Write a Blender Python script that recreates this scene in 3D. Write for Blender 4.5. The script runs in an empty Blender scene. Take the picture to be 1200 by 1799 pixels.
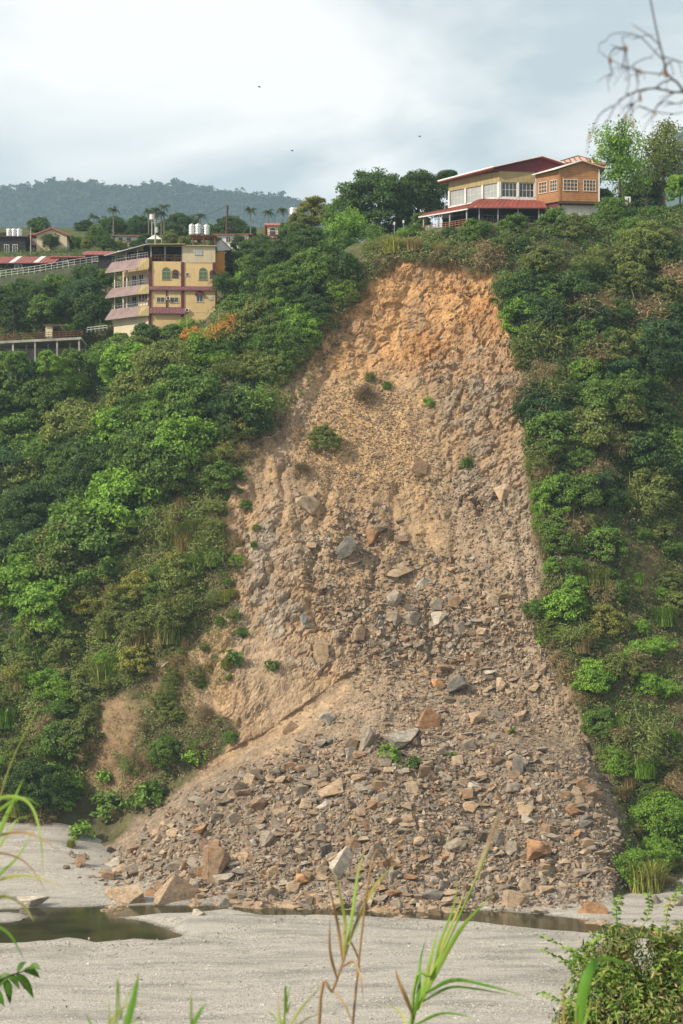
import bpy, bmesh, math, random
import numpy as np
from mathutils import Vector, Matrix
from mathutils.bvhtree import BVHTree

random.seed(7)
rng = np.random.default_rng(7)
SC = bpy.context.scene
COL = SC.collection

# ------------------------------------------------------------------ camera, sky, sun, exposure
FPX, HOR, CAMZ = 2875.0, 1100.0, 28.7            # focal length in photo pixels, horizon row, eye height over the river bed
cam_data = bpy.data.cameras.new('camera')
cam = bpy.data.objects.new('camera', cam_data)
COL.objects.link(cam)
cam.location = (0, 0, CAMZ)
cam.rotation_euler = (math.radians(90), 0, 0)
cam_data.sensor_fit = 'HORIZONTAL'
cam_data.sensor_width = 36.0
cam_data.lens = 36.0 * FPX / 1200.0
cam_data.shift_y = (HOR - 899.5) / 1200.0
cam_data.clip_start = 0.1
cam_data.clip_end = 6000.0
cam_data.dof.use_dof = True
cam_data.dof.focus_distance = 205.0
cam_data.dof.aperture_fstop = 9.0
SC.camera = cam

SUN = Vector((-0.72, -0.42, 0.58)).normalized()
world = bpy.data.worlds.new('World')
SC.world = world
world.use_nodes = True
wn, wl = world.node_tree.nodes, world.node_tree.links
wn.clear()
w_out = wn.new('ShaderNodeOutputWorld')
w_bg = wn.new('ShaderNodeBackground')
w_bg.inputs['Strength'].default_value = 0.085
sky = wn.new('ShaderNodeTexSky')
sky.sky_type = 'NISHITA'
sky.sun_disc = False
sky.sun_elevation = math.asin(SUN.z)
sky.sun_rotation = math.atan2(SUN.x, SUN.y)
sky.dust_density = 2.5
w_tc = wn.new('ShaderNodeTexCoord')
w_map = wn.new('ShaderNodeMapping')
w_map.inputs['Scale'].default_value = (1.0, 1.0, 2.3)
w_map.inputs['Location'].default_value = (2.37, 0.55, 0.31)
w_map.inputs['Rotation'].default_value = (0.0, math.radians(-14), 0.0)
wl.new(w_tc.outputs['Generated'], w_map.inputs['Vector'])
w_n1 = wn.new('ShaderNodeTexNoise')
w_n1.inputs['Scale'].default_value = 4.2
w_n1.inputs['Detail'].default_value = 6.0
w_n1.inputs['Roughness'].default_value = 0.48
w_n1.inputs['Distortion'].default_value = 0.35
wl.new(w_map.outputs['Vector'], w_n1.inputs['Vector'])
w_r1 = wn.new('ShaderNodeValToRGB')
w_r1.color_ramp.elements[0].position = 0.40
w_r1.color_ramp.elements[0].color = (6.0, 6.6, 6.85, 1)
w_r1.color_ramp.elements[1].position = 0.58
w_r1.color_ramp.elements[1].color = (12.0, 11.6, 10.9, 1)
e = w_r1.color_ramp.elements.new(0.48)
e.color = (8.9, 9.1, 8.9, 1)
wl.new(w_n1.outputs['Fac'], w_r1.inputs['Fac'])
w_mix = wn.new('ShaderNodeMix')
w_mix.data_type = 'RGBA'
w_mix.inputs[0].default_value = 0.95
wl.new(sky.outputs['Color'], w_mix.inputs[6])
wl.new(w_r1.outputs['Color'], w_mix.inputs[7])
wl.new(w_mix.outputs[2], w_bg.inputs['Color'])
wl.new(w_bg.outputs['Background'], w_out.inputs['Surface'])

sun_data = bpy.data.lights.new('sun', 'SUN')
sun_data.energy = 5.0
sun_data.angle = math.radians(2.0)
sun_data.color = (1.0, 0.90, 0.74)
sun = bpy.data.objects.new('sun', sun_data)
COL.objects.link(sun)
sun.rotation_euler = SUN.to_track_quat('Z', 'Y').to_euler()
sun.location = (-200, 100, 250)

SC.view_settings.view_transform = 'Standard'
SC.view_settings.look = 'None'
SC.view_settings.exposure = 0.22
SC.view_settings.gamma = 1.0
SC.view_settings.use_curve_mapping = False
SC.render.engine = 'CYCLES'
SC.cycles.use_denoising = True
SC.cycles.max_bounces = 5
SC.cycles.diffuse_bounces = 2
SC.cycles.volume_bounces = 1
SC.cycles.transparent_max_bounces = 8

# ------------------------------------------------------------------ helpers
def pt(u, v, y):
    """the place that photo pixel (u, v) shows when it lies y metres away"""
    return Vector(((u - 600.0) * y / FPX, y, CAMZ + (HOR - v) * y / FPX))

def tag(o, label=None, cat=None, group=None, kind=None):
    if label: o['label'] = label
    if cat: o['category'] = cat
    if group: o['group'] = group
    if kind: o['kind'] = kind
    return o

def empty(name, loc, label=None, cat=None, group=None):
    o = bpy.data.objects.new(name, None)
    o.empty_display_size = 0.5
    COL.objects.link(o)
    o.location = loc
    return tag(o, label, cat, group)

def link(name, me, parent=None, loc=None):
    o = bpy.data.objects.new(name, me)
    COL.objects.link(o)
    if parent: o.parent = parent
    if loc is not None: o.location = loc
    return o

def sstep(a, b, x):
    t = np.clip((x - a) / (b - a), 0, 1)
    return t * t * (3 - 2 * t)

def _hash(i, j, k, s):
    h = (i.astype(np.int64) * 374761393 + j.astype(np.int64) * 668265263 + k.astype(np.int64) * 2147483647 + s * 1274126177) & 0xFFFFFFFF
    h = ((h ^ (h >> 13)) * 1274126177) & 0xFFFFFFFF
    h = ((h ^ (h >> 16)) * 2246822519) & 0xFFFFFFFF
    h = h ^ (h >> 15)
    return (h & 0xFFFFFF) / float(0xFFFFFF)

def vnoise(P, s=0):
    I = np.floor(P).astype(np.int64)
    F = P - I
    U = F * F * (3 - 2 * F)
    r = 0
    for a in (0, 1):
        wa = U[:, 0] if a else 1 - U[:, 0]
        for b in (0, 1):
            wb = U[:, 1] if b else 1 - U[:, 1]
            for c in (0, 1):
                wc = U[:, 2] if c else 1 - U[:, 2]
                r = r + wa * wb * wc * _hash(I[:, 0] + a, I[:, 1] + b, I[:, 2] + c, s)
    return r * 2 - 1

def fbm(P, octv=4, s=0, gain=0.5):
    r, a, t = 0, 1.0, 0
    for o in range(octv):
        r = r + a * vnoise(P * (2.03 ** o) + 17.3 * o, s + o)
        t += a
        a *= gain
    return r / t

def cellular(P, s=0):
    """offset and crack distance of the nearest jittered cell"""
    I = np.floor(P).astype(np.int64)
    best = np.full(len(P), 9.0); second = np.full(len(P), 9.0); val = np.zeros(len(P))
    tilt = np.zeros(len(P))
    for a in (-1, 0, 1):
        for b in (-1, 0, 1):
            for c in (-1, 0, 1):
                i, j, k = I[:, 0] + a, I[:, 1] + b, I[:, 2] + c
                q = np.stack([i + _hash(i, j, k, s), j + _hash(i, j, k, s + 1), k + _hash(i, j, k, s + 2)], 1)
                dv = P - q
                d = np.sqrt((dv ** 2).sum(1))
                hv = _hash(i, j, k, s + 3)
                tl = dv[:, 0] * (_hash(i, j, k, s + 4) - 0.5) + dv[:, 2] * (_hash(i, j, k, s + 5) - 0.5) 
                m = d < best
                second = np.where(m, best, np.minimum(second, d))
                val = np.where(m, hv, val); tilt = np.where(m, tl, tilt)
                best = np.where(m, d, best)
    return val * 2 - 1 + 1.6 * tilt, second - best

def in_poly(u, v, poly):
    u = np.asarray(u, float); v = np.asarray(v, float)
    inside = np.zeros(u.shape, bool)
    n = len(poly)
    for i in range(n):
        x0, y0 = poly[i]; x1, y1 = poly[(i + 1) % n]
        c = ((y0 > v) != (y1 > v)) & (u < (x1 - x0) * (v - y0) / ((y1 - y0) if y1 != y0 else 1e-9) + x0)
        inside ^= c
    return inside

def poly_dist(u, v, poly):
    d = np.full(np.shape(u), 1e9)
    n = len(poly)
    for i in range(n):
        x0, y0 = poly[i]; x1, y1 = poly[(i + 1) % n]
        dx, dy = x1 - x0, y1 - y0
        t = np.clip(((u - x0) * dx + (v - y0) * dy) / (dx * dx + dy * dy + 1e-9), 0, 1)
        d = np.minimum(d, np.hypot(u - x0 - t * dx, v - y0 - t * dy))
    return np.where(in_poly(u, v, poly), d, -d)

def np_mesh(name, V, F, mat=None, smooth=False, col=None):
    """V (n,3), F (m,k) all of one arity"""
    V = np.asarray(V, np.float32); F = np.asarray(F, np.int32)
    me = bpy.data.meshes.new(name)
    me.vertices.add(len(V)); me.vertices.foreach_set('co', V.ravel())
    k = F.shape[1]
    me.loops.add(F.size); me.loops.foreach_set('vertex_index', F.ravel())
    me.polygons.add(len(F))
    me.polygons.foreach_set('loop_start', np.arange(0, F.size, k, dtype=np.int32))
    me.polygons.foreach_set('loop_total', np.full(len(F), k, np.int32))
    me.polygons.foreach_set('use_smooth', np.full(len(F), smooth, bool))
    if col is not None:
        at = me.color_attributes.new('Col', 'FLOAT_COLOR', 'POINT')
        c4 = np.ones((len(V), 4), np.float32); c4[:, :3] = col
        at.data.foreach_set('color', c4.ravel())
    me.update(calc_edges=True)
    if mat: me.materials.append(mat)
    return me

# ------------------------------------------------------------------ materials
MATS = {}
def new_mat(name):
    m = bpy.data.materials.new(name)
    m.use_nodes = True
    n, l = m.node_tree.nodes, m.node_tree.links
    b = n['Principled BSDF']
    b.inputs['Specular IOR Level'].default_value = 0.25
    MATS[name] = m
    return m, n, l, b

def noise_node(n, l, vec, scale, detail=4, rough=0.55):
    t = n.new('ShaderNodeTexNoise')
    t.inputs['Scale'].default_value = scale
    t.inputs['Detail'].default_value = detail
    t.inputs['Roughness'].default_value = rough
    l.new(vec, t.inputs['Vector'])
    return t

def mixc(n, l, fac, a, b, mode='MIX'):
    x = n.new('ShaderNodeMix'); x.data_type = 'RGBA'; x.blend_type = mode
    for sock, val in ((0, fac), (6, a), (7, b)):
        if hasattr(val, 'links'): l.new(val, x.inputs[sock])
        elif sock == 0: x.inputs[0].default_value = val
        else: x.inputs[sock].default_value = (*val, 1)
    return x.outputs[2]

def ramp(n, l, fac, stops):
    r = n.new('ShaderNodeValToRGB')
    while len(r.color_ramp.elements) < len(stops): r.color_ramp.elements.new(0.5)
    for e, (p, c) in zip(r.color_ramp.elements, stops):
        e.position = p; e.color = (*c, 1) if hasattr(c, '__len__') else (c, c, c, 1)
    l.new(fac, r.inputs['Fac'])
    return r.outputs['Color']

def surf(name, c1, c2=None, scale=1.5, rough=0.8, bump=0.15, bscale=None, spec=0.25, metal=0.0, wave=None):
    """painted / plastered / sheet surface: two tones by noise, dirt, fine relief"""
    m, n, l, b = new_mat(name)
    tc = n.new('ShaderNodeTexCoord')
    vec = tc.outputs['Object']
    c2 = c2 or tuple(0.72 * x for x in c1)
    t = noise_node(n, l, vec, scale, 5, 0.6)
    f = ramp(n, l, t.outputs['Fac'], [(0.35, 0.0), (0.68, 1.0)])
    c = mixc(n, l, f, c1, c2)
    mp = n.new('ShaderNodeMapping'); mp.inputs['Scale'].default_value = (3.0, 3.0, 0.35)
    l.new(vec, mp.inputs['Vector'])
    t2 = noise_node(n, l, mp.outputs['Vector'], 1.4, 4, 0.6)
    f2 = ramp(n, l, t2.outputs['Fac'], [(0.52, 0.0), (0.78, 0.45)])
    c = mixc(n, l, f2, c, tuple(0.5 * x for x in c1))
    l.new(c, b.inputs['Base Color'])
    b.inputs['Roughness'].default_value = rough
    b.inputs['Specular IOR Level'].default_value = spec
    b.inputs['Metallic'].default_value = metal
    if bump:
        t3 = noise_node(n, l, vec, bscale or scale * 6, 3)
        bp = n.new('ShaderNodeBump'); bp.inputs['Strength'].default_value = bump; bp.inputs['Distance'].default_value = 0.05
        l.new(t3.outputs['Fac'], bp.inputs['Height'])
        l.new(bp.outputs['Normal'], b.inputs['Normal'])
    return m

def leaf_mat(name, trans=0.28, var=0.5, warm=(1.3, 1.12, 0.7)):
    m, n, l, b = new_mat(name)
    oi = n.new('ShaderNodeObjectInfo'); ge = n.new('ShaderNodeNewGeometry')
    tc = n.new('ShaderNodeTexCoord')
    v = ramp(n, l, ge.outputs['Random Per Island'], [(0.0, 1 - var), (1.0, 1 + var)])
    c = mixc(n, l, 1.0, oi.outputs['Color'], v, 'MULTIPLY')
    t = noise_node(n, l, tc.outputs['Object'], 0.7, 3)
    f = ramp(n, l, t.outputs['Fac'], [(0.45, 0.0), (0.7, 0.6)])
    wc = mixc(n, l, 1.0, c, warm, 'MULTIPLY')
    c = mixc(n, l, f, c, wc)
    l.new(c, b.inputs['Base Color'])
    b.inputs['Roughness'].default_value = 0.62
    b.inputs['Specular IOR Level'].default_value = 0.22
    tr = n.new('ShaderNodeBsdfTranslucent')
    l.new(mixc(n, l, 1.0, c, (1.25, 1.3, 0.7), 'MULTIPLY'), tr.inputs['Color'])
    ms = n.new('ShaderNodeMixShader'); ms.inputs[0].default_value = trans
    l.new(b.outputs['BSDF'], ms.inputs[1]); l.new(tr.outputs['BSDF'], ms.inputs[2])
    l.new(ms.outputs['Shader'], n['Material Output'].inputs['Surface'])
    return m

def leaf_attr_mat(name, trans=0.25):
    m, n, l, b = new_mat(name)
    at = n.new('ShaderNodeVertexColor'); at.layer_name = 'Col'
    ge = n.new('ShaderNodeNewGeometry')
    v = ramp(n, l, ge.outputs['Random Per Island'], [(0.0, 0.55), (1.0, 1.45)])
    c = mixc(n, l, 1.0, at.outputs['Color'], v, 'MULTIPLY')
    l.new(c, b.inputs['Base Color'])
    b.inputs['Roughness'].default_value = 0.7
    tr = n.new('ShaderNodeBsdfTranslucent'); l.new(c, tr.inputs['Color'])
    ms = n.new('ShaderNodeMixShader'); ms.inputs[0].default_value = trans
    l.new(b.outputs['BSDF'], ms.inputs[1]); l.new(tr.outputs['BSDF'], ms.inputs[2])
    l.new(ms.outputs['Shader'], n['Material Output'].inputs['Surface'])
    return m

def rock_mat(name, source):
    m, n, l, b = new_mat(name)
    tc = n.new('ShaderNodeTexCoord'); ge = n.new('ShaderNodeNewGeometry')
    if source == 'object':
        c0 = n.new('ShaderNodeObjectInfo').outputs['Color']
    else:
        a = n.new('ShaderNodeVertexColor'); a.layer_name = 'Col'; c0 = a.outputs['Color']
    P = ge.outputs['Position']
    t = noise_node(n, l, P, 1.6, 6, 0.65)
    f = ramp(n, l, t.outputs['Fac'], [(0.3, 0.55), (0.5, 1.0), (0.75, 1.35)])
    c = mixc(n, l, 1.0, c0, f, 'MULTIPLY')
    t2 = noise_node(n, l, P, 0.9, 5, 0.6)
    f2 = ramp(n, l, t2.outputs['Fac'], [(0.55, 0.0), (0.72, 0.55)])
    c = mixc(n, l, f2, c, mixc(n, l, 1.0, c0, (1.45, 0.92, 0.5), 'MULTIPLY'))
    mp = n.new('ShaderNodeMapping'); mp.inputs['Scale'].default_value = (1.0, 1.0, 7.0); mp.inputs['Rotation'].default_value = (0.5, 0.35, 0)
    l.new(P, mp.inputs['Vector'])
    t3 = noise_node(n, l, mp.outputs['Vector'], 2.2, 5, 0.6)
    f3 = ramp(n, l, t3.outputs['Fac'], [(0.35, 0.62), (0.6, 1.08)])
    c = mixc(n, l, 1.0, c, f3, 'MULTIPLY')
    sp = n.new('ShaderNodeSeparateXYZ'); l.new(ge.outputs['True Normal'], sp.inputs[0])       # soil dust lying on the upper faces
    du = ramp(n, l, sp.outputs['Z'], [(0.45, 0.0), (0.95, 0.34)])
    du = mixc(n, l, 1.0, du, ramp(n, l, t2.outputs['Fac'], [(0.3, 0.2), (0.65, 1.0)]), 'MULTIPLY')
    c = mixc(n, l, du, c, (0.33, 0.265, 0.19))
    l.new(c, b.inputs['Base Color'])
    b.inputs['Roughness'].default_value = 0.85
    bp = n.new('ShaderNodeBump'); bp.inputs['Strength'].default_value = 0.6; bp.inputs['Distance'].default_value = 0.12
    t4 = noise_node(n, l, P, 5.0, 6, 0.7)
    l.new(mixc(n, l, 0.5, t4.outputs['Color'], t3.outputs['Color']), bp.inputs['Height'])
    l.new(bp.outputs['Normal'], b.inputs['Normal'])
    return m

def soil_mat(name, gravel=0.4, amp=0.35):
    m, n, l, b = new_mat(name)
    a = n.new('ShaderNodeVertexColor'); a.layer_name = 'Col'
    ge = n.new('ShaderNodeNewGeometry'); P = ge.outputs['Position']
    t = noise_node(n, l, P, 0.55, 7, 0.65)
    c = mixc(n, l, 1.0, a.outputs['Color'], ramp(n, l, t.outputs['Fac'], [(0.3, 1 - amp), (0.5, 1.0), (0.72, 1 + amp)]), 'MULTIPLY')
    t2 = noise_node(n, l, P, 3.2, 5, 0.7)
    c = mixc(n, l, 1.0, c, ramp(n, l, t2.outputs['Fac'], [(0.3, 0.68), (0.5, 1.0), (0.75, 1.28)]), 'MULTIPLY')
    vo = n.new('ShaderNodeTexVoronoi'); vo.inputs['Scale'].default_value = 3.4
    l.new(P, vo.inputs['Vector'])
    c = mixc(n, l, gravel, c, mixc(n, l, 1.0, c, ramp(n, l, vo.outputs['Color'], [(0.0, 0.6), (1.0, 1.5)]), 'MULTIPLY'))
    l.new(c, b.inputs['Base Color'])
    b.inputs['Roughness'].default_value = 0.95
    b.inputs['Specular IOR Level'].default_value = 0.1
    bp = n.new('ShaderNodeBump'); bp.inputs['Strength'].default_value = 0.7; bp.inputs['Distance'].default_value = 0.15
    l.new(mixc(n, l, 0.5, t2.outputs['Color'], vo.outputs['Distance']), bp.inputs['Height'])
    l.new(bp.outputs['Normal'], b.inputs['Normal'])
    return m

M_HILL = soil_mat('hillside_soil', 0.15)
M_SCAR = soil_mat('raw_earth_and_rock', 0.35, 0.28)
M_TALUS = soil_mat('rubble_soil', 0.6)
M_ROCK = rock_mat('broken_rock', 'object')
M_RUBBLE = rock_mat('rubble_rock', 'attr')
M_LEAF = leaf_mat('foliage')
M_DRYLEAF = leaf_mat('dry_foliage', 0.15, 0.4, (1.25, 1.05, 0.8))
M_UNDER = leaf_attr_mat('undergrowth_leaves')
M_BARK = surf('bark', (0.12, 0.085, 0.055), (0.07, 0.05, 0.035), 6, 0.9, 0.4)

# ------------------------------------------------------------------ the hillside with the slide
# cross-sections (distance, height): bed, foot, low, mid-low, mid, upper, edge, bench, rise, back, far
ST = {
 -95: [(158,-1),(204,6),(214,18),(228,36),(238,50),(243,60),(247,66),(253,69),(260,80),(285,93.5),(350,114)],
 -56: [(158,-1),(203,6),(213,18),(227,36),(237,50),(242,60),(246,66),(253,69),(260,81),(285,93.5),(350,114)],
 -44: [(158,-1),(200,6),(209,18),(223,36),(233,50),(239,60),(243,66),(252,69),(260,81),(285,93.5),(350,114)],
 -32: [(158,-1),(199,5),(205,18),(215,36),(225,50),(234,62),(240,69.5),(250,71),(262,82),(285,93.5),(350,114)],
 -24: [(158,-1),(197,4),(202,18),(209,36),(217,50),(228,63),(238,70.3),(248,71.5),(262,84),(285,93.5),(350,114)],
 -16: [(158,-1),(195,2),(200,18),(206.5,36),(213,52),(221,65),(231,74),(242,77),(262,85),(285,93.5),(350,114)],
  -8: [(158,-1),(193,0),(199.5,22),(206,38),(213,53),(219,66),(227,77),(238,81),(262,87),(285,93.5),(350,114)],
   0: [(158,-1),(192,0),(200,24),(206.5,38),(213,52),(218.5,64),(224,77.5),(232,82),(262,88),(285,93.5),(350,114)],
   8: [(158,-1),(192,0),(201,24),(207.5,38),(214,52),(219,64),(222.5,78.5),(231,84),(262,88),(285,91),(430,96)],
  14: [(158,-1),(192,0),(201,24),(207,38),(213,52),(217.5,64),(222.5,78.5),(230.5,85),(262,88),(285,91),(430,96)],
  20: [(158,-1),(191,0),(198.5,22),(204,38),(209.5,52),(215,66),(224,81.5),(229.5,85.2),(262,88),(285,91),(430,96)],
  26: [(158,-1),(189,0),(196,20),(202,38),(208,54),(215,69),(225,83),(229.5,85.3),(262,88),(285,91),(430,96)],
  34: [(158,-1),(187,0.3),(193,17),(201,38),(208.5,55),(216,71),(226,84),(231,86),(262,88),(285,91),(430,96)],
  42: [(158,-1),(186,0.5),(194,16),(205,38),(212,55),(219,72),(227,84.5),(232,87),(262,89),(285,91),(430,96)],
  49: [(158,-1),(187,0.5),(196,16),(207,38),(214,55),(220,72),(228,86),(233,88),(262,90),(285,92),(430,97)],
  60: [(158,-1),(186,0.5),(192,16),(201,38),(209,55),(216,72),(225,87),(232,89),(262,91),(285,93),(430,98)],
  95: [(158,-1),(184,0.5),(190,16),(199,38),(207,55),(214,72),(223,88),(232,90),(262,92),(285,94),(430,99)],
}
sx = np.array(sorted(ST)); KC = 11
S_y = np.array([[p[0] for p in ST[x]] for x in sx]); S_z = np.array([[p[1] for p in ST[x]] for x in sx])
gx = np.arange(-95, 95.01, 0.5)
ker = np.exp(-0.5 * (np.arange(-14, 15) / 5.0) ** 2); ker /= ker.sum()
def smooth_cols(S):
    out = np.empty((len(gx), KC))
    for k in range(KC):
        a = np.interp(gx, sx, S[:, k])
        out[:, k] = np.convolve(np.pad(a, 14, mode='edge'), ker, mode='valid')
    return out
G_y, G_z = smooth_cols(S_y), smooth_cols(S_z)

xs = np.concatenate([np.arange(-95, -30, 0.7), np.arange(-30, 38, 0.19), np.arange(38, 95.1, 0.7)])
seg_rows = [150, 120, 84, 80, 68, 84, 40, 24, 14, 14]
ts = np.concatenate([np.linspace(k, k + 1, seg_rows[k], endpoint=False) for k in range(KC - 1)] + [[KC - 1.0]])
def profile(Gm):
    Cx = np.stack([np.interp(xs, gx, Gm[:, k]) for k in range(KC)], 1)
    k = np.minimum(ts.astype(int), KC - 2); f = ts - k
    P0 = Cx[:, np.maximum(k - 1, 0)]; P1 = Cx[:, k]; P2 = Cx[:, k + 1]; P3 = Cx[:, np.minimum(k + 2, KC - 1)]
    lin = P1 + (P2 - P1) * f
    cr = 0.5 * (2 * P1 + (P2 - P0) * f + (2 * P0 - 5 * P1 + 4 * P2 - P3) * f ** 2 + (3 * P1 - P0 - 3 * P2 + P3) * f ** 3)
    return 0.55 * lin + 0.45 * cr
TY, TZ = profile(G_y), profile(G_z)
f0 = np.clip(ts, 0, 1)[None, :]
z1 = np.interp(xs, gx, G_z[:, 1])[:, None]
TZ = np.where(ts[None, :] < 1, -1 + (z1 + 1) * f0 ** 9, TZ)          # the sheet stays under the gravel up to the foot
TX = np.repeat(xs[:, None], len(ts), 1)
NX, NT = TX.shape

# talus cone
APX, APY, APZ, TAL = 6.5, 203.5, 29.4, 0.755
def cone_z(x, y):
    dx, dy = x - APX, y - APY
    dxs = np.where(dx > 0, 0.60 * dx + 1.5 * np.maximum(dx - 21.5, 0), 0.985 * dx)
    r = np.sqrt(dxs ** 2 + (1.125 * dy) ** 2 + 80.0)
    ang = np.arctan2(dx, -dy)
    q = np.stack([ang.ravel() * 5.0, r.ravel() * 0.05, np.zeros(r.size)], 1)
    lob = (fbm(q, 3, 40)).reshape(r.shape)
    q2 = np.stack([x.ravel() * 0.16, y.ravel() * 0.16, np.zeros(r.size)], 1)
    lum = fbm(q2, 3, 44).reshape(r.shape)
    return APZ - TAL * r + lob * 0.05 * r + lum * 0.9 + 1.0 * np.exp(-((dx + 3) / 5.0) ** 2)
CZ = cone_z(TX, TY)
is_cone = (CZ > TZ - 0.05) & (TY < 212)
kk = 4.0
hsel = np.clip(0.5 + 0.5 * (CZ - TZ) / kk, 0, 1)
TZ0 = TZ * (1 - hsel) + CZ * hsel + kk * hsel * (1 - hsel)
TZ0 = np.where(TY < 214, TZ0, TZ)

P = np.stack([TX, TY, TZ0], 2)
U = 600 + FPX * P[..., 0] / P[..., 1]
V = HOR - FPX * (P[..., 2] - CAMZ) / P[..., 1]

SCAR = [(690,457),(725,450),(762,452),(800,458),(835,466),(878,492),(884,540),(890,580),(915,630),(930,680),(932,740),(918,800),(928,860),
        (945,930),(962,1000),(944,1060),(938,1110),(985,1165),(1008,1220),(1040,1300),(1078,1380),(1094,1460),(1088,1540),(1070,1640),
        (150,1640),(170,1500),(235,1445),(330,1372),(422,1292),(405,1262),(340,1240),(290,1215),(285,1185),(310,1150),(365,1100),
        (398,1060),(412,1005),(385,960),(388,900),(412,830),(440,760),(478,694),(520,664),(560,606),(604,548),(640,502)]
nz = fbm(np.stack([U.ravel() * 0.03, V.ravel() * 0.03, np.zeros(U.size)], 1), 3, 5).reshape(U.shape)
sd = poly_dist(U, V, SCAR) + nz * 16
scar = sstep(-3, 5, sd) * (TY < 236)

# normals of the base surface
dx = np.gradient(P, axis=0); dt = np.gradient(P, axis=1)
N = np.cross(dx, dt); N /= np.linalg.norm(N, axis=2, keepdims=True) + 1e-9
N = np.where(N[..., 1:2] > 0.2, -N, N)
N[..., 2] = np.where((np.abs(N[..., 1]) < 0.2) & (N[..., 2] < 0), -N[..., 2], N[..., 2])

Q = P.reshape(-1, 3)
n_big = fbm(Q * 0.13, 4, 1).reshape(U.shape)
n_mid = fbm(Q * 0.45, 4, 8).reshape(U.shape)
n_fin = fbm(Q * 1.7, 3, 15).reshape(U.shape)
ridge = (1 - 2 * np.abs(fbm(Q * np.array([0.9, 0.9, 0.6]), 4, 140, 0.6))).reshape(U.shape)       # sharp little crests and rills
flute = fbm(np.stack([Q[:, 0] * 0.42 + 0.12 * Q[:, 2], Q[:, 1] * 0.03, Q[:, 2] * 0.045], 1), 4, 22).reshape(U.shape)
flute2 = fbm(np.stack([Q[:, 0] * 1.35 + 0.35 * Q[:, 2], Q[:, 1] * 0.1, Q[:, 2] * 0.16], 1), 4, 26).reshape(U.shape)
act = (scar.ravel() > 0.02) & (TY.ravel() < 232)
blk = np.zeros(len(Q)); crk = np.ones(len(Q)); blk2 = np.zeros(len(Q)); crk2 = np.ones(len(Q))
Rt = np.array(Matrix.Rotation(0.5, 3, 'Y') @ Matrix.Rotation(0.4, 3, 'X'))
qa = Q[act] @ Rt.T
qa = qa + 0.35 * np.stack([vnoise(qa * 0.8, 61), vnoise(qa * 0.8, 62), vnoise(qa * 0.8, 63)], 1)
b_, c_ = cellular(qa * np.array([0.42, 0.42, 0.62]), 70); blk[act] = b_; crk[act] = c_
b_, c_ = cellular(qa * np.array([1.15, 1.15, 1.6]), 90); blk2[act] = b_; crk2[act] = c_
blk, crk, blk2, crk2 = (a.reshape(U.shape) for a in (blk, crk, blk2, crk2))

def ell(cu, cv, ru, rv, soft=0.5):
    d = np.hypot((U - cu) / ru, (V - cv) / rv) + 0.35 * nz
    return 1 - sstep(1 - soft, 1 + soft, d)
w_top = (1 - sstep(610, 720, V + nz * 40)) 
w_rock = np.clip(ell(850, 715, 95, 130) + ell(870, 850, 60, 60) + 0.8 * ell(560, 1120, 60, 70) + 0.6 * ell(465, 960, 90, 70) + 0.5 * ell(430, 1060, 70, 60), 0, 1)
w_scree = np.clip(ell(650, 765, 105, 95), 0, 1)
talus = is_cone.astype(float)
soft = np.clip(w_scree + talus, 0, 1)
rough_top = np.clip(w_top * (1 - soft), 0, 1)
disp = scar * (1 - soft) * (0.95 * n_big + 0.6 * flute * (1 - w_top * 0.4) + 0.22 * flute2 + 0.3 * n_mid + 0.14 * n_fin + 0.34 * (ridge - 0.5) * (0.3 + 0.9 * sstep(-0.15, 0.3, fbm(Q * 0.16, 3, 160).reshape(U.shape))))
disp += scar * (1 - soft) * (0.12 + 0.88 * np.clip(w_rock + 0.4 * rough_top, 0, 1)) * (0.42 * blk - 0.35 * (1 - sstep(0.0, 0.14, crk)) + 0.17 * blk2 - 0.12 * (1 - sstep(0, 0.12, crk2)))
GULLY = [[(655,590),(615,700),(588,820),(560,930),(545,1060)], [(745,610),(765,740),(790,880),(806,1040)], [(520,700),(470,800),(440,890),(432,980)], [(862,600),(852,720),(875,840),(915,960),(930,1080)],
         [(700,860),(680,960),(640,1060),(610,1120)], [(480,1000),(430,1100),(360,1200)], [(590,640),(540,730),(500,830),(490,960)], [(830,500),(800,600),(800,700)], [(720,480),(690,560),(650,620)]]
gd = np.full(U.shape, 1e9)
uw = U + 14 * nz + 5 * n_mid
for g_ in GULLY:
    for (x0, y0), (x1, y1) in zip(g_, g_[1:]):
        ddx, ddy = x1 - x0, y1 - y0
        t_ = np.clip(((uw - x0) * ddx + (V - y0) * ddy) / (ddx * ddx + ddy * ddy), 0, 1)
        gd = np.minimum(gd, np.hypot(uw - x0 - t_ * ddx, V - y0 - t_ * ddy))
disp += scar * (1 - soft) * (-0.4 * np.exp(-(gd / 7.0) ** 2) + 0.12 * np.exp(-((gd - 19) / 8.0) ** 2))
bed_ax = (Q @ np.array([0.35, -0.25, 0.9]) + 0.8 * n_mid.ravel() + 0.4 * n_fin.ravel()).reshape(U.shape)
saw = (bed_ax / 1.5) % 1.0
disp += scar * (1 - soft) * np.clip(w_rock + 0.25 * rough_top, 0, 1) * 0.36 * (np.where(saw < 0.8, saw, (1 - saw) * 4) - 0.4)
disp += scar * soft * (0.22 * n_mid + 0.12 * n_fin)
disp += (1 - scar) * (0.5 * n_mid + 0.9 * n_big) * (TY < 236)
# the head scarp is scooped out under an overhanging lip of turf
scoop = ell(770, 540, 150, 110, 0.6) * scar
disp -= 1.6 * scoop
PD = P + N * disp[..., None]

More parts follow.
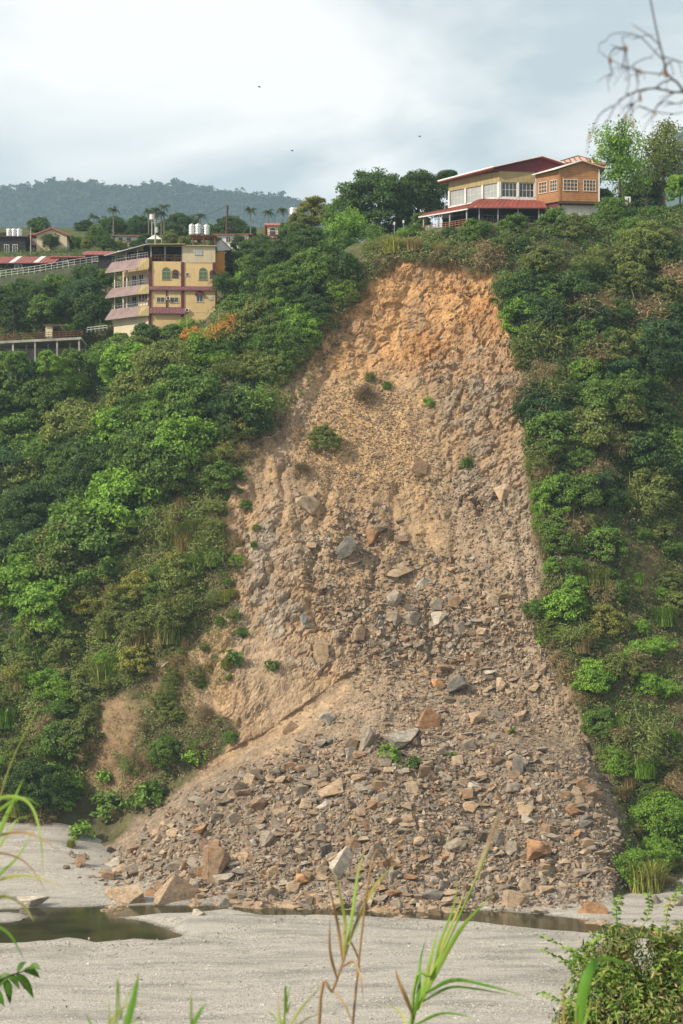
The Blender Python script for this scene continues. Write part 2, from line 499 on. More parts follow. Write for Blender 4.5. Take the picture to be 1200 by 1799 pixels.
# colours of the ground, and the shade in the rubble gaps
def lc(*c): return np.array(c, float)
def blend(base, c, w): return base * (1 - w[..., None]) + c * w[..., None]
C = np.zeros(P.shape) + lc(0.30, 0.210, 0.128)
C = blend(C, lc(0.40, 0.235, 0.11), w_top * sstep(-0.5, 0.3, n_mid + 0.4))
C = blend(C, lc(0.33, 0.165, 0.068), w_top * sstep(0.1, 0.5, n_big + 0.6 * nz) * 0.7)
C = blend(C, lc(0.33, 0.228, 0.142), w_rock * 0.8)
C = blend(C, lc(0.255, 0.20, 0.145), w_rock * sstep(0.0, 0.5, blk))
C = blend(C, lc(0.45, 0.295, 0.145), w_scree * 0.9)
C = blend(C, lc(0.385, 0.25, 0.133), (1 - w_rock) * (1 - w_top) * sstep(0.05, 0.5, flute) * 0.75 * (V < 1250))
C = blend(C, lc(0.32, 0.235, 0.16), sstep(-0.05, 0.45, n_big - 0.3 * flute) * (1 - w_top) * 0.8 * (1 - w_scree))
C = blend(C, lc(0.285, 0.225, 0.165), sstep(750, 840, U) * sstep(800, 880, V) * 0.7)
tal_c = lc(0.245, 0.185, 0.13) + 0 * P
edge_d = (U - 590) * 0.68 + (V - 1120) * 0.73       # distance below the sandy left crest of the cone
tal_c = blend(tal_c, lc(0.43, 0.285, 0.155), (1 - sstep(10, 60, edge_d + 22 * nz)) * (U < 700) * 0.9)
tal_c = blend(tal_c, lc(0.36, 0.25, 0.15), sstep(0.0, 0.5, n_big) * 0.6)
tal_c = blend(tal_c, lc(0.38, 0.265, 0.16), (1 - sstep(1130, 1260, V)) * 0.7)
C = blend(C, lc(0.235, 0.165, 0.11), sstep(0.05, 0.5, fbm(Q * 0.3, 4, 150).reshape(U.shape)) * (1 - w_scree) * 0.55)
C = blend(C, lc(0.30, 0.25, 0.195), np.clip(ell(475, 960, 60, 60) + ell(545, 1120, 50, 50) + ell(440, 1080, 60, 50), 0, 1) * sstep(0.0, 0.4, blk) * 0.8)
tal_c = blend(tal_c, lc(0.165, 0.135, 0.108), sstep(1270, 1400, V) * 0.8)  # soil darkened low down to paint the shaded gaps between blocks
tal_c = blend(tal_c, lc(0.25, 0.225, 0.195), 1 - sstep(0.6, 2.2, P[..., 2] + 0.6 * n_mid))
C = np.where(is_cone[..., None], tal_c, C)
veg = lc(0.085, 0.08, 0.04) + 0 * P
veg = blend(veg, lc(0.06, 0.085, 0.025), sstep(-0.1, 0.4, n_mid))
veg = blend(veg, lc(0.19, 0.135, 0.085), sstep(0.1, 0.5, n_big + 0.2) * 0.35)
bare = np.clip(ell(205, 1280, 45, 70) + ell(330, 1180, 90, 60) + ell(1165, 1080, 60, 170) + ell(340, 1240, 60, 40) + ell(210, 1360, 60, 40), 0, 1)
veg = blend(veg, lc(0.25, 0.165, 0.10), np.clip(bare * 0.4 + 0.45 * ell(205, 1280, 45, 70) + 0.4 * ell(210, 1360, 60, 40), 0, 0.85))
grassy = sstep(226, 232, TY) * (V < 470)
veg = blend(veg, lc(0.075, 0.085, 0.035), grassy)
C = veg * (1 - scar[..., None]) + C * scar[..., None]

idx = np.arange(NX * NT).reshape(NX, NT)
quads = np.stack([idx[:-1, :-1], idx[1:, :-1], idx[1:, 1:], idx[:-1, 1:]], 2).reshape(-1, 4)
VV = PD.reshape(-1, 3); CC = C.reshape(-1, 3)
fc_scar = scar.reshape(-1)[quads].mean(1) > 0.45
fc_cone = is_cone.reshape(-1)[quads].mean(1) > 0.5
def split(name, sel, mat):
    q = quads[sel]
    used, inv = np.unique(q, return_inverse=True)
    me = np_mesh(name, VV[used], inv.reshape(-1, 4), mat, name == 'hillside', CC[used])
    return tag(link(name, me), kind='structure')
hill_o = split('hillside', ~fc_scar & ~fc_cone, M_HILL)
scar_o = split('landslide_scar', fc_scar & ~fc_cone, M_SCAR)
tal_o = split('talus_slope', fc_cone, M_TALUS)
tag(hill_o, 'steep overgrown hillside of dark soil on both sides of the slide')
tag(scar_o, 'raw ochre and tan earth scar of the landslide')
tag(tal_o, 'grey brown rubble cone at the foot of the landslide')
BVH = BVHTree.FromPolygons(VV.tolist(), quads.tolist())

# ------------------------------------------------------------------ river bed, water, near bank
WATER = [(-260,1606),(-50,1600),(60,1594),(190,1591),(340,1590),(480,1588),(640,1591),(760,1597),(880,1600),(1000,1611),(1100,1626),(1260,1648),(1500,1690),
         (1500,1720),(1260,1668),(1100,1645),(950,1632),(830,1620),(700,1613),(560,1608),(470,1609),(395,1597),(345,1603),(215,1611),(300,1630),(322,1645),
         (285,1653),(230,1650),(170,1656),(120,1648),(40,1657),(-60,1660),(-260,1675)]
ISLE = [(-40,1606),(20,1603),(52,1610),(40,1618),(-40,1624)]
def bed_xy(poly, z=-0.25):
    r = []
    for u, v in poly:
        y = (CAMZ - z) * FPX / (v - HOR); r.append(((u - 600) * y / FPX, y))
    return r
W_XY, I_XY = bed_xy(WATER), bed_xy(ISLE)
def bed_z(x, y):
    x = np.asarray(x, float); y = np.asarray(y, float); sh = x.shape
    q = np.stack([x.ravel(), y.ravel(), np.zeros(x.size)], 1)
    z = 0.16 * fbm(q * 0.12, 3, 33).reshape(sh) + 0.07 * fbm(q * 0.6, 3, 36).reshape(sh)
    z = z + 5.2 * sstep(173, 204, y) * sstep(-17, -36, x)
    z = z + 0.5 * sstep(172, 186, y) * sstep(24, 34, x)
    # shallow flood channels and low gravel bars along the river
    z = z + 0.28 * fbm(np.stack([x.ravel() * 0.025, (y + 0.12 * x).ravel() * 0.17, np.zeros(x.size)], 1), 3, 38).reshape(sh)
    jag = 0.9 * fbm(q * 0.45, 4, 47, 0.6).reshape(sh)
    d = poly_dist(x, y, W_XY) + jag
    d2 = poly_dist(x, y, I_XY) + jag
    d = np.minimum(d, -d2)
    prof = np.where(d > 0, -0.27 - 0.55 * sstep(0, 3.0, d), 0.33 * (1 - np.exp(-np.maximum(-d, 0) / 0.8)) - 0.27)
    w = sstep(-4.0, -0.5, d)
    z = z * (1 - w) + np.where(d > 0, prof, prof + 0.06 * jag) * w
    mound = np.exp(-(((x + 13.5) / 5.5) ** 2 + ((y - 159) / 3.0) ** 2)) * 0.55
    return z + mound * (d < 0) * sstep(0, -1.0, d)
bx = np.concatenate([np.linspace(-420, -70, 40), np.arange(-69, 60, 0.36), np.linspace(61, 420, 40)])
by = np.concatenate([np.arange(96, 150, 0.8), np.arange(150, 182, 0.24), np.arange(182, 215, 0.8), [222, 240]])
BX, BY = np.meshgrid(bx, by, indexing='ij')
BZ = bed_z(BX, BY)
bi = np.arange(BX.size).reshape(BX.shape)
bq = np.stack([bi[:-1, :-1], bi[1:, :-1], bi[1:, 1:], bi[:-1, 1:]], 2).reshape(-1, 4)
def gravel_mat():
    m, n, l, b = new_mat('river_gravel')
    ge = n.new('ShaderNodeNewGeometry'); P = ge.outputs['Position']
    mp = n.new('ShaderNodeMapping'); mp.inputs['Scale'].default_value = (0.09, 0.32, 0.3); l.new(P, mp.inputs['Vector'])
    t = noise_node(n, l, mp.outputs['Vector'], 1.0, 6, 0.6)
    c = ramp(n, l, t.outputs['Fac'], [(0.36, (0.29, 0.272, 0.245)), (0.46, (0.375, 0.347, 0.308)), (0.55, (0.45, 0.415, 0.365)), (0.66, (0.35, 0.327, 0.293))])
    vo = n.new('ShaderNodeTexVoronoi'); vo.inputs['Scale'].default_value = 5.5; l.new(P, vo.inputs['Vector'])
    vo2 = n.new('ShaderNodeTexVoronoi'); vo2.inputs['Scale'].default_value = 13; l.new(P, vo2.inputs['Vector'])
    t2 = noise_node(n, l, P, 0.25, 5, 0.6)
    gm = ramp(n, l, t2.outputs['Fac'], [(0.42, 0.1), (0.58, 0.85)])
    st = mixc(n, l, 1.0, c, ramp(n, l, vo.outputs['Color'], [(0.1, 0.62), (0.9, 1.38)]), 'MULTIPLY')
    c = mixc(n, l, gm, c, st)
    c = mixc(n, l, 1.0, c, ramp(n, l, vo2.outputs['Color'], [(0.1, 0.78), (0.9, 1.22)]), 'MULTIPLY')
    sp = n.new('ShaderNodeSeparateXYZ'); l.new(P, sp.inputs[0])
    wet = n.new('ShaderNodeMapRange'); l.new(sp.outputs['Z'], wet.inputs['Value'])
    for k, val in (('From Min', -0.34), ('From Max', -0.10), ('To Min', 0.42), ('To Max', 1.0)): wet.inputs[k].default_value = val
    c = mixc(n, l, 1.0, c, wet.outputs['Result'], 'MULTIPLY')
    l.new(c, b.inputs['Base Color'])
    b.inputs['Roughness'].default_value = 0.92; b.inputs['Specular IOR Level'].default_value = 0.15
    bp = n.new('ShaderNodeBump'); bp.inputs['Strength'].default_value = 0.9; bp.inputs['Distance'].default_value = 0.16
    l.new(mixc(n, l, 0.5, vo.outputs['Distance'], vo2.outputs['Distance']), bp.inputs['Height']); l.new(bp.outputs['Normal'], b.inputs['Normal'])
    return m
M_GRAVEL = gravel_mat()
BEDV = np.stack([BX, BY, BZ], 2).reshape(-1, 3)
bed_o = tag(link('river_bed', np_mesh('river_bed', BEDV, bq, M_GRAVEL, True)), 'pale grey gravel river bed in front of the slide', kind='structure')
BVH_BED = BVHTree.FromPolygons(BEDV.tolist(), bq.tolist())

def water_mat():
    m, n, l, b = new_mat('river_water')
    ge = n.new('ShaderNodeNewGeometry'); P = ge.outputs['Position']
    t = noise_node(n, l, P, 0.22, 4)
    l.new(ramp(n, l, t.outputs['Fac'], [(0.35, (0.020, 0.022, 0.010)), (0.65, (0.055, 0.050, 0.022))]), b.inputs['Base Color'])
    b.inputs['Roughness'].default_value = 0.10; b.inputs['IOR'].default_value = 1.33; b.inputs['Specular IOR Level'].default_value = 0.42
    mp = n.new('ShaderNodeMapping'); mp.inputs['Scale'].default_value = (1.0, 2.2, 1.0); l.new(P, mp.inputs['Vector'])
    t2 = noise_node(n, l, mp.outputs['Vector'], 2.6, 4)
    bp = n.new('ShaderNodeBump'); bp.inputs['Strength'].default_value = 0.10; bp.inputs['Distance'].default_value = 0.05
    l.new(t2.outputs['Fac'], bp.inputs['Height']); l.new(bp.outputs['Normal'], b.inputs['Normal'])
    return m
wv = [(-420, 140, -0.27), (420, 125, -0.27), (420, 176, -0.27), (-420, 172, -0.27)]
tag(link('river_water', np_mesh('river_water', wv, [[0, 1, 2, 3]], water_mat())), 'dark shallow river channel and still pool', kind='structure')

nbx = np.linspace(-120, 120, 61); nby = np.concatenate([np.linspace(-30, 96, 43), [104, 112, 118]])
NBX, NBY = np.meshgrid(nbx, nby, indexing='ij')
NBZ = 27.0 - 0.25 * NBY + 0.35 * fbm(np.stack([NBX.ravel() * 0.2, NBY.ravel() * 0.2, 0 * NBX.ravel()], 1), 3, 50).reshape(NBX.shape) - 0.3
NBZ = np.where(NBY > 100, np.minimum(NBZ, (116 - NBY) * 0.12), NBZ)
ni = np.arange(NBX.size).reshape(NBX.shape)
nq = np.stack([ni[:-1, :-1], ni[1:, :-1], ni[1:, 1:], ni[:-1, 1:]], 2).reshape(-1, 4)
nbv = np.stack([NBX, NBY, NBZ], 2).reshape(-1, 3)
tag(link('near_bank', np_mesh('near_bank', nbv, nq, M_HILL, True, np.zeros((len(nbv), 3)) + (0.09, 0.085, 0.045))), 'grassy near bank below the camera', kind='structure')
def bank_z(y): return 26.6 - 0.25 * y

def hit(u, v):
    d = Vector(((u - 600.0) / FPX, 1.0, (HOR - v) / FPX)).normalized()
    o = Vector((0, 0, CAMZ))
    a = BVH.ray_cast(o, d, 600); b = BVH_BED.ray_cast(o, d, 600)
    if a[0] is None and b[0] is None: return None, None
    if b[0] is None or (a[0] is not None and a[3] <= b[3]): return a[0], a[1]
    return b[0], b[1]

def ground_z(x, y):
    a = BVH.ray_cast(Vector((x, y, 200)), Vector((0, 0, -1)), 400)
    b = BVH_BED.ray_cast(Vector((x, y, 200)), Vector((0, 0, -1)), 400)
    return max(a[0].z if a[0] else -5, b[0].z if b[0] else -5)

# ------------------------------------------------------------------ rocks
def hull_points(r, flat, n):
    p = r.normal(size=(n, 3)); p /= np.linalg.norm(p, axis=1, keepdims=True)
    p *= r.uniform(0.78, 1.0, (n, 1))
    p = np.sign(p) * np.abs(p) ** 0.75
    return p * np.array([1.0, 0.8, flat])

def hull_mesh_data(r, flat=0.6, n=11, detail=0):
    bm = bmesh.new()
    for p in hull_points(r, flat, n): bm.verts.new(p)
    res = bmesh.ops.convex_hull(bm, input=bm.verts)
    kill = [g for g in res['geom_interior'] if isinstance(g, bmesh.types.BMVert)]
    if kill: bmesh.ops.delete(bm, geom=list(set(kill)), context='VERTS')
    if detail:
        bmesh.ops.bevel(bm, geom=list(bm.edges), offset=0.025, segments=1, affect='EDGES', profile=0.6)
        for _ in range(detail):
            bmesh.ops.subdivide_edges(bm, edges=list(bm.edges), cuts=1, use_grid_fill=True)
    bmesh.ops.triangulate(bm, faces=list(bm.faces))
    V = np.array([v.co[:] for v in bm.verts]); 
    bm.verts.index_update()
    F = np.array([[v.index for v in f.verts] for f in bm.faces])
    bm.free()
    if detail:
        off = r.uniform(0, 50, 3)
        Q = V * 2.1 + off
        d = 0.05 * fbm(Q, 3, 3) 
        b, c = cellular(V * 1.7 + off, 11)
        d += 0.045 * b - 0.05 * (1 - sstep(0, 0.1, c))
        V = V * (1 + d[:, None])
    return V, F

LIB = [hull_mesh_data(np.random.default_rng(100 + i), [0.5, 0.65, 0.75, 0.9][i % 4], 8 + i % 4) for i in range(28)]
BIG = [hull_mesh_data(np.random.default_rng(300 + i), [0.6, 0.75, 0.9][i % 3], 9 + i % 3, 2) for i in range(9)]
MIDL = [hull_mesh_data(np.random.default_rng(500 + i), [0.4, 0.55, 0.7, 0.85][i % 4], 10 + i % 4, 1) for i in range(14)]
BIG_ME = [np_mesh('boulder_%d' % i, V, F, M_ROCK) for i, (V, F) in enumerate(BIG)]
MID_ME = [np_mesh('rock_%d' % i, V, F, M_ROCK) for i, (V, F) in enumerate(MIDL)]

RC = {'grey': (0.285, 0.24, 0.19), 'pale': (0.46, 0.41, 0.34), 'tan': (0.40, 0.29, 0.19), 'brown': (0.26, 0.175, 0.11), 'rust': (0.31, 0.175, 0.09),
      'orange': (0.42, 0.235, 0.11), 'slate': (0.17, 0.155, 0.135), 'dark': (0.155, 0.12, 0.085), 'pink': (0.39, 0.295, 0.20), 'blue': (0.20, 0.20, 0.20)}
RW = {'grey': 'grey', 'pale': 'pale grey', 'tan': 'tan', 'brown': 'brown', 'rust': 'rust brown', 'orange': 'orange', 'slate': 'dark slate', 'dark': 'dark brown', 'pink': 'pinkish tan', 'blue': 'blue grey'}
def put_rock(name, me, u, v, w, h, c, label, group=None, sink=0.25, roll=None):
    p, nrm = hit(u, v + h * 0.35)
    if p is None: return None
    s = p.y / FPX
    o = link(name, me)
    rw, rh = 0.5 * w * s * (1.0 if name != 'boulder' or v < 1150 else 1.25), 0.5 * h * s * (1.0 if name != 'boulder' or v < 1150 else 1.18)
    o.scale = (rw, (rw + rh) * 0.5 * random.uniform(0.8, 1.15), rh * 1.45)
    o.rotation_euler = (random.uniform(-.3, .3), random.uniform(-.22, .22) if roll is None else roll, random.uniform(-0.5, 0.5))
    o.location = p + nrm * rh * (0.55 - sink)
    k = random.uniform(0.9, 1.1)
    o.color = (*[x * k for x in RC[c]], 1)
    return tag(o, label, 'boulder' if name == 'boulder' else 'rock', group)

NAMED = [  # u, v, width, height, colour, label
 (58,1577,56,34,'pale','pale grey boulder at the pool edge on the left'),
 (228,1567,78,42,'pink','wedge shaped pinkish boulder standing at the edge of the pool'),
 (305,1563,84,54,'tan','largest tan boulder with orange stain at the pool edge'),
 (342,1552,32,36,'grey','grey boulder leaning behind the largest tan boulder'),
 (345,1602,30,14,'pale','small flat pale slab lying on the gravel spit in the pool'),
 (137,1511,27,24,'brown','brown triangular rock alone on the far gravel bar'),
 (195,1509,26,32,'pale','pale upright rock at the left foot of the rubble'),
 (215,1523,32,20,'pink','low pinkish rock beside the pale upright rock'),
 (383,1512,54,54,'brown','big square brown boulder at the foot of the rubble'),
 (394,1536,46,32,'pale','rounded pale boulder below the big brown one'),
 (312,1518,36,24,'grey','grey boulder at the foot of the rubble above the tan boulders'),
 (607,1506,62,46,'pale','large pale veined boulder at the lower middle of the rubble'),
 (528,1541,28,28,'orange','orange tan block at the gravel edge below the rubble'),
 (617,1477,38,26,'brown','dark brown block perched above the large pale veined boulder'),
 (656,1494,36,32,'grey','grey boulder right beside the large pale veined boulder'),
 (580,1372,46,52,'tan','tall cream tan boulder in the middle of the rubble'),
 (572,1411,26,16,'pale','small pale slab below the tall cream tan boulder'),
 (644,1293,30,40,'grey','upright grey boulder left of the green plant clump'),
 (704,1283,76,48,'pale','big whitish grey outcrop boulder above the green plant clump'),
 (575,1257,32,26,'pale','pale block on the upper left of the rubble'),
 (748,1257,44,38,'rust','rust brown block above the whitish outcrop boulder'),
 (801,1194,46,46,'slate','dark slate boulder at the top of the rubble'),
 (765,1197,26,16,'orange','bright orange stone left of the dark slate boulder'),
 (742,1018,40,22,'pale','pale angular slab in the middle of the slide'),
 (698,985,72,50,'tan','broad tan slab embedded in the middle of the slide'),
 (610,948,52,46,'slate','dark grey boulder with rust edge in the middle of the slide'),
 (656,936,32,26,'rust','orange stained block beside the dark grey boulder'),
 (624,986,40,16,'grey','flat grey slab under the dark grey boulder'),
 (541,877,58,46,'pink','big half buried boulder on the upper left of the slide'),
 (734,811,38,32,'brown','brown boulder below the tan scree'),
 (880,850,54,48,'tan','blocky outcrop boulder at the right edge of the slide'),
 (533,1083,22,20,'blue','blue grey slate block on the left of the slide'),
 (560,1128,42,44,'tan','tan outcrop block just above the rubble cone'),
 (692,1074,36,30,'tan','tan block in the rocky streak of the slide'),
 (690,1040,30,34,'grey','grey block in the rocky streak of the slide'),
 (772,1080,40,24,'pale','pale slab in the rocky streak right of the middle'),
 (915,1250,32,26,'tan','tan boulder on the right of the rubble'),
 (1040,1391,34,26,'brown','brown boulder at the right margin of the rubble'),
 (1008,1392,24,26,'pink','pinkish block left of the brown margin boulder'),
 (938,1483,50,44,'rust','tilted rust tan slab low on the right of the rubble'),
 (872,1466,34,26,'slate','dark slate block low on the right of the rubble'),
 (1036,1595,60,24,'rust','flat rust brown boulder alone on the right gravel bar'),
 (1152,1578,30,26,'slate','dark grey boulder under the grass tuft at the right bank'),
 (1186,1582,40,22,'grey','grey boulder at the right edge beside the right bank'),
 (905,1580,54,34,'pink','pinkish boulder at the toe of the rubble near the channel'),
 (352,1452,36,20,'orange','orange tan slab near the left foot of the rubble'),
 (455,1407,30,28,'brown','brown block on the left of the rubble'),
 (512,1276,30,22,'brown','brown slab near the left crest of the rubble'),
 (836,1256,42,26,'tan','flat tan slab on the upper right of the rubble'),
 (876,1196,22,26,'pink','pointed pinkish rock on the upper right of the rubble'),
 (905,1340,30,30,'slate','grey slate block on the right of the rubble'),
 (715,1438,32,30,'pink','pinkish block in the lower middle of the rubble'),
 (800,1480,40,24,'grey','long grey slab low in the middle of the rubble'),
 (470,1470,34,24,'grey','grey slab low on the left of the rubble'),
 (665,1575,44,22,'grey','grey boulder at the water edge below the rubble'),
 (760,1570,40,26,'slate','dark slate boulder at the water edge'),
]
for i, (u, v, w, h, c, lab) in enumerate(NAMED):
    put_rock('boulder', BIG_ME[(i * 4) % len(BIG_ME)], u, v, w, h, c, lab)

def sample_poly(poly, n):
    pu = np.array([p[0] for p in poly]); pv = np.array([p[1] for p in poly])
    out = np.zeros((0, 2))
    while len(out) < n:
        c = np.stack([rng.uniform(pu.min(), pu.max(), 2 * n), rng.uniform(pv.min(), pv.max(), 2 * n)], 1)
        out = np.concatenate([out, c[in_poly(c[:, 0], c[:, 1], poly)]])
    return out[:n]

Z_TAL = [(590,1125),(680,1105),(800,1130),(930,1150),(1000,1240),(1045,1330),(1085,1420),(1090,1550),(1060,1592),(880,1592),(700,1596),(480,1584),(360,1572),(200,1545),(130,1515),(230,1450),(340,1365),(450,1260)]
Z_LOW = [(330,1400),(560,1300),(800,1290),(1040,1350),(1090,1450),(1085,1560),(1000,1590),(700,1596),(480,1584),(330,1560),(190,1520)]
Z_MID = [(560,900),(640,880),(720,950),(830,980),(890,1060),(900,1150),(800,1190),(640,1150),(560,1080),(520,980)]
Z_STREAK = [(780,1090),(870,1060),(900,1150),(830,1180),(760,1140)]
Z_SCREE = [(560,690),(660,660),(730,710),(760,780),(720,850),(620,870),(540,850),(520,760)]
Z_RCH = [(740,790),(840,840),(930,900),(945,1010),(930,1100),(960,1180),(880,1120),(820,960),(740,870)]
Z_SCAR = [(690,470),(870,500),(890,590),(930,690),(920,860),(960,1000),(940,1100),(850,1100),(560,1080),(420,1000),(400,880),(480,700),(600,560)]
Z_APEX = [(600,1060),(760,1040),(920,1060),(980,1190),(960,1290),(800,1300),(690,1280),(620,1200)]
Z_TOE = [(120,1500),(260,1500),(420,1560),(700,1585),(1050,1585),(1060,1600),(700,1600),(400,1585),(200,1570),(110,1530)]
PAL_TAL = ['grey'] * 9 + ['brown'] * 7 + ['tan'] * 4 + ['dark'] * 4 + ['slate'] * 1 + ['rust'] * 2 + ['pale'] * 1 + ['pink'] * 4
PAL_TAN = ['tan'] * 5 + ['orange'] * 2 + ['pink'] * 2 + ['rust']
PAL_MID = ['tan'] * 3 + ['pink'] * 2 + ['brown'] * 3 + ['grey'] * 4 + ['dark'] * 2 + ['rust'] * 1 + ['pale']
ZONES = [(Z_TAL, 19000, 4.6, 0.45, PAL_TAL), (Z_LOW, 10500, 8.0, 0.5, PAL_TAL), (Z_MID, 3600, 5.4, 0.55, PAL_MID), (Z_STREAK, 600, 9.0, 0.4, PAL_MID), (Z_APEX, 5200, 5.2, 0.52, PAL_MID), (Z_TOE, 260, 11.0, 0.45, PAL_TAL),
         (Z_SCREE, 6500, 3.4, 0.3, PAL_TAN), (Z_RCH, 2400, 4.2, 0.4, PAL_MID), (Z_SCAR, 3000, 3.6, 0.5, PAL_MID)]
R_list = []
for poly, n, med, sg, pal in ZONES:
    uv = sample_poly(poly, n) + rng.normal(0, 8.0, (n, 2))
    sz = np.clip(med * np.exp(rng.normal(0, sg, n)), 2.2, 26)
    for (u, v), s_ in zip(uv, sz):
        if poly is Z_TAL:
            ed = (u - 590) * 0.68 + (v - 1120) * 0.73
            if ed < 95 and u < 720: s_ *= 0.5 + 0.3 * random.random()
            if ed < 85 and u < 690 and random.random() < 0.97 - max(0, ed - 25) * 0.011: continue
            if v < 1320 and u < 620 and random.random() < 0.35: continue
            s_ *= 0.72 + 0.42 * min(1, max(0, (v - 1130) / 400.0))
        R_list.append((s_, u, v, random.choice(pal)))
R_list.sort(reverse=True)
n_ind = 240
where = lambda u, v: ('by the water' if v > 1560 else 'low on the rubble' if v > 1420 else 'in the middle of the rubble' if v > 1270 else 'high on the rubble' if v > 1130 else 'on the bare slide')
side = lambda u: ('left part' if u < 520 else 'centre' if u < 790 else 'right part')
import re as _re
SHORT = [(q[0], q[1], _re.split(r' (?:at|in|on|of|under|below|above|beside|behind|leaning|lying|standing|alone|perched|with|left|right|just|low|near|embedded)\b', q[5])[0]) for q in NAMED]
SHORT = [(a, b, ' '.join(c.split()[-4:])) for a, b, c in SHORT]
def rock_label(u, v, c):
    bu, bv, nm = min(SHORT, key=lambda q: (q[0] - u) ** 2 + (q[1] - v) ** 2)
    du, dv = u - bu, v - bv; d = math.hypot(du, dv)
    vert = 'above' if dv < 0 else 'below'; horz = 'left of' if du < 0 else 'right of'
    rel = vert if abs(dv) > 2.2 * abs(du) else horz if abs(du) > 2.2 * abs(dv) else vert + ' and ' + horz
    return '%s angular rock %s %s the %s' % (RW[c], 'close' if d < 28 else 'a little way' if d < 60 else 'well', rel, nm)
k = 0
rest = []
for s_, u, v, c in R_list:
    if k < n_ind and s_ > 10:
        w = s_ * 1.25
        lab = rock_label(u, v, c)
        if put_rock('rock', MID_ME[k % len(MID_ME)], u, v, w, w * random.uniform(0.6, 0.95), c, lab, 'rocks strewn over the rubble slope'):
            k += 1
        continue
    rest.append((s_, u, v, c))

def scatter_rocks(name, items, lib, label, sinkf=0.2):
    Vs, Fs, Cs = [], [], []; base = 0
    by = {}
    for it in items: by.setdefault(random.randrange(len(lib)), []).append(it)
    for li, lst in by.items():
        V0, F0 = lib[li]
        for (p, nrm, r_, col) in lst:
            q = Matrix.Rotation(random.uniform(0, 6.28), 3, 'Z') @ Matrix.Rotation(random.gauss(0, 0.45), 3, 'X') @ Matrix.Rotation(random.gauss(0, 0.45), 3, 'Y')
            sc = np.array([r_ * random.uniform(0.8, 1.3), r_ * random.uniform(0.7, 1.1), r_ * random.uniform(0.75, 1.2)])
            V = (V0 * sc) @ np.array(q).T + np.array(p + nrm * r_ * random.uniform(sinkf - 0.55, sinkf + 0.1))
            Vs.append(V); Fs.append(F0 + base); base += len(V)
            Cs.append(np.repeat(np.array(col)[None], len(V), 0))
    me = np_mesh(name, np.concatenate(Vs), np.concatenate(Fs), M_RUBBLE, False, np.concatenate(Cs))
    return tag(link(name, me), label, kind='stuff')

items = []
for s_, u, v, c in rest:
    p, nrm = hit(u, v)
    if p is None: continue
    kf = random.uniform(0.85, 1.15)
    items.append((p, nrm, 0.55 * s_ * p.y / FPX, [kf * (0.72 * x + 0.28 * m_) for x, m_ in zip(RC[c], (0.24, 0.20, 0.16))]))
scatter_rocks('rubble', items, LIB, 'broken grey and brown rubble covering the foot of the slide')

# pebbles on the gravel bars
PEB = [hull_mesh_data(np.random.default_rng(800 + i), 0.6, 6) for i in range(10)]
pit = []
uvp = np.concatenate([sample_poly([(-20,1655),(300,1655),(480,1605),(800,1612),(1220,1670),(1220,1810),(-20,1810)], 26000),
                      sample_poly([(-20,1500),(180,1500),(300,1570),(180,1590),(-20,1595)], 1500),
                      sample_poly([(440,1545),(1080,1560),(1220,1570),(1220,1640),(900,1600),(440,1590)], 1800)])
dens = fbm(np.stack([uvp[:, 0] * 0.004, uvp[:, 1] * 0.03, 0 * uvp[:, 0]], 1), 3, 77)
for (u, v), dn in zip(uvp, dens):
    if random.random() > 0.55 + 1.6 * dn: continue
    d = Vector(((u - 600.0) / FPX, 1.0, (HOR - v) / FPX)).normalized()
    h_ = BVH_BED.ray_cast(Vector((0, 0, CAMZ)), d, 400)
    if h_[0] is None or h_[0].z < -0.24: continue
    g = random.uniform(0.34, 0.66)
    pit.append((h_[0], Vector((0, 0, 1)), min(0.26, 0.055 * math.exp(random.gauss(0, 0.5))), (g, g * 0.95, g * 0.86)))
for u, v in sample_poly([(-20,1655),(340,1648),(480,1608),(830,1620),(1100,1650),(1100,1664),(830,1634),(480,1622),(340,1664),(-20,1674)], 900):
    d = Vector(((u - 600.0) / FPX, 1.0, (HOR - v) / FPX)).normalized(); h_ = BVH_BED.ray_cast(Vector((0, 0, CAMZ)), d, 400)
    if h_[0] is None: continue
    g = random.uniform(0.2, 0.5); pit.append((h_[0], Vector((0, 0, 1)), min(0.4, 0.11 * math.exp(random.gauss(0, 0.45))), (g, g * 0.93, g * 0.82)))
scatter_rocks('pebbles', pit, PEB, 'loose pebbles scattered over the river gravel')

# ------------------------------------------------------------------ foliage library
def leaves(C, D, L, W, r, updown=0.0, rnd=0.55):
    """diamond leaves: centres C, outward directions D, length L, width W"""
    n = len(C)
    nrm = D + rnd * r.normal(size=(n, 3)) + np.array([0, 0, updown])
    nrm /= np.linalg.norm(nrm, axis=1, keepdims=True) + 1e-9
    t = np.cross(nrm, r.normal(size=(n, 3))); t /= np.linalg.norm(t, axis=1, keepdims=True) + 1e-9
    b = np.cross(nrm, t)
    L = np.broadcast_to(np.asarray(L, float), (n,))[:, None] * r.uniform(0.7, 1.3, (n, 1)); W = np.broadcast_to(np.asarray(W, float), (n,))[:, None] * r.uniform(0.7, 1.3, (n, 1))
    fold = nrm * W * 0.25
    V = np.stack([C - t * L * 0.5, C + b * W * 0.5 + fold, C + t * L * 0.5, C - b * W * 0.5 + fold], 1).reshape(-1, 3)
    F = np.arange(4 * n).reshape(-1, 4)
    return V, F

def clumps(r, R, H, n, top=0.0, shell=0.62):
    """clump centres through a lumpy dome"""
    p = r.normal(size=(n, 3)); p /= np.linalg.norm(p, axis=1, keepdims=True)
    p[:, 2] = np.where(p[:, 2] < -0.75, -p[:, 2], p[:, 2])
    lump = 1 + 0.35 * fbm(p * 1.7 + r.uniform(0, 90, 3), 2, 9)
    rad = r.uniform(shell, 1.0, (n, 1)) * lump[:, None]
    return p * rad * np.array([R, R, H]), p

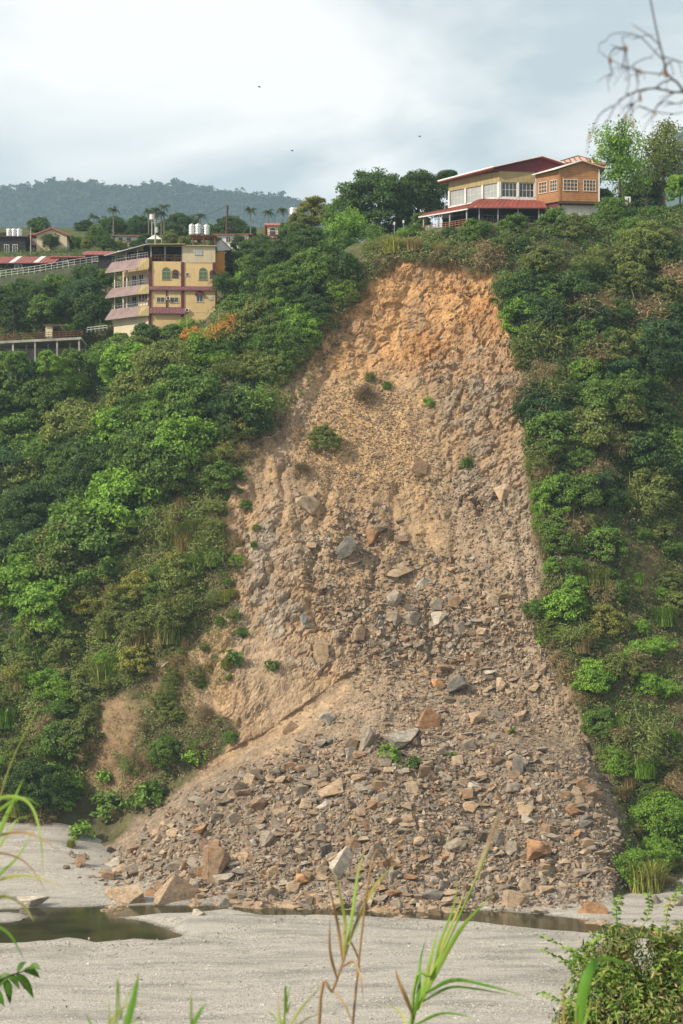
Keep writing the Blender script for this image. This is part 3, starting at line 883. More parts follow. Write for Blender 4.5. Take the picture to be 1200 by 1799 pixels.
def crown_broad(seed, R=2.5, H=2.1, nc=60, nl=75, cr=0.62, L=0.30, W=0.17, shell=0.6):
    r = np.random.default_rng(seed)
    c, d = clumps(r, R, H, nc, shell=shell)
    cr_ = cr * r.uniform(0.65, 1.35, nc)
    C = np.repeat(c, nl, 0); k = np.repeat(cr_, nl)
    q = r.normal(size=(nc * nl, 3)); q /= np.linalg.norm(q, axis=1, keepdims=True)
    q[:, 2] = np.where(q[:, 2] < -0.35, -q[:, 2] * 0.8, q[:, 2])
    P = C + q * k[:, None] * r.uniform(0.55, 1.05, (nc * nl, 1)) * np.array([1.1, 1.1, 0.9])
    D = q * 0.8 + np.repeat(d, nl, 0) * 0.4
    V, F = leaves(P, D, L, W, r, 0.15, 0.6)
    return V + np.array([0, 0, H * 0.72]), F

def crown_feather(seed, R=2.5, H=2.6, ns=70, nl=46, L=0.34, W=0.085):
    """arching sprays hung with narrow leaves"""
    r = np.random.default_rng(seed)
    Ps, Ds = [], []
    for i in range(ns):
        a = r.uniform(0, 6.283); out = R * r.uniform(0.25, 1.0); top = H * r.uniform(0.75, 1.25) * (1 - 0.35 * (out / R) ** 2)
        t = r.uniform(0.25, 1.0, nl)
        rad = out * (t ** 1.3); z = top * (1.9 * t - 0.95 * t ** 2.4)
        p = np.stack([np.cos(a) * rad, np.sin(a) * rad, z], 1) + r.normal(size=(nl, 3)) * np.array([0.19, 0.19, 0.13])
        Ps.append(p); Ds.append(np.repeat([[np.cos(a) * 0.5, np.sin(a) * 0.5, 0.7]], nl, 0))
    V, F = leaves(np.concatenate(Ps), np.concatenate(Ds), L, W, r, 0.2, 0.7)
    return V, F

def crown_grass(seed, R=1.6, H=1.9, nb=420):
    """tussock of long arching blades"""
    r = np.random.default_rng(seed)
    Vs, Fs = [], []; base = 0
    for i in range(nb):
        a = r.uniform(0, 6.283); o = r.uniform(0, 0.55 * R); out = R * r.uniform(0.2, 1.0); top = H * r.uniform(0.55, 1.1)
        w = r.uniform(0.025, 0.05); ca, sa = np.cos(a), np.sin(a); b = r.uniform(0, 6.283)
        pts = []
        for t in (0, 0.4, 0.75, 1.0):
            rad = out * t ** 1.8; z = top * (1.7 * t - 0.85 * t * t)
            pts.append((np.cos(b) * o + ca * rad, np.sin(b) * o + sa * rad, z, w * (1 - 0.9 * t)))
        for (x, y, z, ww) in pts: Vs += [(x - sa * ww, y + ca * ww, z), (x + sa * ww, y - ca * ww, z)]
        for k in range(3): Fs.append((base + 2 * k, base + 2 * k + 1, base + 2 * k + 3, base + 2 * k + 2))
        base += 8
    return np.array(Vs), np.array(Fs)

def crown_dry(seed, R=1.7, H=1.4, n=900):
    """tangle of bare twigs with a few withered leaves"""
    r = np.random.default_rng(seed)
    c, d = clumps(r, R, H, 40, shell=0.3)
    ci = r.integers(0, 40, n)
    p0 = c[ci] + r.normal(size=(n, 3)) * 0.3
    dr = r.normal(size=(n, 3)) * np.array([0.5, 0.5, 0.45]) + np.array([0, 0, -0.15]) + d[ci] * 0.3
    p1 = p0 + dr * 0.75
    s = np.cross(dr, r.normal(size=(n, 3))); s /= np.linalg.norm(s, axis=1, keepdims=True) + 1e-9
    w = r.uniform(0.012, 0.03, (n, 1))
    V = np.stack([p0 - s * w, p0 + s * w, p1 + s * w * 0.3, p1 - s * w * 0.3], 1).reshape(-1, 3)
    F = np.arange(4 * n).reshape(-1, 4)
    m = 1200
    ci = r.integers(0, 40, m)
    V2, F2 = leaves(c[ci] + r.normal(size=(m, 3)) * 0.32, d[ci], 0.2, 0.1, r, 0.3, 0.8)
    return np.concatenate([V, V2]) + np.array([0, 0, H * 0.5]), np.concatenate([F, F2 + len(V)])

def crown_airy(seed, R=2.6, H=3.6, nc=120, nl=46):
    r = np.random.default_rng(seed)
    c, d = clumps(r, R, H, nc, shell=0.25)
    c = c + r.normal(size=c.shape) * 0.25
    C = np.repeat(c, nl, 0)
    q = r.normal(size=(nc * nl, 3)) * np.array([0.34, 0.34, 0.3])
    V, F = leaves(C + q, np.repeat(d, nl, 0), 0.25, 0.16, r, 0.3, 0.8)
    return V + np.array([0, 0, H * 0.85]), F

def frondy(seed, n=60, R=1.3, H=0.9):
    """low plant with large soft leaves"""
    r = np.random.default_rng(seed)
    c, d = clumps(r, R, H, 26, shell=0.5)
    nl = 16
    C = np.repeat(c, nl, 0) + r.normal(size=(26 * nl, 3)) * 0.2
    V, F = leaves(C, np.repeat(d, nl, 0), 0.42, 0.24, r, 0.7, 0.5)
    return V + np.array([0, 0, H * 0.4]), F

LEAF = {
 'broad': [np_mesh('broad_crown', *crown_broad(10 + i, 2.5, 2.35, 95, 80), M_LEAF) for i in range(5)],
 'large': [np_mesh('large_crown', *crown_broad(30 + i, 5.0, 4.5, 210, 90, 0.95, 0.36, 0.22), M_LEAF) for i in range(3)],
 'bush': [np_mesh('bush_foliage', *crown_broad(40 + i, 2.2, 1.8, 85, 75, 0.48, 0.22, 0.13, 0.55), M_LEAF) for i in range(5)],
 'feather': [np_mesh('feathery_foliage', *crown_feather(60 + i), M_LEAF) for i in range(4)],
 'dry': [np_mesh('dry_foliage', *crown_dry(80 + i), M_DRYLEAF) for i in range(4)],
 'airy': [np_mesh('airy_crown', *crown_airy(90 + i), M_LEAF) for i in range(2)],
 'grass': [np_mesh('grass_blades', *crown_grass(95 + i), M_LEAF) for i in range(3)],
 'leafy': [np_mesh('leafy_foliage', *frondy(98 + i), M_LEAF) for i in range(3)],
}
RAD = {'broad': 3.15, 'large': 5.9, 'bush': 2.75, 'feather': 2.5, 'dry': 1.8, 'airy': 2.6, 'grass': 1.6, 'leafy': 1.4}
MID = {'broad': 2.3, 'large': 4.1, 'bush': 1.7, 'feather': 1.3, 'dry': 0.7, 'airy': 3.0, 'grass': 0.8, 'leafy': 0.4}
LOWZ = {'broad': 0.3, 'large': 0.6, 'bush': 0.1, 'feather': 0.6, 'dry': 0.1, 'airy': 1.0, 'grass': 0.0, 'leafy': 0.0}

def tube_path(pts, rads, n=6):
    V, F = [], []
    m = len(pts)
    for i, (p, r_) in enumerate(zip(pts, rads)):
        p = Vector(p)
        t = (Vector(pts[min(i + 1, m - 1)]) - Vector(pts[max(i - 1, 0)])).normalized()
        a = t.cross(Vector((0.13, 0.91, 0.3))).normalized(); b = t.cross(a)
        for k in range(n):
            an = 6.28318 * k / n
            V.append(p + (a * math.cos(an) + b * math.sin(an)) * r_)
    for i in range(m - 1):
        for k in range(n):
            F.append((i * n + k, i * n + (k + 1) % n, (i + 1) * n + (k + 1) % n, (i + 1) * n + k))
    return V, F

def trunk_mesh(seed, h, spread, r0, nlimb=5):
    r = random.Random(seed)
    V, F = [], []
    def add(pts, rads, n=6):
        v, f = tube_path(pts, rads, n); b = len(V)
        V.extend([tuple(x) for x in v]); F.extend([tuple(i + b for i in q) for q in f])
    top = Vector((r.uniform(-.15, .15) * h, r.uniform(-.15, .15) * h, h * 1.6))
    add([(0, 0, -1.5), (0.02 * h, 0, 0.3 * h), top * 0.6, top], [r0 * 1.25, r0, r0 * 0.7, r0 * 0.2], 7)
    for i in range(nlimb):
        a = i * 6.283 / nlimb + r.uniform(-.4, .4); t = r.uniform(0.35, 0.8)
        s = top * t; e_ = s + Vector((math.cos(a) * spread, math.sin(a) * spread, h * r.uniform(0.35, 0.8)))
        m_ = (s + e_) * 0.5 + Vector((0, 0, 0.12 * h))
        add([s, m_, e_], [r0 * 0.5, r0 * 0.35, r0 * 0.12], 5)
    return np_mesh('trunk', V, F, M_BARK, True)
TRUNK = {
 'broad': [trunk_mesh(i, 1.6, 1.7, 0.13) for i in range(3)], 'large': [trunk_mesh(10 + i, 3.0, 3.2, 0.3, 7) for i in range(2)],
 'bush': [trunk_mesh(20 + i, 0.7, 1.4, 0.06, 6) for i in range(2)], 'feather': [trunk_mesh(30 + i, 1.2, 1.2, 0.05, 6) for i in range(2)],
 'dry': [trunk_mesh(40 + i, 0.8, 1.1, 0.04, 7) for i in range(2)], 'airy': [trunk_mesh(50 + i, 3.6, 1.4, 0.13, 8) for i in range(2)],
}
GC = {'deep': (0.066, 0.122, 0.034), 'mid': (0.120, 0.205, 0.044), 'bright': (0.185, 0.325, 0.050), 'olive': (0.175, 0.215, 0.062), 'yellow': (0.26, 0.27, 0.07),
      'dry': (0.27, 0.21, 0.115), 'orange': (0.50, 0.25, 0.07), 'blue': (0.062, 0.124, 0.048), 'straw': (0.30, 0.245, 0.12), 'brown': (0.13, 0.10, 0.06)}
GW = {'deep': 'dark green', 'mid': 'green', 'bright': 'bright green', 'olive': 'olive green', 'yellow': 'yellowish green', 'dry': 'dry brown', 'orange': 'orange tinged', 'blue': 'blue green', 'straw': 'straw coloured', 'brown': 'brown'}
KW = {'broad': ('tree', 'leafy tree'), 'large': ('tree', 'broad crowned tree'), 'bush': ('shrub', 'dense shrub'), 'feather': ('bamboo', 'feathery bamboo clump'),
      'dry': ('shrub', 'half bare shrub'), 'airy': ('tree', 'slender open crowned tree'), 'grass': ('grass tuft', 'tall grass tuft'), 'leafy': ('plant', 'large leaved plant')}
NM = {'broad': 'leafy_tree', 'large': 'broad_tree', 'bush': 'shrub', 'feather': 'bamboo_clump', 'dry': 'dry_shrub', 'airy': 'slender_tree', 'grass': 'grass_tuft', 'leafy': 'leafy_plant'}
n_veg = 0
def plant(kind, base, s, col, label, group=None, stretch=1.0):
    global n_veg
    n_veg += 1
    i = n_veg
    root = empty(NM[kind], base, label, KW[kind][0], group)
    root.rotation_euler = (0, 0, random.uniform(0, 6.28))
    me = LEAF[kind][i % len(LEAF[kind])]
    c = link('blades' if kind == 'grass' else 'crown' if kind in ('broad', 'large', 'airy') else 'foliage', me, root)
    c.scale = (s, s, s * stretch)
    k = random.uniform(0.85, 1.15)
    c.color = (*[x * k for x in GC[col]], 1)
    if kind in TRUNK:
        t = link('trunk' if kind in ('broad', 'large', 'airy') else 'stems', TRUNK[kind][i % len(TRUNK[kind])], root)
        t.scale = (s, s, s * stretch)
    return root

def plant_px(kind, u, v, rpx, col, label, group=None, y=None, stretch=1.0):
    """crown centred on pixel (u, v), rooted in the slope behind it (or at distance y)"""
    if y is None:
        p, n = hit(u, v + rpx * 0.6)
        if p is None: p, n = hit(u, v + rpx * 1.2)
        if p is None: return None
        s = rpx * p.y / FPX / RAD[kind]
        base = p - Vector((0, 0.0, LOWZ[kind] * s * 0.5))
    else:
        s = rpx * y / FPX / RAD[kind]
        c = pt(u, v, y)
        base = Vector((c.x, c.y, c.z - MID[kind] * s * stretch))
    return plant(kind, base, s, col, label, group, stretch)

# the plants one can tell apart, from the skyline down
VEG = [
 # skyline and plateau: kind, u, v, r, colour, label, distance
 ('large',665,352,78,'deep','big dark green dome tree left of the restaurant',250),('large',735,345,62,'deep','dark green tree crown merging into the big dome beside the restaurant',252),
 ('large',608,372,44,'mid','rounded green tree on the skyline left of the big dome tree',258),('broad',785,315,30,'deep','small dark tree top beside the restaurant roof edge',256),
 ('broad',552,368,34,'yellow','flat topped yellowish tree on the skyline behind the slope',262),('broad',528,392,30,'olive','olive tree below the flat topped yellowish tree',258),
 ('feather',612,412,50,'bright','bright green feathery bamboo below the big dome tree',240),('feather',660,425,34,'mid','green feathery bamboo beside the brightest bamboo',236),
 ('large',520,430,46,'deep','dark tree above the green slope behind the bright bamboo',246),('large',455,440,42,'deep','dark tree right of the yellow house',254),
 ('broad',420,478,36,'blue','blue green tree hanging beside the yellow house',248),('broad',432,505,38,'bright','bright green tree below the dark tree right of the house',240),
 ('feather',392,505,30,'deep','dark conifer like tree at the right wall of the yellow house',238.5),
 ('large',500,500,50,'mid','vine covered green tree in the middle of the left rim',None),('large',560,480,58,'mid','large vine covered tree on the left rim above the scar',None),
 ('large',600,468,38,'mid','vine covered tree at the top left corner of the scar',None),('large',552,548,42,'deep','dark tree hanging over the left edge of the scar',None),
 ('large',500,598,44,'mid','green tree on the left edge of the scar',None),('broad',470,640,34,'olive','olive tree at the narrow top of the spur',None),
 ('feather',400,590,46,'orange','orange tinged bamboo below the yellow house',None),('feather',338,600,30,'orange','smaller orange bamboo tuft beside the yellow house',None),
 ('feather',372,600,34,'yellow','yellowish bamboo under the orange bamboo',None),('feather',330,585,30,'bright','bright bamboo at the foot of the yellow house',236.5),
 ('broad',255,590,40,'deep','dark tree in front of the yellow house ground floor',235.5),('broad',300,588,30,'mid','green tree in front of the yellow house right of the dark one',235.5),
 ('broad',213,600,28,'mid','low green tree at the left corner of the yellow house',236),
 ('large',150,520,48,'blue','large blue green tree left of the yellow house',249),('broad',165,540,42,'deep','dark tree beside the left balconies of the yellow house',246),
 ('broad',75,540,40,'mid','green tree above the viewing platform',250),('broad',25,545,36,'deep','dark tree at the left edge above the viewing platform',250),
 ('broad',145,562,22,'deep','round dark shrub tree beside the hut on the platform',244),('broad',20,518,24,'mid','green tree at the left edge below the white fence',255),
 ('large',70,522,40,'deep','dark tree under the middle of the white fence',254),('broad',118,508,30,'mid','green tree under the right end of the white fence',256),('broad',-5,522,34,'deep','dark tree cut by the left edge under the white fence',255),
 # village trees
 ('large',195,404,36,'deep','dark round tree behind the village roofs, left one',330),('large',240,402,34,'deep','dark round tree behind the village roofs, beside the pole',330),
 ('large',150,405,26,'deep','dark tree behind the cream gabled house',340),('large',320,400,38,'deep','dark round tree under the middle palms',325),
 ('large',285,407,24,'deep','small dark tree behind the white awning',330),('broad',68,395,24,'deep','dark tree behind the leftmost village house',335),
 ('broad',168,413,24,'mid','round green tree among the village roofs',300),('broad',130,425,20,'mid','green shrub tree right of the cream gabled house',296),
 ('broad',185,424,22,'deep','dark round shrub tree behind the red roof',298),('broad',42,430,22,'mid','green tree between the leftmost building and the cream house',296),
 ('broad',80,428,16,'mid','small green tree in front of the cream house',292),('broad',300,418,18,'olive','clipped round tree behind the flat yellow roof',285),
 ('large',405,402,34,'deep','dark tree around the tall bare pole',320),('broad',435,410,24,'deep','dark tree right of the tall bare pole',318),
 ('broad',370,407,20,'deep','dark tree left of the tall bare pole',322),('broad',505,402,20,'mid','green tree beside the small tower house',285),
 # right skyline
 ('airy',1090,285,52,'bright','tall slender bright tree right of the restaurant',238),('airy',1165,290,54,'olive','slender feathery tree right of the tall bright one',244),
 ('broad',1195,325,34,'bright','bright yellow green tree at the right edge on the rim',236),('large',1132,338,48,'deep','dark tree between the two slender trees',250),
 ('broad',1060,345,24,'deep','dark shrub tree under the tall slender tree',236),('broad',978,393,38,'mid','leafy tree in front of the orange restaurant wing',227.5),
 ('broad',1075,365,32,'mid','leafy tree below the tall slender tree',229),('broad',835,408,42,'mid','round leafy tree below the restaurant veranda',226),
 ('broad',905,402,38,'mid','leafy tree below the middle of the veranda',226.5),('broad',790,412,22,'deep','dark shrub at the left end of the veranda',228),
 ('feather',708,416,18,'bright','small banana like plant at the path below the veranda',229),('broad',728,405,20,'mid','round green shrub at the veranda steps',230),
 ('grass',690,432,30,'yellow','yellow green grass tuft on the rim left of the dry tuft',225),('grass',727,432,22,'straw','dry straw tuft on the rim above the scar',224),
 ('grass',655,445,26,'olive','olive grass tuft at the upper left rim',227),('grass',770,440,22,'straw','pale dry grass on the rim above the scar middle',224),('grass',800,445,20,'straw','dry grass at the right end of the rim',224.5),
 ('broad',740,385,22,'mid','shrub under the left tip of the veranda roof',240),
 ('broad',762,430,20,'mid','green shrub on the bank below the left veranda posts',226.5),('broad',800,432,24,'deep','dark shrub on the bank under the veranda corner',226),
 ('broad',852,416,26,'deep','dark bush against the veranda base, left of three',227),('broad',905,412,26,'mid','green bush against the veranda base, middle of three',227),('broad',948,406,28,'deep','dark bush against the veranda base, right of three',227.5),
 ('broad',1015,398,32,'deep','dark tree below the orange wing',228),('broad',1058,388,30,'mid','green tree below the right corner of the orange wing',228.5),('broad',1105,382,32,'deep','dark tree below the white board',229),('broad',1150,380,32,'mid','green tree on the rim right of the white board',229.5),('broad',1192,376,32,'deep','dark tree on the rim at the right edge',230),
 ('large',545,432,46,'deep','dark tree filling the saddle left of the bright bamboo',241),('large',592,430,40,'mid','green tree under the bright bamboo',239),('large',482,455,44,'deep','dark tree on the saddle right of the yellow house',245),('broad',440,470,36,'mid','green tree between the shed and the saddle',243),('broad',410,455,26,'deep','dark tree beside the orange shed',247),
 ('broad',38,512,36,'deep','dark tree close below the white fence at the left',256),('broad',98,500,34,'mid','green tree touching the white fence from below',257),('broad',150,490,34,'deep','dark tree hiding the right end of the white fence',258),('broad',186,486,24,'mid','green tree left of the terrace roof',257),
 ('broad',28,632,30,'mid','green tree in front of the platform columns at the left edge',233),('broad',84,634,28,'bright','bright tree in front of the middle platform columns',234),('broad',128,628,26,'mid','green tree in front of the last platform column',235),
 # right slope
 ('broad',920,560,46,'bright','feathery bright shrub tree at the upper right edge of the scar',None),('large',1160,610,72,'blue','large blue green tree on the right slope',None),
 ('large',1130,430,56,'olive','vine covered olive mass high on the right slope',None),('broad',1165,520,44,'olive','olive tree under the vine mass at the right edge',None),
 ('broad',1030,650,38,'bright','bright green tree in the middle of the right slope',None),('broad',980,875,50,'bright','brightest green bush beside the blocky outcrop',None),
 ('bush',1120,865,34,'yellow','yellow green bush on the right slope',None),('broad',1060,955,48,'mid','dense green bush below the brightest one',None),
 ('broad',1062,1090,40,'yellow','round golden green bush on the lower right slope',None),('broad',1010,1030,30,'bright','small bright bush above the golden bush',None),
 ('broad',1040,1195,44,'bright','bright green tree beside the lower rubble',None),('broad',1090,1170,38,'olive','olive bush beside the bright tree low on the right',None),
 ('broad',1140,1200,34,'bright','light green bush at the right above the grey thicket',None),('dry',1130,1290,60,'olive','grey green thicket low on the right slope',None),
 ('large',1165,1440,70,'bright','big bright green tree at the foot of the right slope',None),('grass',1135,1535,52,'yellow','hanging yellow green grass tuft above the right gravel bar',None),
 ('feather',1160,1505,44,'bright','reed clump between the big tree and the grass tuft',None),('leafy',957,1120,16,'bright','small bright plant at the right edge of the slide',None),
 # plants on the slide
 ('bush',572,770,40,'olive','lone bush on the tan scree of the slide',None),('dry',528,820,18,'brown','grey dead shrub below the lone bush',None),('dry',640,690,24,'brown','dry twiggy shrub on the upper slide',None),
 ('leafy',685,1318,24,'bright','bright plant clump in the middle of the rubble',None),('leafy',727,1335,18,'mid','second smaller plant clump in the rubble',None),
 ('leafy',795,1325,9,'mid','tiny plant right of the rubble clumps',None),('leafy',898,1282,9,'mid','tiny plant on the right of the rubble',None),
 ('grass',650,660,16,'olive','thin grass strip on the upper slide',None),('grass',680,675,14,'mid','green grass strip end on the upper slide',None),('leafy',752,703,12,'bright','small bright plant on the upper slide',None),
 ('grass',820,810,18,'mid','grass patch on the right of the slide',None),('leafy',478,1165,16,'mid','dark green plant at the left top of the rubble cone',None),
 # foot of the left slope
 ('leafy',190,1405,36,'mid','dark large leaved shrub at the foot of the left slope',None),('leafy',265,1385,38,'mid','large leaved shrub at the left margin of the rubble',None),('leafy',345,1325,24,'bright','bright large leaved shrub at the rubble crest',None),
 ('broad',290,1320,38,'mid','green bush on the small spur above the rubble crest',None),('bush',405,1295,18,'mid','small bush at the rubble crest',None),('leafy',185,1360,18,'bright','bright plant above the dark large leaved shrub',None),
 ('broad',110,1300,56,'mid','big green bush low at the left edge',None),('large',70,1380,66,'deep','largest dark green bush at the lower left',None),('grass',125,1480,14,'yellow','grass tuft on the far gravel bar',None),
 ('leafy',140,1455,26,'bright','low leafy plants above the far gravel bar',None),('leafy',410,1150,24,'mid','leafy bush at the left edge of the bare spur',None),('bush',415,985,20,'bright','bright shrub at the left edge of the slide',None),
 ('grass',395,1045,22,'yellow','yellowish grass at the left edge of the slide',None),('bush',300,1250,28,'olive','olive shrub on the lower spur',None),('bush',240,1100,42,'olive','round olive shrub in the middle of the left spur',None),
 ('bush',400,790,32,'yellow','yellow green shrub at the edge of the spur',None),('bush',320,1065,34,'yellow','yellowish shrub low on the left spur',None),
 # left gully
 ('large',90,700,72,'mid','large mid green tree in the upper left gully',None),('large',255,730,58,'mid','feathery green tree in the middle of the left slope',None),('large',60,900,72,'deep','large dark tree at the left edge of the gully',None),
 ('large',130,800,52,'deep','dark tree in the shaded gully',None),('broad',250,830,44,'bright','bright bush where the spur meets the gully',None),
]
for kind, u, v, r_, col, lab, y in VEG:
    plant_px(kind, u, v, r_, col, lab, None, y, 1.25 if kind == 'feather' else 1.0)

gt = random.Random(3)
for j, u in enumerate(range(-10, 470, 24)):
    plant_px('broad', u + gt.uniform(-8, 8), gt.uniform(420, 440), gt.uniform(13, 21), gt.choice(['deep', 'mid', 'deep', 'olive']), 'small garden tree between the village roofs, %s counted from the left' % ['first', 'second', 'third', 'fourth', 'fifth', 'sixth', 'seventh', 'eighth', 'ninth', 'tenth', 'eleventh', 'twelfth', 'thirteenth', 'fourteenth', 'fifteenth', 'sixteenth', 'seventeenth', 'eighteenth', 'nineteenth', 'twentieth', 'last'][j], 'garden trees of the village', gt.uniform(284, 300))
# the shrubs that fill the slopes
FILL = [
 ('of the shaded left gully', [(0,640),(190,610),(330,610),(440,650),(470,700),(380,760),(300,830),(220,930),(120,1040),(0,1150)], 86, (26, 78), ['broad', 'broad', 'feather', 'bush', 'large'], ['deep', 'mid', 'mid', 'blue', 'mid', 'olive', 'bright']),
 ('of the sunny left spur', [(0,1150),(120,1040),(220,930),(300,830),(400,730),(470,690),(420,780),(385,870),(378,940),(360,1030),(300,1110),(250,1190),(160,1240),(150,1390),(60,1440),(0,1440)], 112, (18, 46), ['feather', 'grass', 'bush', 'feather', 'dry', 'grass', 'bush'], ['olive', 'mid', 'olive', 'yellow', 'bright', 'straw', 'olive']),
 ('of the left rim', [(390,610),(405,545),(450,490),(540,460),(640,445),(675,460),(640,500),(590,545),(545,610),(480,680),(420,690)], 46, (24, 46), ['broad', 'bush', 'feather'], ['mid', 'bright', 'deep', 'olive']),
 ('of the low left margin', [(250,1200),(330,1210),(400,1270),(330,1350),(250,1400),(180,1440),(240,1300)], 12, (12, 22), ['bush', 'dry', 'grass'], ['olive', 'mid', 'dry']),
 ('of the upper right slope', [(830,420),(900,410),(1060,378),(1200,374),(1200,900),(935,880),(935,700),(900,600),(885,500)], 100, (18, 52), ['bush', 'broad', 'broad', 'bush', 'feather', 'dry'], ['mid', 'deep', 'olive', 'mid', 'deep', 'blue', 'dry']),  # deeper greens put the shadow on this slope into the leaf colour
 ('of the lower right slope', [(940,890),(1200,890),(1200,1560),(1110,1560),(1080,1350),(1015,1210),(960,1120),(975,1000)], 66, (16, 42), ['bush', 'dry', 'broad', 'grass', 'feather'], ['mid', 'bright', 'olive', 'dry', 'bright']),
]
FILL += [
 ('along the left scar edge', [(640,495),(600,545),(555,610),(480,690),(440,760),(410,830),(385,900),(385,960),(362,960),(365,890),(392,820),(422,745),(470,668),(540,590),(590,530)], 28, (12, 22), ['dry', 'grass', 'bush', 'dry'], ['dry', 'straw', 'olive', 'mid']),
 ('along the right scar edge', [(880,490),(890,580),(930,680),(935,740),(920,800),(945,930),(962,1000),(942,1060),(942,1110),(990,1170),(1010,1220),(1060,1330),(1088,1400),(1110,1400),(1080,1320),(1030,1210),(980,1110),(985,1000),(962,880),(955,700),(910,580),(900,490)], 40, (12, 24), ['dry', 'grass', 'bush', 'dry', 'bush'], ['dry', 'straw', 'olive', 'mid', 'bright']),
]
FILL += [('along the head scarp', [(660,462),(700,450),(760,446),(820,452),(870,478),(862,492),(820,468),(760,460),(700,464),(670,480)], 18, (8, 14), ['dry', 'grass', 'dry'], ['dry', 'straw', 'brown', 'olive'])]
FILL += [('of the bare left flank', [(300,1110),(400,1010),(430,1100),(400,1200),(330,1235),(280,1200)], 30, (10, 24), ['grass', 'dry', 'bush', 'grass', 'feather'], ['straw', 'olive', 'mid', 'yellow']),
         ('on the upper left slide edge', [(392,870),(440,850),(455,920),(440,1000),(395,985)], 10, (8, 15), ['grass', 'dry', 'bush'], ['straw', 'olive', 'mid'])]
used = set()
ORD = ['highest', 'second', 'third', 'fourth', 'fifth', 'sixth', 'seventh', 'eighth', 'ninth', 'tenth', 'eleventh', 'twelfth', 'thirteenth', 'fourteenth', 'fifteenth', 'sixteenth', 'seventeenth', 'eighteenth', 'nineteenth', 'twentieth']
for zone, poly, n, (r0, r1), kinds, cols in FILL:
    cand = sample_poly(poly, n * 12); chosen = []
    for c in cand:                                         # spread them out
        if len(chosen) >= n: break
        if all((c[0] - d[0]) ** 2 + (c[1] - d[1]) ** 2 > (0.62 * r0) ** 2 for d in chosen): chosen.append(c)
    ent = []
    for u, v in chosen:
        kd = random.choice(kinds); cl = random.choice(cols)
        if kd == 'dry' and cl not in ('dry', 'straw', 'olive', 'brown'): cl = 'dry'
        if kd != 'dry' and kd != 'grass' and cl in ('dry', 'straw', 'brown'): cl = 'olive'
        rr_ = random.uniform(r0, r1) * (1.2 if kd in ('broad', 'large', 'bush') else 1.0)
        if 'left gully' in zone: rr_ = min(rr_, max(16, v - (608 if u < 160 else 575)))
        if 'left rim' in zone: u = min(u, np.interp(v, [440, 500, 550, 610, 690], [650, 640, 598, 556, 475]) - 0.95 * rr_)
        if 'upper right' in zone: rr_ = min(rr_, max(14, v - (412 if u < 965 else 358)))
        ent.append([u, v, rr_, kd, cl])
    byk = {}
    for e_ in ent: byk.setdefault((e_[3], e_[4]), []).append(e_)
    for (kd, cl), lst in byk.items():
        lst.sort(key=lambda q: q[1])
        for j, (u, v, r_, _, _) in enumerate(lst):
            o = ORD[j] if j < len(ORD) else 'lower'
            lab = '%s %s %s, %s such from the top' % (GW[cl], KW[kd][1], zone, o)
            plant_px(kd, u, v, r_, cl, lab, 'shrubs and trees ' + zone)

# ground cover nobody could count
def undergrowth(name, zones, label):
    Ps, Ds, Cs, Ls = [], [], [], []
    for poly, n, cols, size, k in zones:
        for u, v in sample_poly(poly, n):
            p, nr = hit(u, v)
            if p is None: continue
            c0 = np.array(GC[random.choice(cols)]) * random.uniform(0.7, 1.25)
            m = k
            q = rng.normal(size=(m, 3)) * size * np.array([1, 1, 0.7])
            q += np.array(nr) * size * 0.6
            Ps.append(np.array(p) + q); Ds.append(np.repeat(np.array(nr)[None], m, 0)); Cs.append(np.repeat(c0[None], m, 0)); Ls.append(np.full(m, size * 0.95))
    P_, D_, C_, L_ = map(np.concatenate, (Ps, Ds, Cs, Ls))
    Vv, Ff = leaves(P_, D_, L_, L_ * 0.5, rng, 0.5, 0.7)
    return tag(link(name, np_mesh(name, Vv, Ff, M_UNDER, False, np.repeat(C_, 4, 0))), label, kind='stuff')
G_L = FILL[0][1]; S_L = FILL[1][1]; R_U = FILL[4][1]; R_L = [(940,890),(1200,890),(1200,1570),(1100,1570),(1070,1350),(1005,1210),(950,1120),(965,1000)]
TOPB = [(0,470),(200,470),(400,470),(560,430),(640,490),(560,600),(440,650),(200,620),(0,660)]
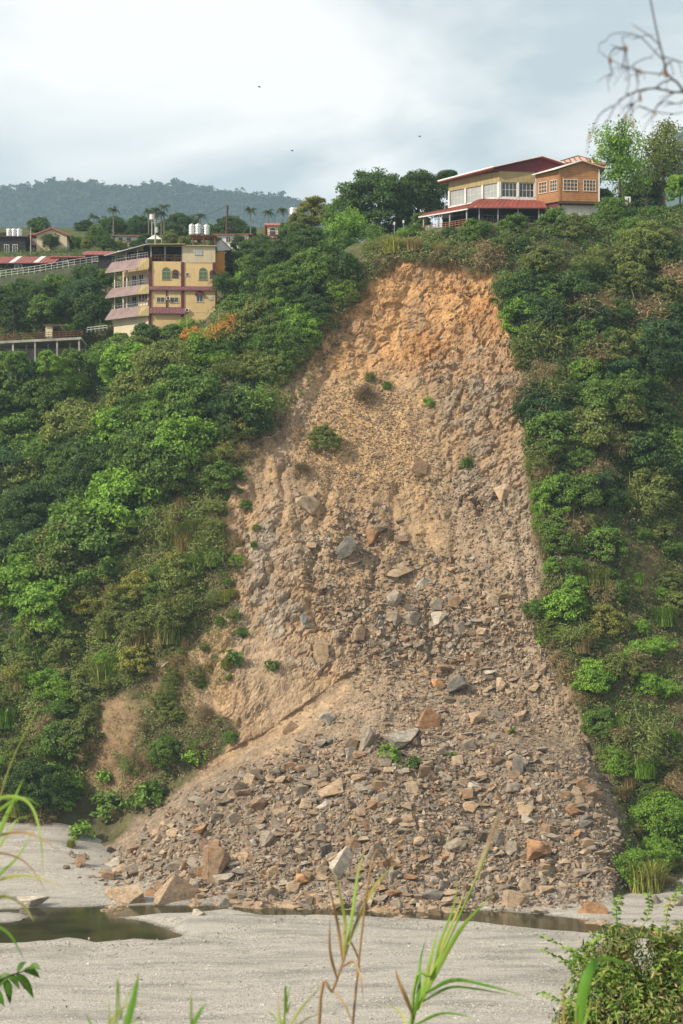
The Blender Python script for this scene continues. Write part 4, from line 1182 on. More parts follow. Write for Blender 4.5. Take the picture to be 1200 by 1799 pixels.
undergrowth('undergrowth', [
    (G_L, 3400, ['deep', 'mid', 'deep', 'blue'], 0.42, 13), (S_L, 5200, ['olive', 'yellow', 'mid', 'olive', 'straw', 'bright'], 0.36, 12), (R_U, 4600, ['deep', 'mid', 'deep', 'olive', 'mid', 'brown'], 0.40, 12),  # the upper right palette is darkened too, painting that slope's shadow
    (R_L, 2300, ['mid', 'olive', 'deep', 'dry', 'mid'], 0.36, 12), (TOPB, 2200, ['mid', 'deep', 'olive'], 0.42, 13), ([(640,430),(840,430),(860,470),(700,456),(640,500)], 500, ['straw', 'olive', 'dry', 'mid'], 0.3, 12),
    (FILL[6][1], 420, ['olive', 'dry', 'mid', 'straw'], 0.3, 12), (FILL[7][1], 520, ['olive', 'dry', 'mid', 'straw'], 0.3, 12), ([(160,1200),(260,1190),(420,1290),(240,1430),(150,1440)], 420, ['olive', 'dry', 'straw', 'mid'], 0.26, 10),
    ([(640,400),(760,405),(860,420),(860,450),(640,455)], 700, ['mid', 'olive', 'bright', 'straw'], 0.3, 12), ([(1040,350),(1200,345),(1200,400),(960,410)], 700, ['mid', 'olive', 'bright'], 0.34, 12), ([(0,440),(260,440),(260,470),(0,500)], 500, ['mid', 'deep', 'olive'], 0.4, 12),
    ([(360,960),(420,960),(420,1020),(400,1070),(330,1130),(290,1180),(250,1190)], 420, ['olive', 'dry', 'straw', 'mid'], 0.28, 11),
    ([(300,1110),(400,1010),(430,1100),(400,1200),(330,1235),(280,1200)], 420, ['straw', 'olive', 'dry', 'mid'], 0.26, 10),
    (FILL[3][1], 320, ['olive', 'dry', 'mid'], 0.3, 10), ([(300,1110),(420,1010),(400,1230),(300,1230)], 160, ['olive', 'dry', 'straw'], 0.26, 9),
    ([(470,690),(640,500),(600,600),(500,740),(410,860),(400,820)], 420, ['olive', 'dry', 'brown'], 0.3, 11)],
    'tangled creepers and weeds covering the slopes between the shrubs')

# dead branches washed down or torn out
M_DEAD = surf('bleached_wood', (0.42, 0.37, 0.30), (0.30, 0.26, 0.21), 3, 0.9, 0.2)
for seed, (u, v, L, lab) in enumerate(((1048, 1490, 44, 'bleached dead branch lying at the right foot of the rubble'), (992, 992, 46, 'dead branch sticking out of the right scar edge'), (300, 1170, 30, 'bleached root on the bare left spur'), (222, 1352, 30, 'pale fallen trunk above the large leaved shrubs'), (470, 775, 26, 'dead stump at the upper left edge of the slide'), (660, 800, 16, 'small dead stump upright in the tan scree'))):
    p, nr = hit(u, v)
    if p is None: continue
    r_ = random.Random(seed); s_ = L * p.y / FPX
    o = empty('dead_branch', p, lab, 'branch')
    V_, F_ = [], []
    main = [Vector((-.5 * s_, -.3, -.1)), Vector((-.15 * s_, -.5, .25 * s_)), Vector((.2 * s_, -.6, .2 * s_)), Vector((.5 * s_, -.6, .38 * s_))]
    v_, f_ = tube_path(main, [.11, .09, .07, .03], 6); V_ += [tuple(x) for x in v_]; F_ += f_
    link('limb', np_mesh('limb', V_, F_, M_DEAD, True), o)
    for k in range(5):
        a = main[1 + k % 3]; b = a + Vector((r_.uniform(-.4, .5) * s_, r_.uniform(-.3, .1), r_.uniform(-.3, .4) * s_)); v_, f_ = tube_path([a, (a + b) / 2 + Vector((0, 0, .08 * s_)), b], [.05, .04, .015], 5)
        link('twig', np_mesh('twig', [tuple(x) for x in v_], f_, M_DEAD, True), o)

# the wooded slopes go on beyond both sides of the picture
Vs, Fs, Cs = [], [], []; base_n = 0
sr = np.random.default_rng(31)
proto_s = [crown_broad(400 + i, 2.9, 2.6, 40, 22, 0.75, 0.5, 0.3, 0.55) for i in range(5)]
for k in range(230):
    right = k % 2 == 0
    u_ = sr.uniform(1235, 1560) if right else sr.uniform(-330, -30); v_ = sr.uniform(330, 1560) if right else sr.uniform(480, 1430)
    p, nr = hit(u_, v_)
    if p is None or p.z < 3: continue
    V0, F0 = proto_s[k % 5]; s_ = sr.uniform(0.6, 1.6)
    Vv = (V0 * s_) @ np.array(Matrix.Rotation(sr.uniform(0, 6.28), 3, 'Z')).T + np.array(p) - np.array([0, 0, 0.4])
    Vs.append(Vv); Fs.append(F0 + base_n); base_n += len(Vv)
    Cs.append(np.repeat((np.array(GC[['deep', 'mid', 'olive', 'mid', 'bright'][sr.integers(5)]]) * sr.uniform(.8, 1.15))[None], len(Vv), 0))
tag(link('side_woods', np_mesh('side_woods', np.concatenate(Vs), np.concatenate(Fs), M_UNDER, False, np.concatenate(Cs))), 'shrubs and trees covering the slopes beyond the slide', kind='stuff')
undergrowth('side_undergrowth', [([(1200,340),(1560,320),(1560,1560),(1200,1560)], 1800, ['mid', 'deep', 'olive', 'dry'], 0.5, 10), ([(-330,480),(0,480),(0,1440),(-330,1440)], 1500, ['mid', 'deep', 'olive', 'dry'], 0.5, 10)], 'weeds on the slopes beyond both sides')

# ------------------------------------------------------------------ building kit
class Frame:
    """a along the face, b into the building, c up; in world metres"""
    def __init__(self, o, ang):
        self.o = Vector(o); self.ax = Vector((math.cos(ang), math.sin(ang), 0)); self.ay = Vector((-math.sin(ang), math.cos(ang), 0))
    def p(self, a, b, c): return self.o + self.ax * a + self.ay * b + Vector((0, 0, c))

class MB:
    def __init__(self): self.V, self.F = [], []
    def add(self, v, f):
        b = len(self.V); self.V += [Vector(x) for x in v]; self.F += [tuple(i + b for i in q) for q in f]
        return self
    def hexa(self, q):
        return self.add(q, [(0, 3, 2, 1), (4, 5, 6, 7), (0, 1, 5, 4), (1, 2, 6, 5), (2, 3, 7, 6), (3, 0, 4, 7)])
    def box(self, F, a0, a1, b0, b1, c0, c1):
        return self.hexa([F.p(a0, b0, c0), F.p(a1, b0, c0), F.p(a1, b1, c0), F.p(a0, b1, c0), F.p(a0, b0, c1), F.p(a1, b0, c1), F.p(a1, b1, c1), F.p(a0, b1, c1)])
    def prism(self, F, poly, b0, b1):
        """poly of (a, c) extruded in b"""
        n = len(poly)
        v = [F.p(a, b0, c) for a, c in poly] + [F.p(a, b1, c) for a, c in poly]
        f = [tuple(range(n - 1, -1, -1)), tuple(range(n, 2 * n))] + [(i, (i + 1) % n, n + (i + 1) % n, n + i) for i in range(n)]
        return self.add(v, f)
    def slab(self, q, t):
        """quad q thickened downwards by t"""
        d = Vector((0, 0, -t)); q = [Vector(x) for x in q]
        return self.hexa([x + d for x in q] + q)
    def bar(self, p0, p1, r, n=5):
        v, f = tube_path([p0, p1], [r, r], n); return self.add(v, f)
    def build(self, name, mat, parent=None, smooth=False):
        off = parent_origin(parent)
        me = bpy.data.meshes.new(name)
        me.from_pydata([tuple(v - off) for v in self.V], [], self.F)
        if smooth:
            me.polygons.foreach_set('use_smooth', [True] * len(me.polygons))
        me.materials.append(mat); me.update()
        o = link(name, me, parent)
        return o
def parent_origin(p):
    off = Vector((0, 0, 0))
    while p is not None:
        off += p.location; p = p.parent
    return off

B = {
 'yellow': surf('yellow_plaster', (0.56, 0.41, 0.205), (0.47, 0.34, 0.17), 0.5, 0.85, 0.08),
 'cream': surf('cream_sheet', (0.58, 0.50, 0.34), (0.50, 0.43, 0.29), 0.6, 0.6, 0.05),
 'maroon': surf('maroon_tile', (0.11, 0.022, 0.030), (0.075, 0.018, 0.022), 2, 0.5, 0.1),
 'skirt': surf('weathered_pink_roof_tile', (0.33, 0.245, 0.23), (0.235, 0.16, 0.16), 0.9, 0.65, 0.25),
 'skirtd': surf('purple_roof_tile', (0.20, 0.085, 0.095), (0.13, 0.055, 0.065), 1.2, 0.6, 0.25),
 'metal': surf('galvanised_steel', (0.42, 0.43, 0.42), (0.30, 0.30, 0.29), 3, 0.45, 0.05, metal=0.3),
 'steel': surf('stainless_steel', (0.62, 0.62, 0.60), (0.45, 0.44, 0.42), 2, 0.28, 0.03, metal=0.85),
 'rust': surf('rusty_steel', (0.20, 0.075, 0.045), (0.12, 0.05, 0.03), 4, 0.8, 0.2),
 'dark': surf('dark_paint_and_shade', (0.035, 0.033, 0.03), (0.02, 0.02, 0.018), 1, 0.9, 0.0),  # near black: painted shade under roofs, also wires, grilles and birds
 'white': surf('white_paint', (0.66, 0.64, 0.60), (0.55, 0.53, 0.49), 1, 0.6, 0.05),
 'redroof': surf('red_roof_sheet', (0.30, 0.075, 0.052), (0.19, 0.05, 0.038), 0.7, 0.5, 0.08),
 'redroof2': surf('faded_red_roof', (0.42, 0.13, 0.105), (0.33, 0.10, 0.085), 0.8, 0.6, 0.08),
 'redroof3': surf('brown_red_roof', (0.30, 0.075, 0.055), (0.21, 0.055, 0.042), 0.7, 0.6, 0.08),
 'redwall': surf('dark_red_boards', (0.13, 0.014, 0.02), (0.09, 0.012, 0.016), 1.2, 0.6, 0.1),
 'olive': surf('ochre_cladding', (0.36, 0.28, 0.13), (0.29, 0.23, 0.11), 1.0, 0.7, 0.08),
 'wood': surf('orange_timber', (0.39, 0.19, 0.075), (0.26, 0.125, 0.05), 1.6, 0.6, 0.12),
 'orange': surf('orange_sheet', (0.60, 0.27, 0.03), (0.48, 0.2, 0.03), 1.0, 0.55, 0.08),
 'concrete': surf('stained_concrete', (0.40, 0.38, 0.32), (0.19, 0.18, 0.155), 0.6, 0.9, 0.25),
 'mossy': surf('mossy_concrete', (0.105, 0.11, 0.07), (0.055, 0.075, 0.035), 0.5, 0.95, 0.4),
 'roofpink': surf('pale_pink_roof', (0.60, 0.38, 0.30), (0.50, 0.30, 0.24), 0.6, 0.5, 0.05),
 'greypost': surf('grey_painted_post', (0.30, 0.31, 0.31), (0.22, 0.23, 0.23), 2, 0.6, 0.05),
 'roofyellow': surf('yellowed_roof_sheet', (0.50, 0.42, 0.20), (0.38, 0.33, 0.17), 0.6, 0.5, 0.05),
 'timberdark': surf('dark_timber', (0.09, 0.055, 0.035), (0.055, 0.035, 0.025), 3, 0.8, 0.2),
}
def glass_mat(name, c, r=0.06, spec=0.6):
    m, n, l, b = new_mat(name)
    tc = n.new('ShaderNodeTexCoord')
    t = noise_node(n, l, tc.outputs['Object'], 0.8, 2)
    l.new(mixc(n, l, t.outputs['Fac'], tuple(0.6 * x for x in c), tuple(1.4 * x for x in c)), b.inputs['Base Color'])
    b.inputs['Roughness'].default_value = r; b.inputs['Specular IOR Level'].default_value = spec
    return m
B['glass'] = glass_mat('dark_window_glass', (0.030, 0.036, 0.036))
B['glassg'] = glass_mat('green_window_glass', (0.035, 0.10, 0.045))
B['glassl'] = glass_mat('painted_sky_reflection_glass', (0.30, 0.32, 0.31), 0.15)  # pale base colour stands in for the bright sky reflected in the panes

def window(F, a0, a1, c0, c1, parent, nx=2, ny=1, arch=False, glass='glass', frame='white', fw=0.07, out=0.06):
    """frame bars standing proud of the wall face (b=0) with the pane between them"""
    m = MB()
    w = a1 - a0
    if arch:
        r = w / 2; cm = c1 - r; ca = (a0 + a1) / 2
        arc = [(ca + r * math.cos(t), cm + r * math.sin(t)) for t in [math.pi * k / 10 for k in range(11)]]
        arci = [(ca + (r - fw) * math.cos(t), cm + (r - fw) * math.sin(t)) for t in [math.pi * k / 10 for k in range(11)]]
        for k in range(10):
            q = [arc[k], arc[k + 1], arci[k + 1], arci[k]]
            m.prism(F, q, -out, 0.05)
        m.box(F, a0, a0 + fw, -out, 0.05, c0, cm); m.box(F, a1 - fw, a1, -out, 0.05, c0, cm)
        m.box(F, a0 + fw, a1 - fw, -out + .01, 0.05, cm - fw / 2, cm + fw / 2)
    else:
        m.box(F, a0, a0 + fw, -out, 0.05, c0, c1); m.box(F, a1 - fw, a1, -out, 0.05, c0, c1)
        m.box(F, a0 + fw, a1 - fw, -out, 0.05, c1 - fw, c1)
    m.box(F, a0 - 0.06, a1 + 0.06, -out - 0.04, 0.05, c0 - fw, c0)
    top = c1 - (w / 2 if arch else 0)
    for k in range(1, nx):
        a = a0 + w * k / nx; m.box(F, a - fw * .35, a + fw * .35, -out + .015, 0.05, c0, top - (0.04 if arch else fw))
    for k in range(1, ny):
        c = c0 + (top - c0) * k / ny; m.box(F, a0 + fw, a1 - fw, -out + .02, 0.05, c - fw * .3, c + fw * .3)
    fr = m.build('window', B[frame], parent)
    g = MB()
    if arch:
        g.prism(F, [(a0 + .02, c0)] + [(a1 - .02, c0)] + [(ca + (r - .02) * math.cos(t), cm + (r - .02) * math.sin(t)) for t in [math.pi * k / 10 for k in range(11)]], -0.02, 0.04)
    else:
        g.box(F, a0 + .02, a1 - .02, -0.02, 0.04, c0, c1 - .02)
    g.build('pane', B[glass], fr)
    return fr

def rail(p0, p1, h, parent=None, mat='metal', n=None, rails=(1.0, 0.55), rr=0.035, name='railing'):
    m = MB(); p0 = Vector(p0); p1 = Vector(p1)
    L = (p1 - p0).length; n = n or max(2, int(L / 0.55))
    for k in range(n + 1):
        q = p0.lerp(p1, k / n); m.bar(q, q + Vector((0, 0, h)), rr * 0.8, 4)
    for t in rails: m.bar(p0 + Vector((0, 0, h * t)), p1 + Vector((0, 0, h * t)), rr, 4)
    return m.build(name, B[mat], parent)

def corr(m, q0, q1, q2, q3, n, d, t=0.03):
    """standing seams over the quad q0-q1 (eave) q3-q2 (ridge)"""
    q0, q1, q2, q3 = map(Vector, (q0, q1, q2, q3))
    up = (q1 - q0).cross(q3 - q0).normalized()
    if up.z < 0: up = -up
    for k in range(n + 1):
        a = q0.lerp(q1, k / n); b = q3.lerp(q2, k / n)
        s = (q1 - q0).normalized() * t
        m.hexa([a - s, a + s, b + s, b - s, a - s + up * d, a + s + up * d, b + s + up * d, b - s + up * d])
    return m

# ------------------------------------------------------------------ the yellow house
HY = 240.0; HS = HY / FPX
hc = pt(261, 575, HY)                                     # front corner of the house at ground level
house = empty('yellow_house', hc, 'four storey yellow house with purple tiled skirts and balconies on the left rim', 'house')
FR = Frame(hc, math.radians(2.5)); FL = Frame(hc, math.radians(-31))     # front face; left face (a runs towards the corner, negative to the left)
zc = lambda v: (575 - v) * HS
W_, D_, LW = 9.75, 8.0, 6.5
Z0, Z1, Z1s, Z2, Z2s, Z3, ZT = -3.0, zc(552), zc(539), zc(511), zc(502), zc(459), zc(431)
foot = [FL.p(-LW, 0, 0), FL.p(0, 0, 0), FR.p(W_, 0, 0), FR.p(W_, D_, 0), FL.p(-LW, D_ * 0.9, 0)]
def storey(z0, z1, name, mat, inset=0.0):
    m = MB(); n = 5
    v = [p + Vector((0, 0, z0)) for p in foot] + [p + Vector((0, 0, z1)) for p in foot]
    m.add(v, [tuple(range(n - 1, -1, -1)), tuple(range(n, 2 * n))] + [(i, (i + 1) % n, n + (i + 1) % n, n + i) for i in range(n)])
    return m.build(name, B[mat], house)
# solid front wing, recessed balconies on the left wing
def wing(z0, z1, balcony):
    m = MB()
    m.box(FR, 0.0, W_, 0, D_, z0, z1)
    m.build('wall', B['yellow'], house)
    if balcony:
        bk = MB(); bk.box(FL, -LW + .3, -0.1, 1.7, D_ * 0.9, z0, z1); bk.build('back_wall', B['yellow'] if z1 > 7 else B['cream'], house)
        sl = MB(); sl.box(FL, -LW - 0.1, -0.02, -0.15, 1.7, z0 - 0.3, z0 - 0.002); sl.build('balcony_floor', B['concrete'], house)
    else:
        bk = MB(); bk.box(FL, -LW, -0.02, 0.02, D_ * 0.9, z0, z1); bk.build('wall', B['cream'], house)
wing(Z0, Z1s, False); wing(Z1s + .002, Z2s, True); wing(Z2s + .002, Z3, True)
# balcony posts and doors
for z0, z1, lev in ((Z1s, Z2, 0), (Z2s, Z3 - 0.9, 1)):
    for a in (-LW + 0.15, -LW * 0.62):
        MB().box(FL, a - .09, a + .09, -0.02, 0.16, z0, z1 + 0.4).build('balcony_post', B['cream'], house)
    FB = Frame(FL.p(0, 1.70, 0), math.radians(-31))
    for a0, a1 in ((-6.0, -4.9), (-4.4, -3.5), (-3.1, -2.2), (-1.7, -0.5)):
        window(FB, a0, a1, z0 + (0.1 if a0 < -5 or lev else 0.9), z0 + 2.3, house, 2, 1, False, 'glassl' if lev and a0 > -2 else 'glass')
MB().box(FL, -1.9, -0.02, 0.0, 1.7, Z1s + .002, Z2).build('bay_wall', B['cream'], house)
for a in (-1.55, -0.95, -0.4): window(FL, a - .2, a + .2, Z1s + 0.9, Z1s + 1.9, house, 1, 1, False, 'glass', 'maroon')
# tiled skirts
def skirt_left(zt, zb, out=0.95, mat='skirt'):
    a, b = FL.p(-LW - .3, -0.15, zt), FL.p(0.05, -0.15, zt); a2, b2 = FL.p(-LW - .75, -0.15 - out, zb), FL.p(-1.3, -0.15 - out, zb)
    m = MB().slab([a2, b2, FL.p(-1.3, -0.15, zt), a], 0.12); o = m.build('tiled_skirt', B[mat], house)
    corr(MB(), a2, b2, FL.p(-1.3, -.15, zt), a, 15, 0.05, 0.04).build('tile_rib', B[mat], o)['kind'] = 'stuff'
    m = MB().slab([b2 + Vector((.01, 0, 0)), FR.p(0.1, -0.45, zb + .06), FR.p(0.1, -0.15, zt), FL.p(-1.29, -0.15, zt)], 0.12)
    m.build('corner_skirt', B['olive'], house)
    MB().box(FL, -LW - .3, 0.0, -0.14, 0.1, zt, zt + 0.12).build('coping', B[mat], house)
def skirt_front(a0, a1, zt, zb, out=0.55):
    q = [FR.p(a0, -out, zb), FR.p(a1, -out, zb), FR.p(a1, -0.02, zt), FR.p(a0, -0.02, zt)]
    o = MB().slab(q, 0.1).build('tiled_skirt', B['skirtd'], house)
    corr(MB(), *q, int((a1 - a0) / 0.45), 0.05, 0.05).build('tile_rib', B['skirtd'], o)['kind'] = 'stuff'
skirt_left(Z1s + 0.15, Z1 - 0.25); skirt_left(Z2s + 0.15, Z2 - 0.45); skirt_left(Z3 + 0.45, Z3 - 1.05)
skirt_front(0.12, 5.35, Z1s - 0.02, Z1 + 0.1); skirt_front(0.12, W_, Z2s - 0.02, Z2 + 0.15, 0.4)
for zt in (Z1s + .27, Z2s + .27, Z3 + .57): rail(FL.p(-LW - .25, -0.05, zt), FL.p(-0.1, -0.05, zt), 0.75, house, 'greypost', 13)
# maroon columns
for a0, a1, z0, z1 in ((-0.02, 0.42, Z0, Z1), (-0.02, 0.42, Z1s, Z2 + .1), (0.02, 0.5, Z2s, Z3 + 0.6), (4.75, 5.2, Z0, Z1), (4.75, 5.2, Z1s, Z2 + .1), (4.75, 5.2, Z2s, Z3 - .1),
                       (2.55, 2.78, Z1s, Z2 + .1), (W_ - .38, W_ + .05, Z2s, Z3 - .1)):
    MB().box(FR, a0, a1, -0.13, 0.05, z0, z1).build('column', B['maroon'], house)
# front windows
def hood(a0, a1, c):
    r = (a1 - a0) / 2; ca = (a0 + a1) / 2; m = MB(); pts = [math.pi * k / 8 for k in range(9)]
    outer = [FR.p(ca + r * math.cos(t), -0.02, c + r * math.sin(t)) for t in pts]
    nose = [FR.p(ca + r * math.cos(t), -0.45, c + 0.18 * math.sin(t)) for t in pts]
    for k in range(8): m.add([outer[k], outer[k + 1], nose[k + 1], nose[k]], [(0, 1, 2, 3)])
    return m.build('awning', B['maroon'], house)
window(FR, 1.95, 3.25, Z2s + 0.95, Z2s + 2.75, house, 2, 2, True, 'glassg', 'olive')
window(FR, 7.35, 8.6, Z2s + 0.95, Z2s + 2.75, house, 2, 2, True, 'glassg', 'olive')
for a in (3.45, 8.95):
    window(FR, a, a + .9, Z2s + 1.25, Z2s + 1.9, house, 2, 1, False, 'glass', 'maroon'); hood(a - .04, a + .94, Z2s + 1.95)
window(FR, 1.15, 2.4, Z1s + 0.7, Z1s + 1.45, house, 2, 1, False, 'glass', 'cream'); window(FR, 3.15, 4.4, Z1s + 0.7, Z1s + 1.45, house, 2, 1, False, 'glass', 'cream')
window(FR, 6.95, 8.0, Z1s + 0.8, Z1s + 1.9, house, 2, 1, False, 'glass', 'white'); hood(6.75, 8.2, Z1s + 1.72)
window(FR, 5.4, 5.95, Z2s + 1.5, Z2s + 1.95, house, 1, 1, False, 'glass', 'cream'); window(FR, 8.85, 9.35, Z1s + 1.2, Z1s + 1.6, house, 2, 1, False, 'glassl', 'white')
for a, c in ((5.35, Z1 + .35), (2.62, Z1s + 1.0)):
    acu = MB().box(FR, a, a + .55, -0.4, -0.02, c, c + 0.45).build('air_conditioner', B['white'], house)
    MB().box(FR, a + .08, a + .42, -0.42, -0.39, c + .06, c + .39).build('grille', B['dark'], acu)
MB().box(FR, 5.25, W_, -0.03, 0.02, Z1s - .75, Z1s - .68).build('string_course', B['cream'], house)
# roof terrace with lean-to roof, enclosed sheet-metal room on the right
MB().box(FR, 5.0, W_, 0.02, D_, Z3 + .01, ZT).build('roof_room_wall', B['cream'], house)
rb = MB()
for k in range(26): rb.box(FR, 5.05 + k * 0.185, 5.11 + k * 0.185, -0.012, 0.03, Z3 - .25, ZT)
rb.build('wall_rib', B['cream'], house)
MB().box(FR, 5.0, W_, 0.0, 0.02, Z3 - .28, Z3 + .05).build('wall_base', B['cream'], house)
window(FR, 6.75, 7.85, Z3 + 1.05, Z3 + 1.95, house, 2, 2, False, 'glassl', 'metal')
MB().box(FR, -1.0, 5.0, 3.0, 3.2, Z3, ZT + .55).build('terrace_back_wall', B['dark'], house)  # near-black walls paint the shade under the terrace roof
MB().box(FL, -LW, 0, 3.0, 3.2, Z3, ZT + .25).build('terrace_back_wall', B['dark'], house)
for a in (0.35, 2.4, 4.9): MB().box(FR, a - .06, a + .06, 0.1, 0.22, Z3, ZT + .05).build('terrace_post', B['metal'], house)
for a in (-LW + .2, -LW * .66, -LW * .33): MB().box(FL, a - .06, a + .06, 0.15, 0.27, Z3, ZT - .35).build('terrace_post', B['metal'], house)
rail(FR.p(0.5, 0.05, Z3), FR.p(4.75, 0.05, Z3), 0.95, house, 'rust', 9)
rail(FL.p(-LW, 0.05, Z3), FL.p(-0.1, 0.05, Z3), 0.9, house, 'rust', 9)
q = [FR.p(-0.2, -0.75, ZT + .05), FR.p(5.3, -0.75, ZT + .12), FR.p(5.3, 5, ZT + 1.1), FR.p(-0.2, 5, ZT + 1.1)]
ro = MB().slab(q, 0.07).build('terrace_roof', B['roofyellow'], house); corr(MB(), *q, 16, 0.05).build('roof_rib', B['roofyellow'], ro)
q = [FL.p(-LW - 1.1, -0.9, ZT - .75), FR.p(-0.21, -0.75, ZT + .05), FR.p(-0.21, 5, ZT + 1.05), FL.p(-LW - 1.1, 4.5, ZT + .2)]
ro = MB().slab(q, 0.07).build('terrace_roof', B['metal'], house); corr(MB(), *q, 20, 0.05).build('roof_rib', B['metal'], ro)
q = [FR.p(5.0, -0.35, ZT + .02), FR.p(W_ + .2, -0.35, ZT + .02), FR.p(W_ + .2, D_, ZT + .6), FR.p(5.0, D_, ZT + .6)]
MB().slab(q, 0.1).build('room_roof', B['roofyellow'], house)
# things on the terrace
for k, (a, w, h_) in enumerate(((2.2, .5, .9), (2.9, .7, .7), (3.8, .45, 1.2), (4.3, .4, 1.0))):
    t_ = empty('terrace_table' if k == 1 else 'potted_plant', FR.p(a, 1.2, Z3 + .01), ['potted plant by the roof terrace rail, leftmost', 'small dark table on the roof terrace', 'taller potted plant by the roof terrace room', 'potted plant next to the terrace room wall'][k], 'table' if k == 1 else 'potted plant')
    if k == 1:
        MB().box(FR, a - .4, a + .4, 0.9, 1.5, Z3 + .68, Z3 + .74).build('table_top', B['timberdark'], t_)
        for da in (-.34, .34):
            for db in (.95, 1.4): MB().box(FR, a + da - .03, a + da + .03, db, db + .06, Z3 + .01, Z3 + .678).build('leg', B['timberdark'], t_)
    else:
        MB().prism(FR, [(a - .16, Z3 + .01), (a + .16, Z3 + .01), (a + .22, Z3 + .4), (a - .22, Z3 + .4)], 1.0, 1.4).build('pot', B['rust'], t_)
        f_ = link('foliage', LEAF['leafy'][k % 3], t_, (0, 0, 0.45)); f_.scale = (.32, .32, .5 * h_); f_.color = (*GC['mid'], 1)
# steel rack and water tanks
rk = MB(); rz = ZT + 0.6
for a in (6.4, 8.0, W_ - .1):
    for b in (1.2, 3.2): rk.box(FR, a - .07, a + .07, b - .07, b + .07, ZT - .1, rz + 1.0)
for b in (1.2, 3.2): rk.box(FR, 6.2, W_ + .2, b - .09, b + .09, rz + 1.002, rz + 1.12)
rk.box(FR, 6.1, W_ + .2, 0.95, 3.5, rz + 1.122, rz + 1.17)
rk.build('tank_rack', B['rust'], house)
def tank(base, r, h, label, group, name='water_tank'):
    t_ = empty(name, base, label, 'water tank', group)
    V_, F_ = [], []; n = 20
    prof = [(0.0, 0.12), (r * .96, 0.12), (r, 0.2)]
    for k in range(4):
        z = 0.2 + (h - 0.4) * (k + .5) / 4; prof += [(r, z - .06), (r + .025, z), (r, z + .06)]
    prof += [(r, h - .2), (r * .9, h - .08), (r * .3, h + .06), (0.0, h + .07)]
    for pr, pz in prof:
        for k in range(n): V_.append((pr * math.cos(6.28318 * k / n), pr * math.sin(6.28318 * k / n), pz))
    for i in range(len(prof) - 1):
        for k in range(n): F_.append((i * n + k, i * n + (k + 1) % n, (i + 1) * n + (k + 1) % n, (i + 1) * n + k))
    me = np_mesh('tank_body', V_, F_, B['steel'], True); link('tank_body', me, t_)
    lid = np_mesh('tank_lid', [(.16 * r * 2 * math.cos(6.28 * k / 10), .32 * r * math.sin(6.28 * k / 10), z) for z in (h + .04, h + .13) for k in range(10)], [(k, (k + 1) % 10, 10 + (k + 1) % 10, 10 + k) for k in range(10)], B['steel'])
    link('lid', lid, t_)
    m = MB()
    for k in range(4):
        an = .785 + k * 1.57; p = Vector(base) + Vector((math.cos(an) * r * .8, math.sin(an) * r * .8, 0)); m.bar(p, p + Vector((0, 0, .15)), .04, 4)
    m.build('stand', B['rust'], t_)
    return t_
tg = 'steel water tanks on the yellow house'
for u_, v_, b_, lab in ((336, 417, 1.7, 'tall steel water tank on the yellow house, leftmost of four'), (349, 417, 3.0, 'steel water tank standing behind the others on the yellow house'),
                        (347, 419, 1.5, 'front steel water tank in the middle of the yellow house rack'), (362, 418, 1.8, 'steel water tank on the yellow house, rightmost of four')):
    a_ = (u_ - 261) * HS
    tank(FR.p(a_, b_ - 0.1, rz + 1.172), 0.47, 1.75, lab, tg)
# orange shed behind the right corner
shd = empty('orange_shed', pt(386, 470, 244), 'small orange sheet metal shed at the right of the yellow house', 'shed')
FS = Frame(pt(380, 470, 244), math.radians(8))
MB().box(FS, 0, 1.25, 0, 4, -1, 2.35).build('wall', B['orange'], shd)
m = MB()
for k in range(9): m.box(FS, .04 + k * .14, .08 + k * .14, -.025, 0.0, -.5, 2.3)
m.build('wall_rib', B['orange'], shd)
q = [FS.p(-1.2, -.4, 2.36), FS.p(.7, -.4, 4.2), FS.p(.7, 4, 4.2), FS.p(-1.2, 4, 2.36)]; MB().slab(q, .06).build('roof_sheet', B['metal'], shd)
q = [FS.p(.72, -.4, 4.2), FS.p(2.3, -.4, 2.7), FS.p(2.3, 4, 2.7), FS.p(.72, 4, 4.2)]; MB().slab(q, .06).build('roof_sheet', B['redroof2'], shd)
MB().prism(FS, [(-1.1, 2.36), (2.2, 2.6), (.7, 4.1)], -.3, -.25).build('gable', B['metal'], shd)

# ------------------------------------------------------------------ the restaurant on the right rim
rest_o = empty('restaurant', pt(877, 392, 236), 'restaurant with red veranda roof and orange timber wing on the right rim', 'restaurant')
C0 = Vector((22.74, 236.0, 0)); A1 = math.atan2(0.11, 0.993); A2 = math.atan2(-0.57, 0.82)
RF = Frame(C0, A1); RL = Frame(C0, A2)
LF, LL = 5.35, 8.6
GZ = 85.3
# lower storey, glazed; near-black walls paint the deep shade under the veranda
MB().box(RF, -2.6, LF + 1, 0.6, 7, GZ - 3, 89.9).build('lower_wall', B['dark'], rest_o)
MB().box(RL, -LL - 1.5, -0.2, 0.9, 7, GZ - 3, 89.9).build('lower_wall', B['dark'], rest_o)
for k in range(5):
    window(Frame(RF.p(-2.3 + k * 1.55, 0.6, 0), A1), 0, 1.4, GZ + .3, GZ + 2.8, rest_o, 2, 1, False, 'glass', 'greypost')
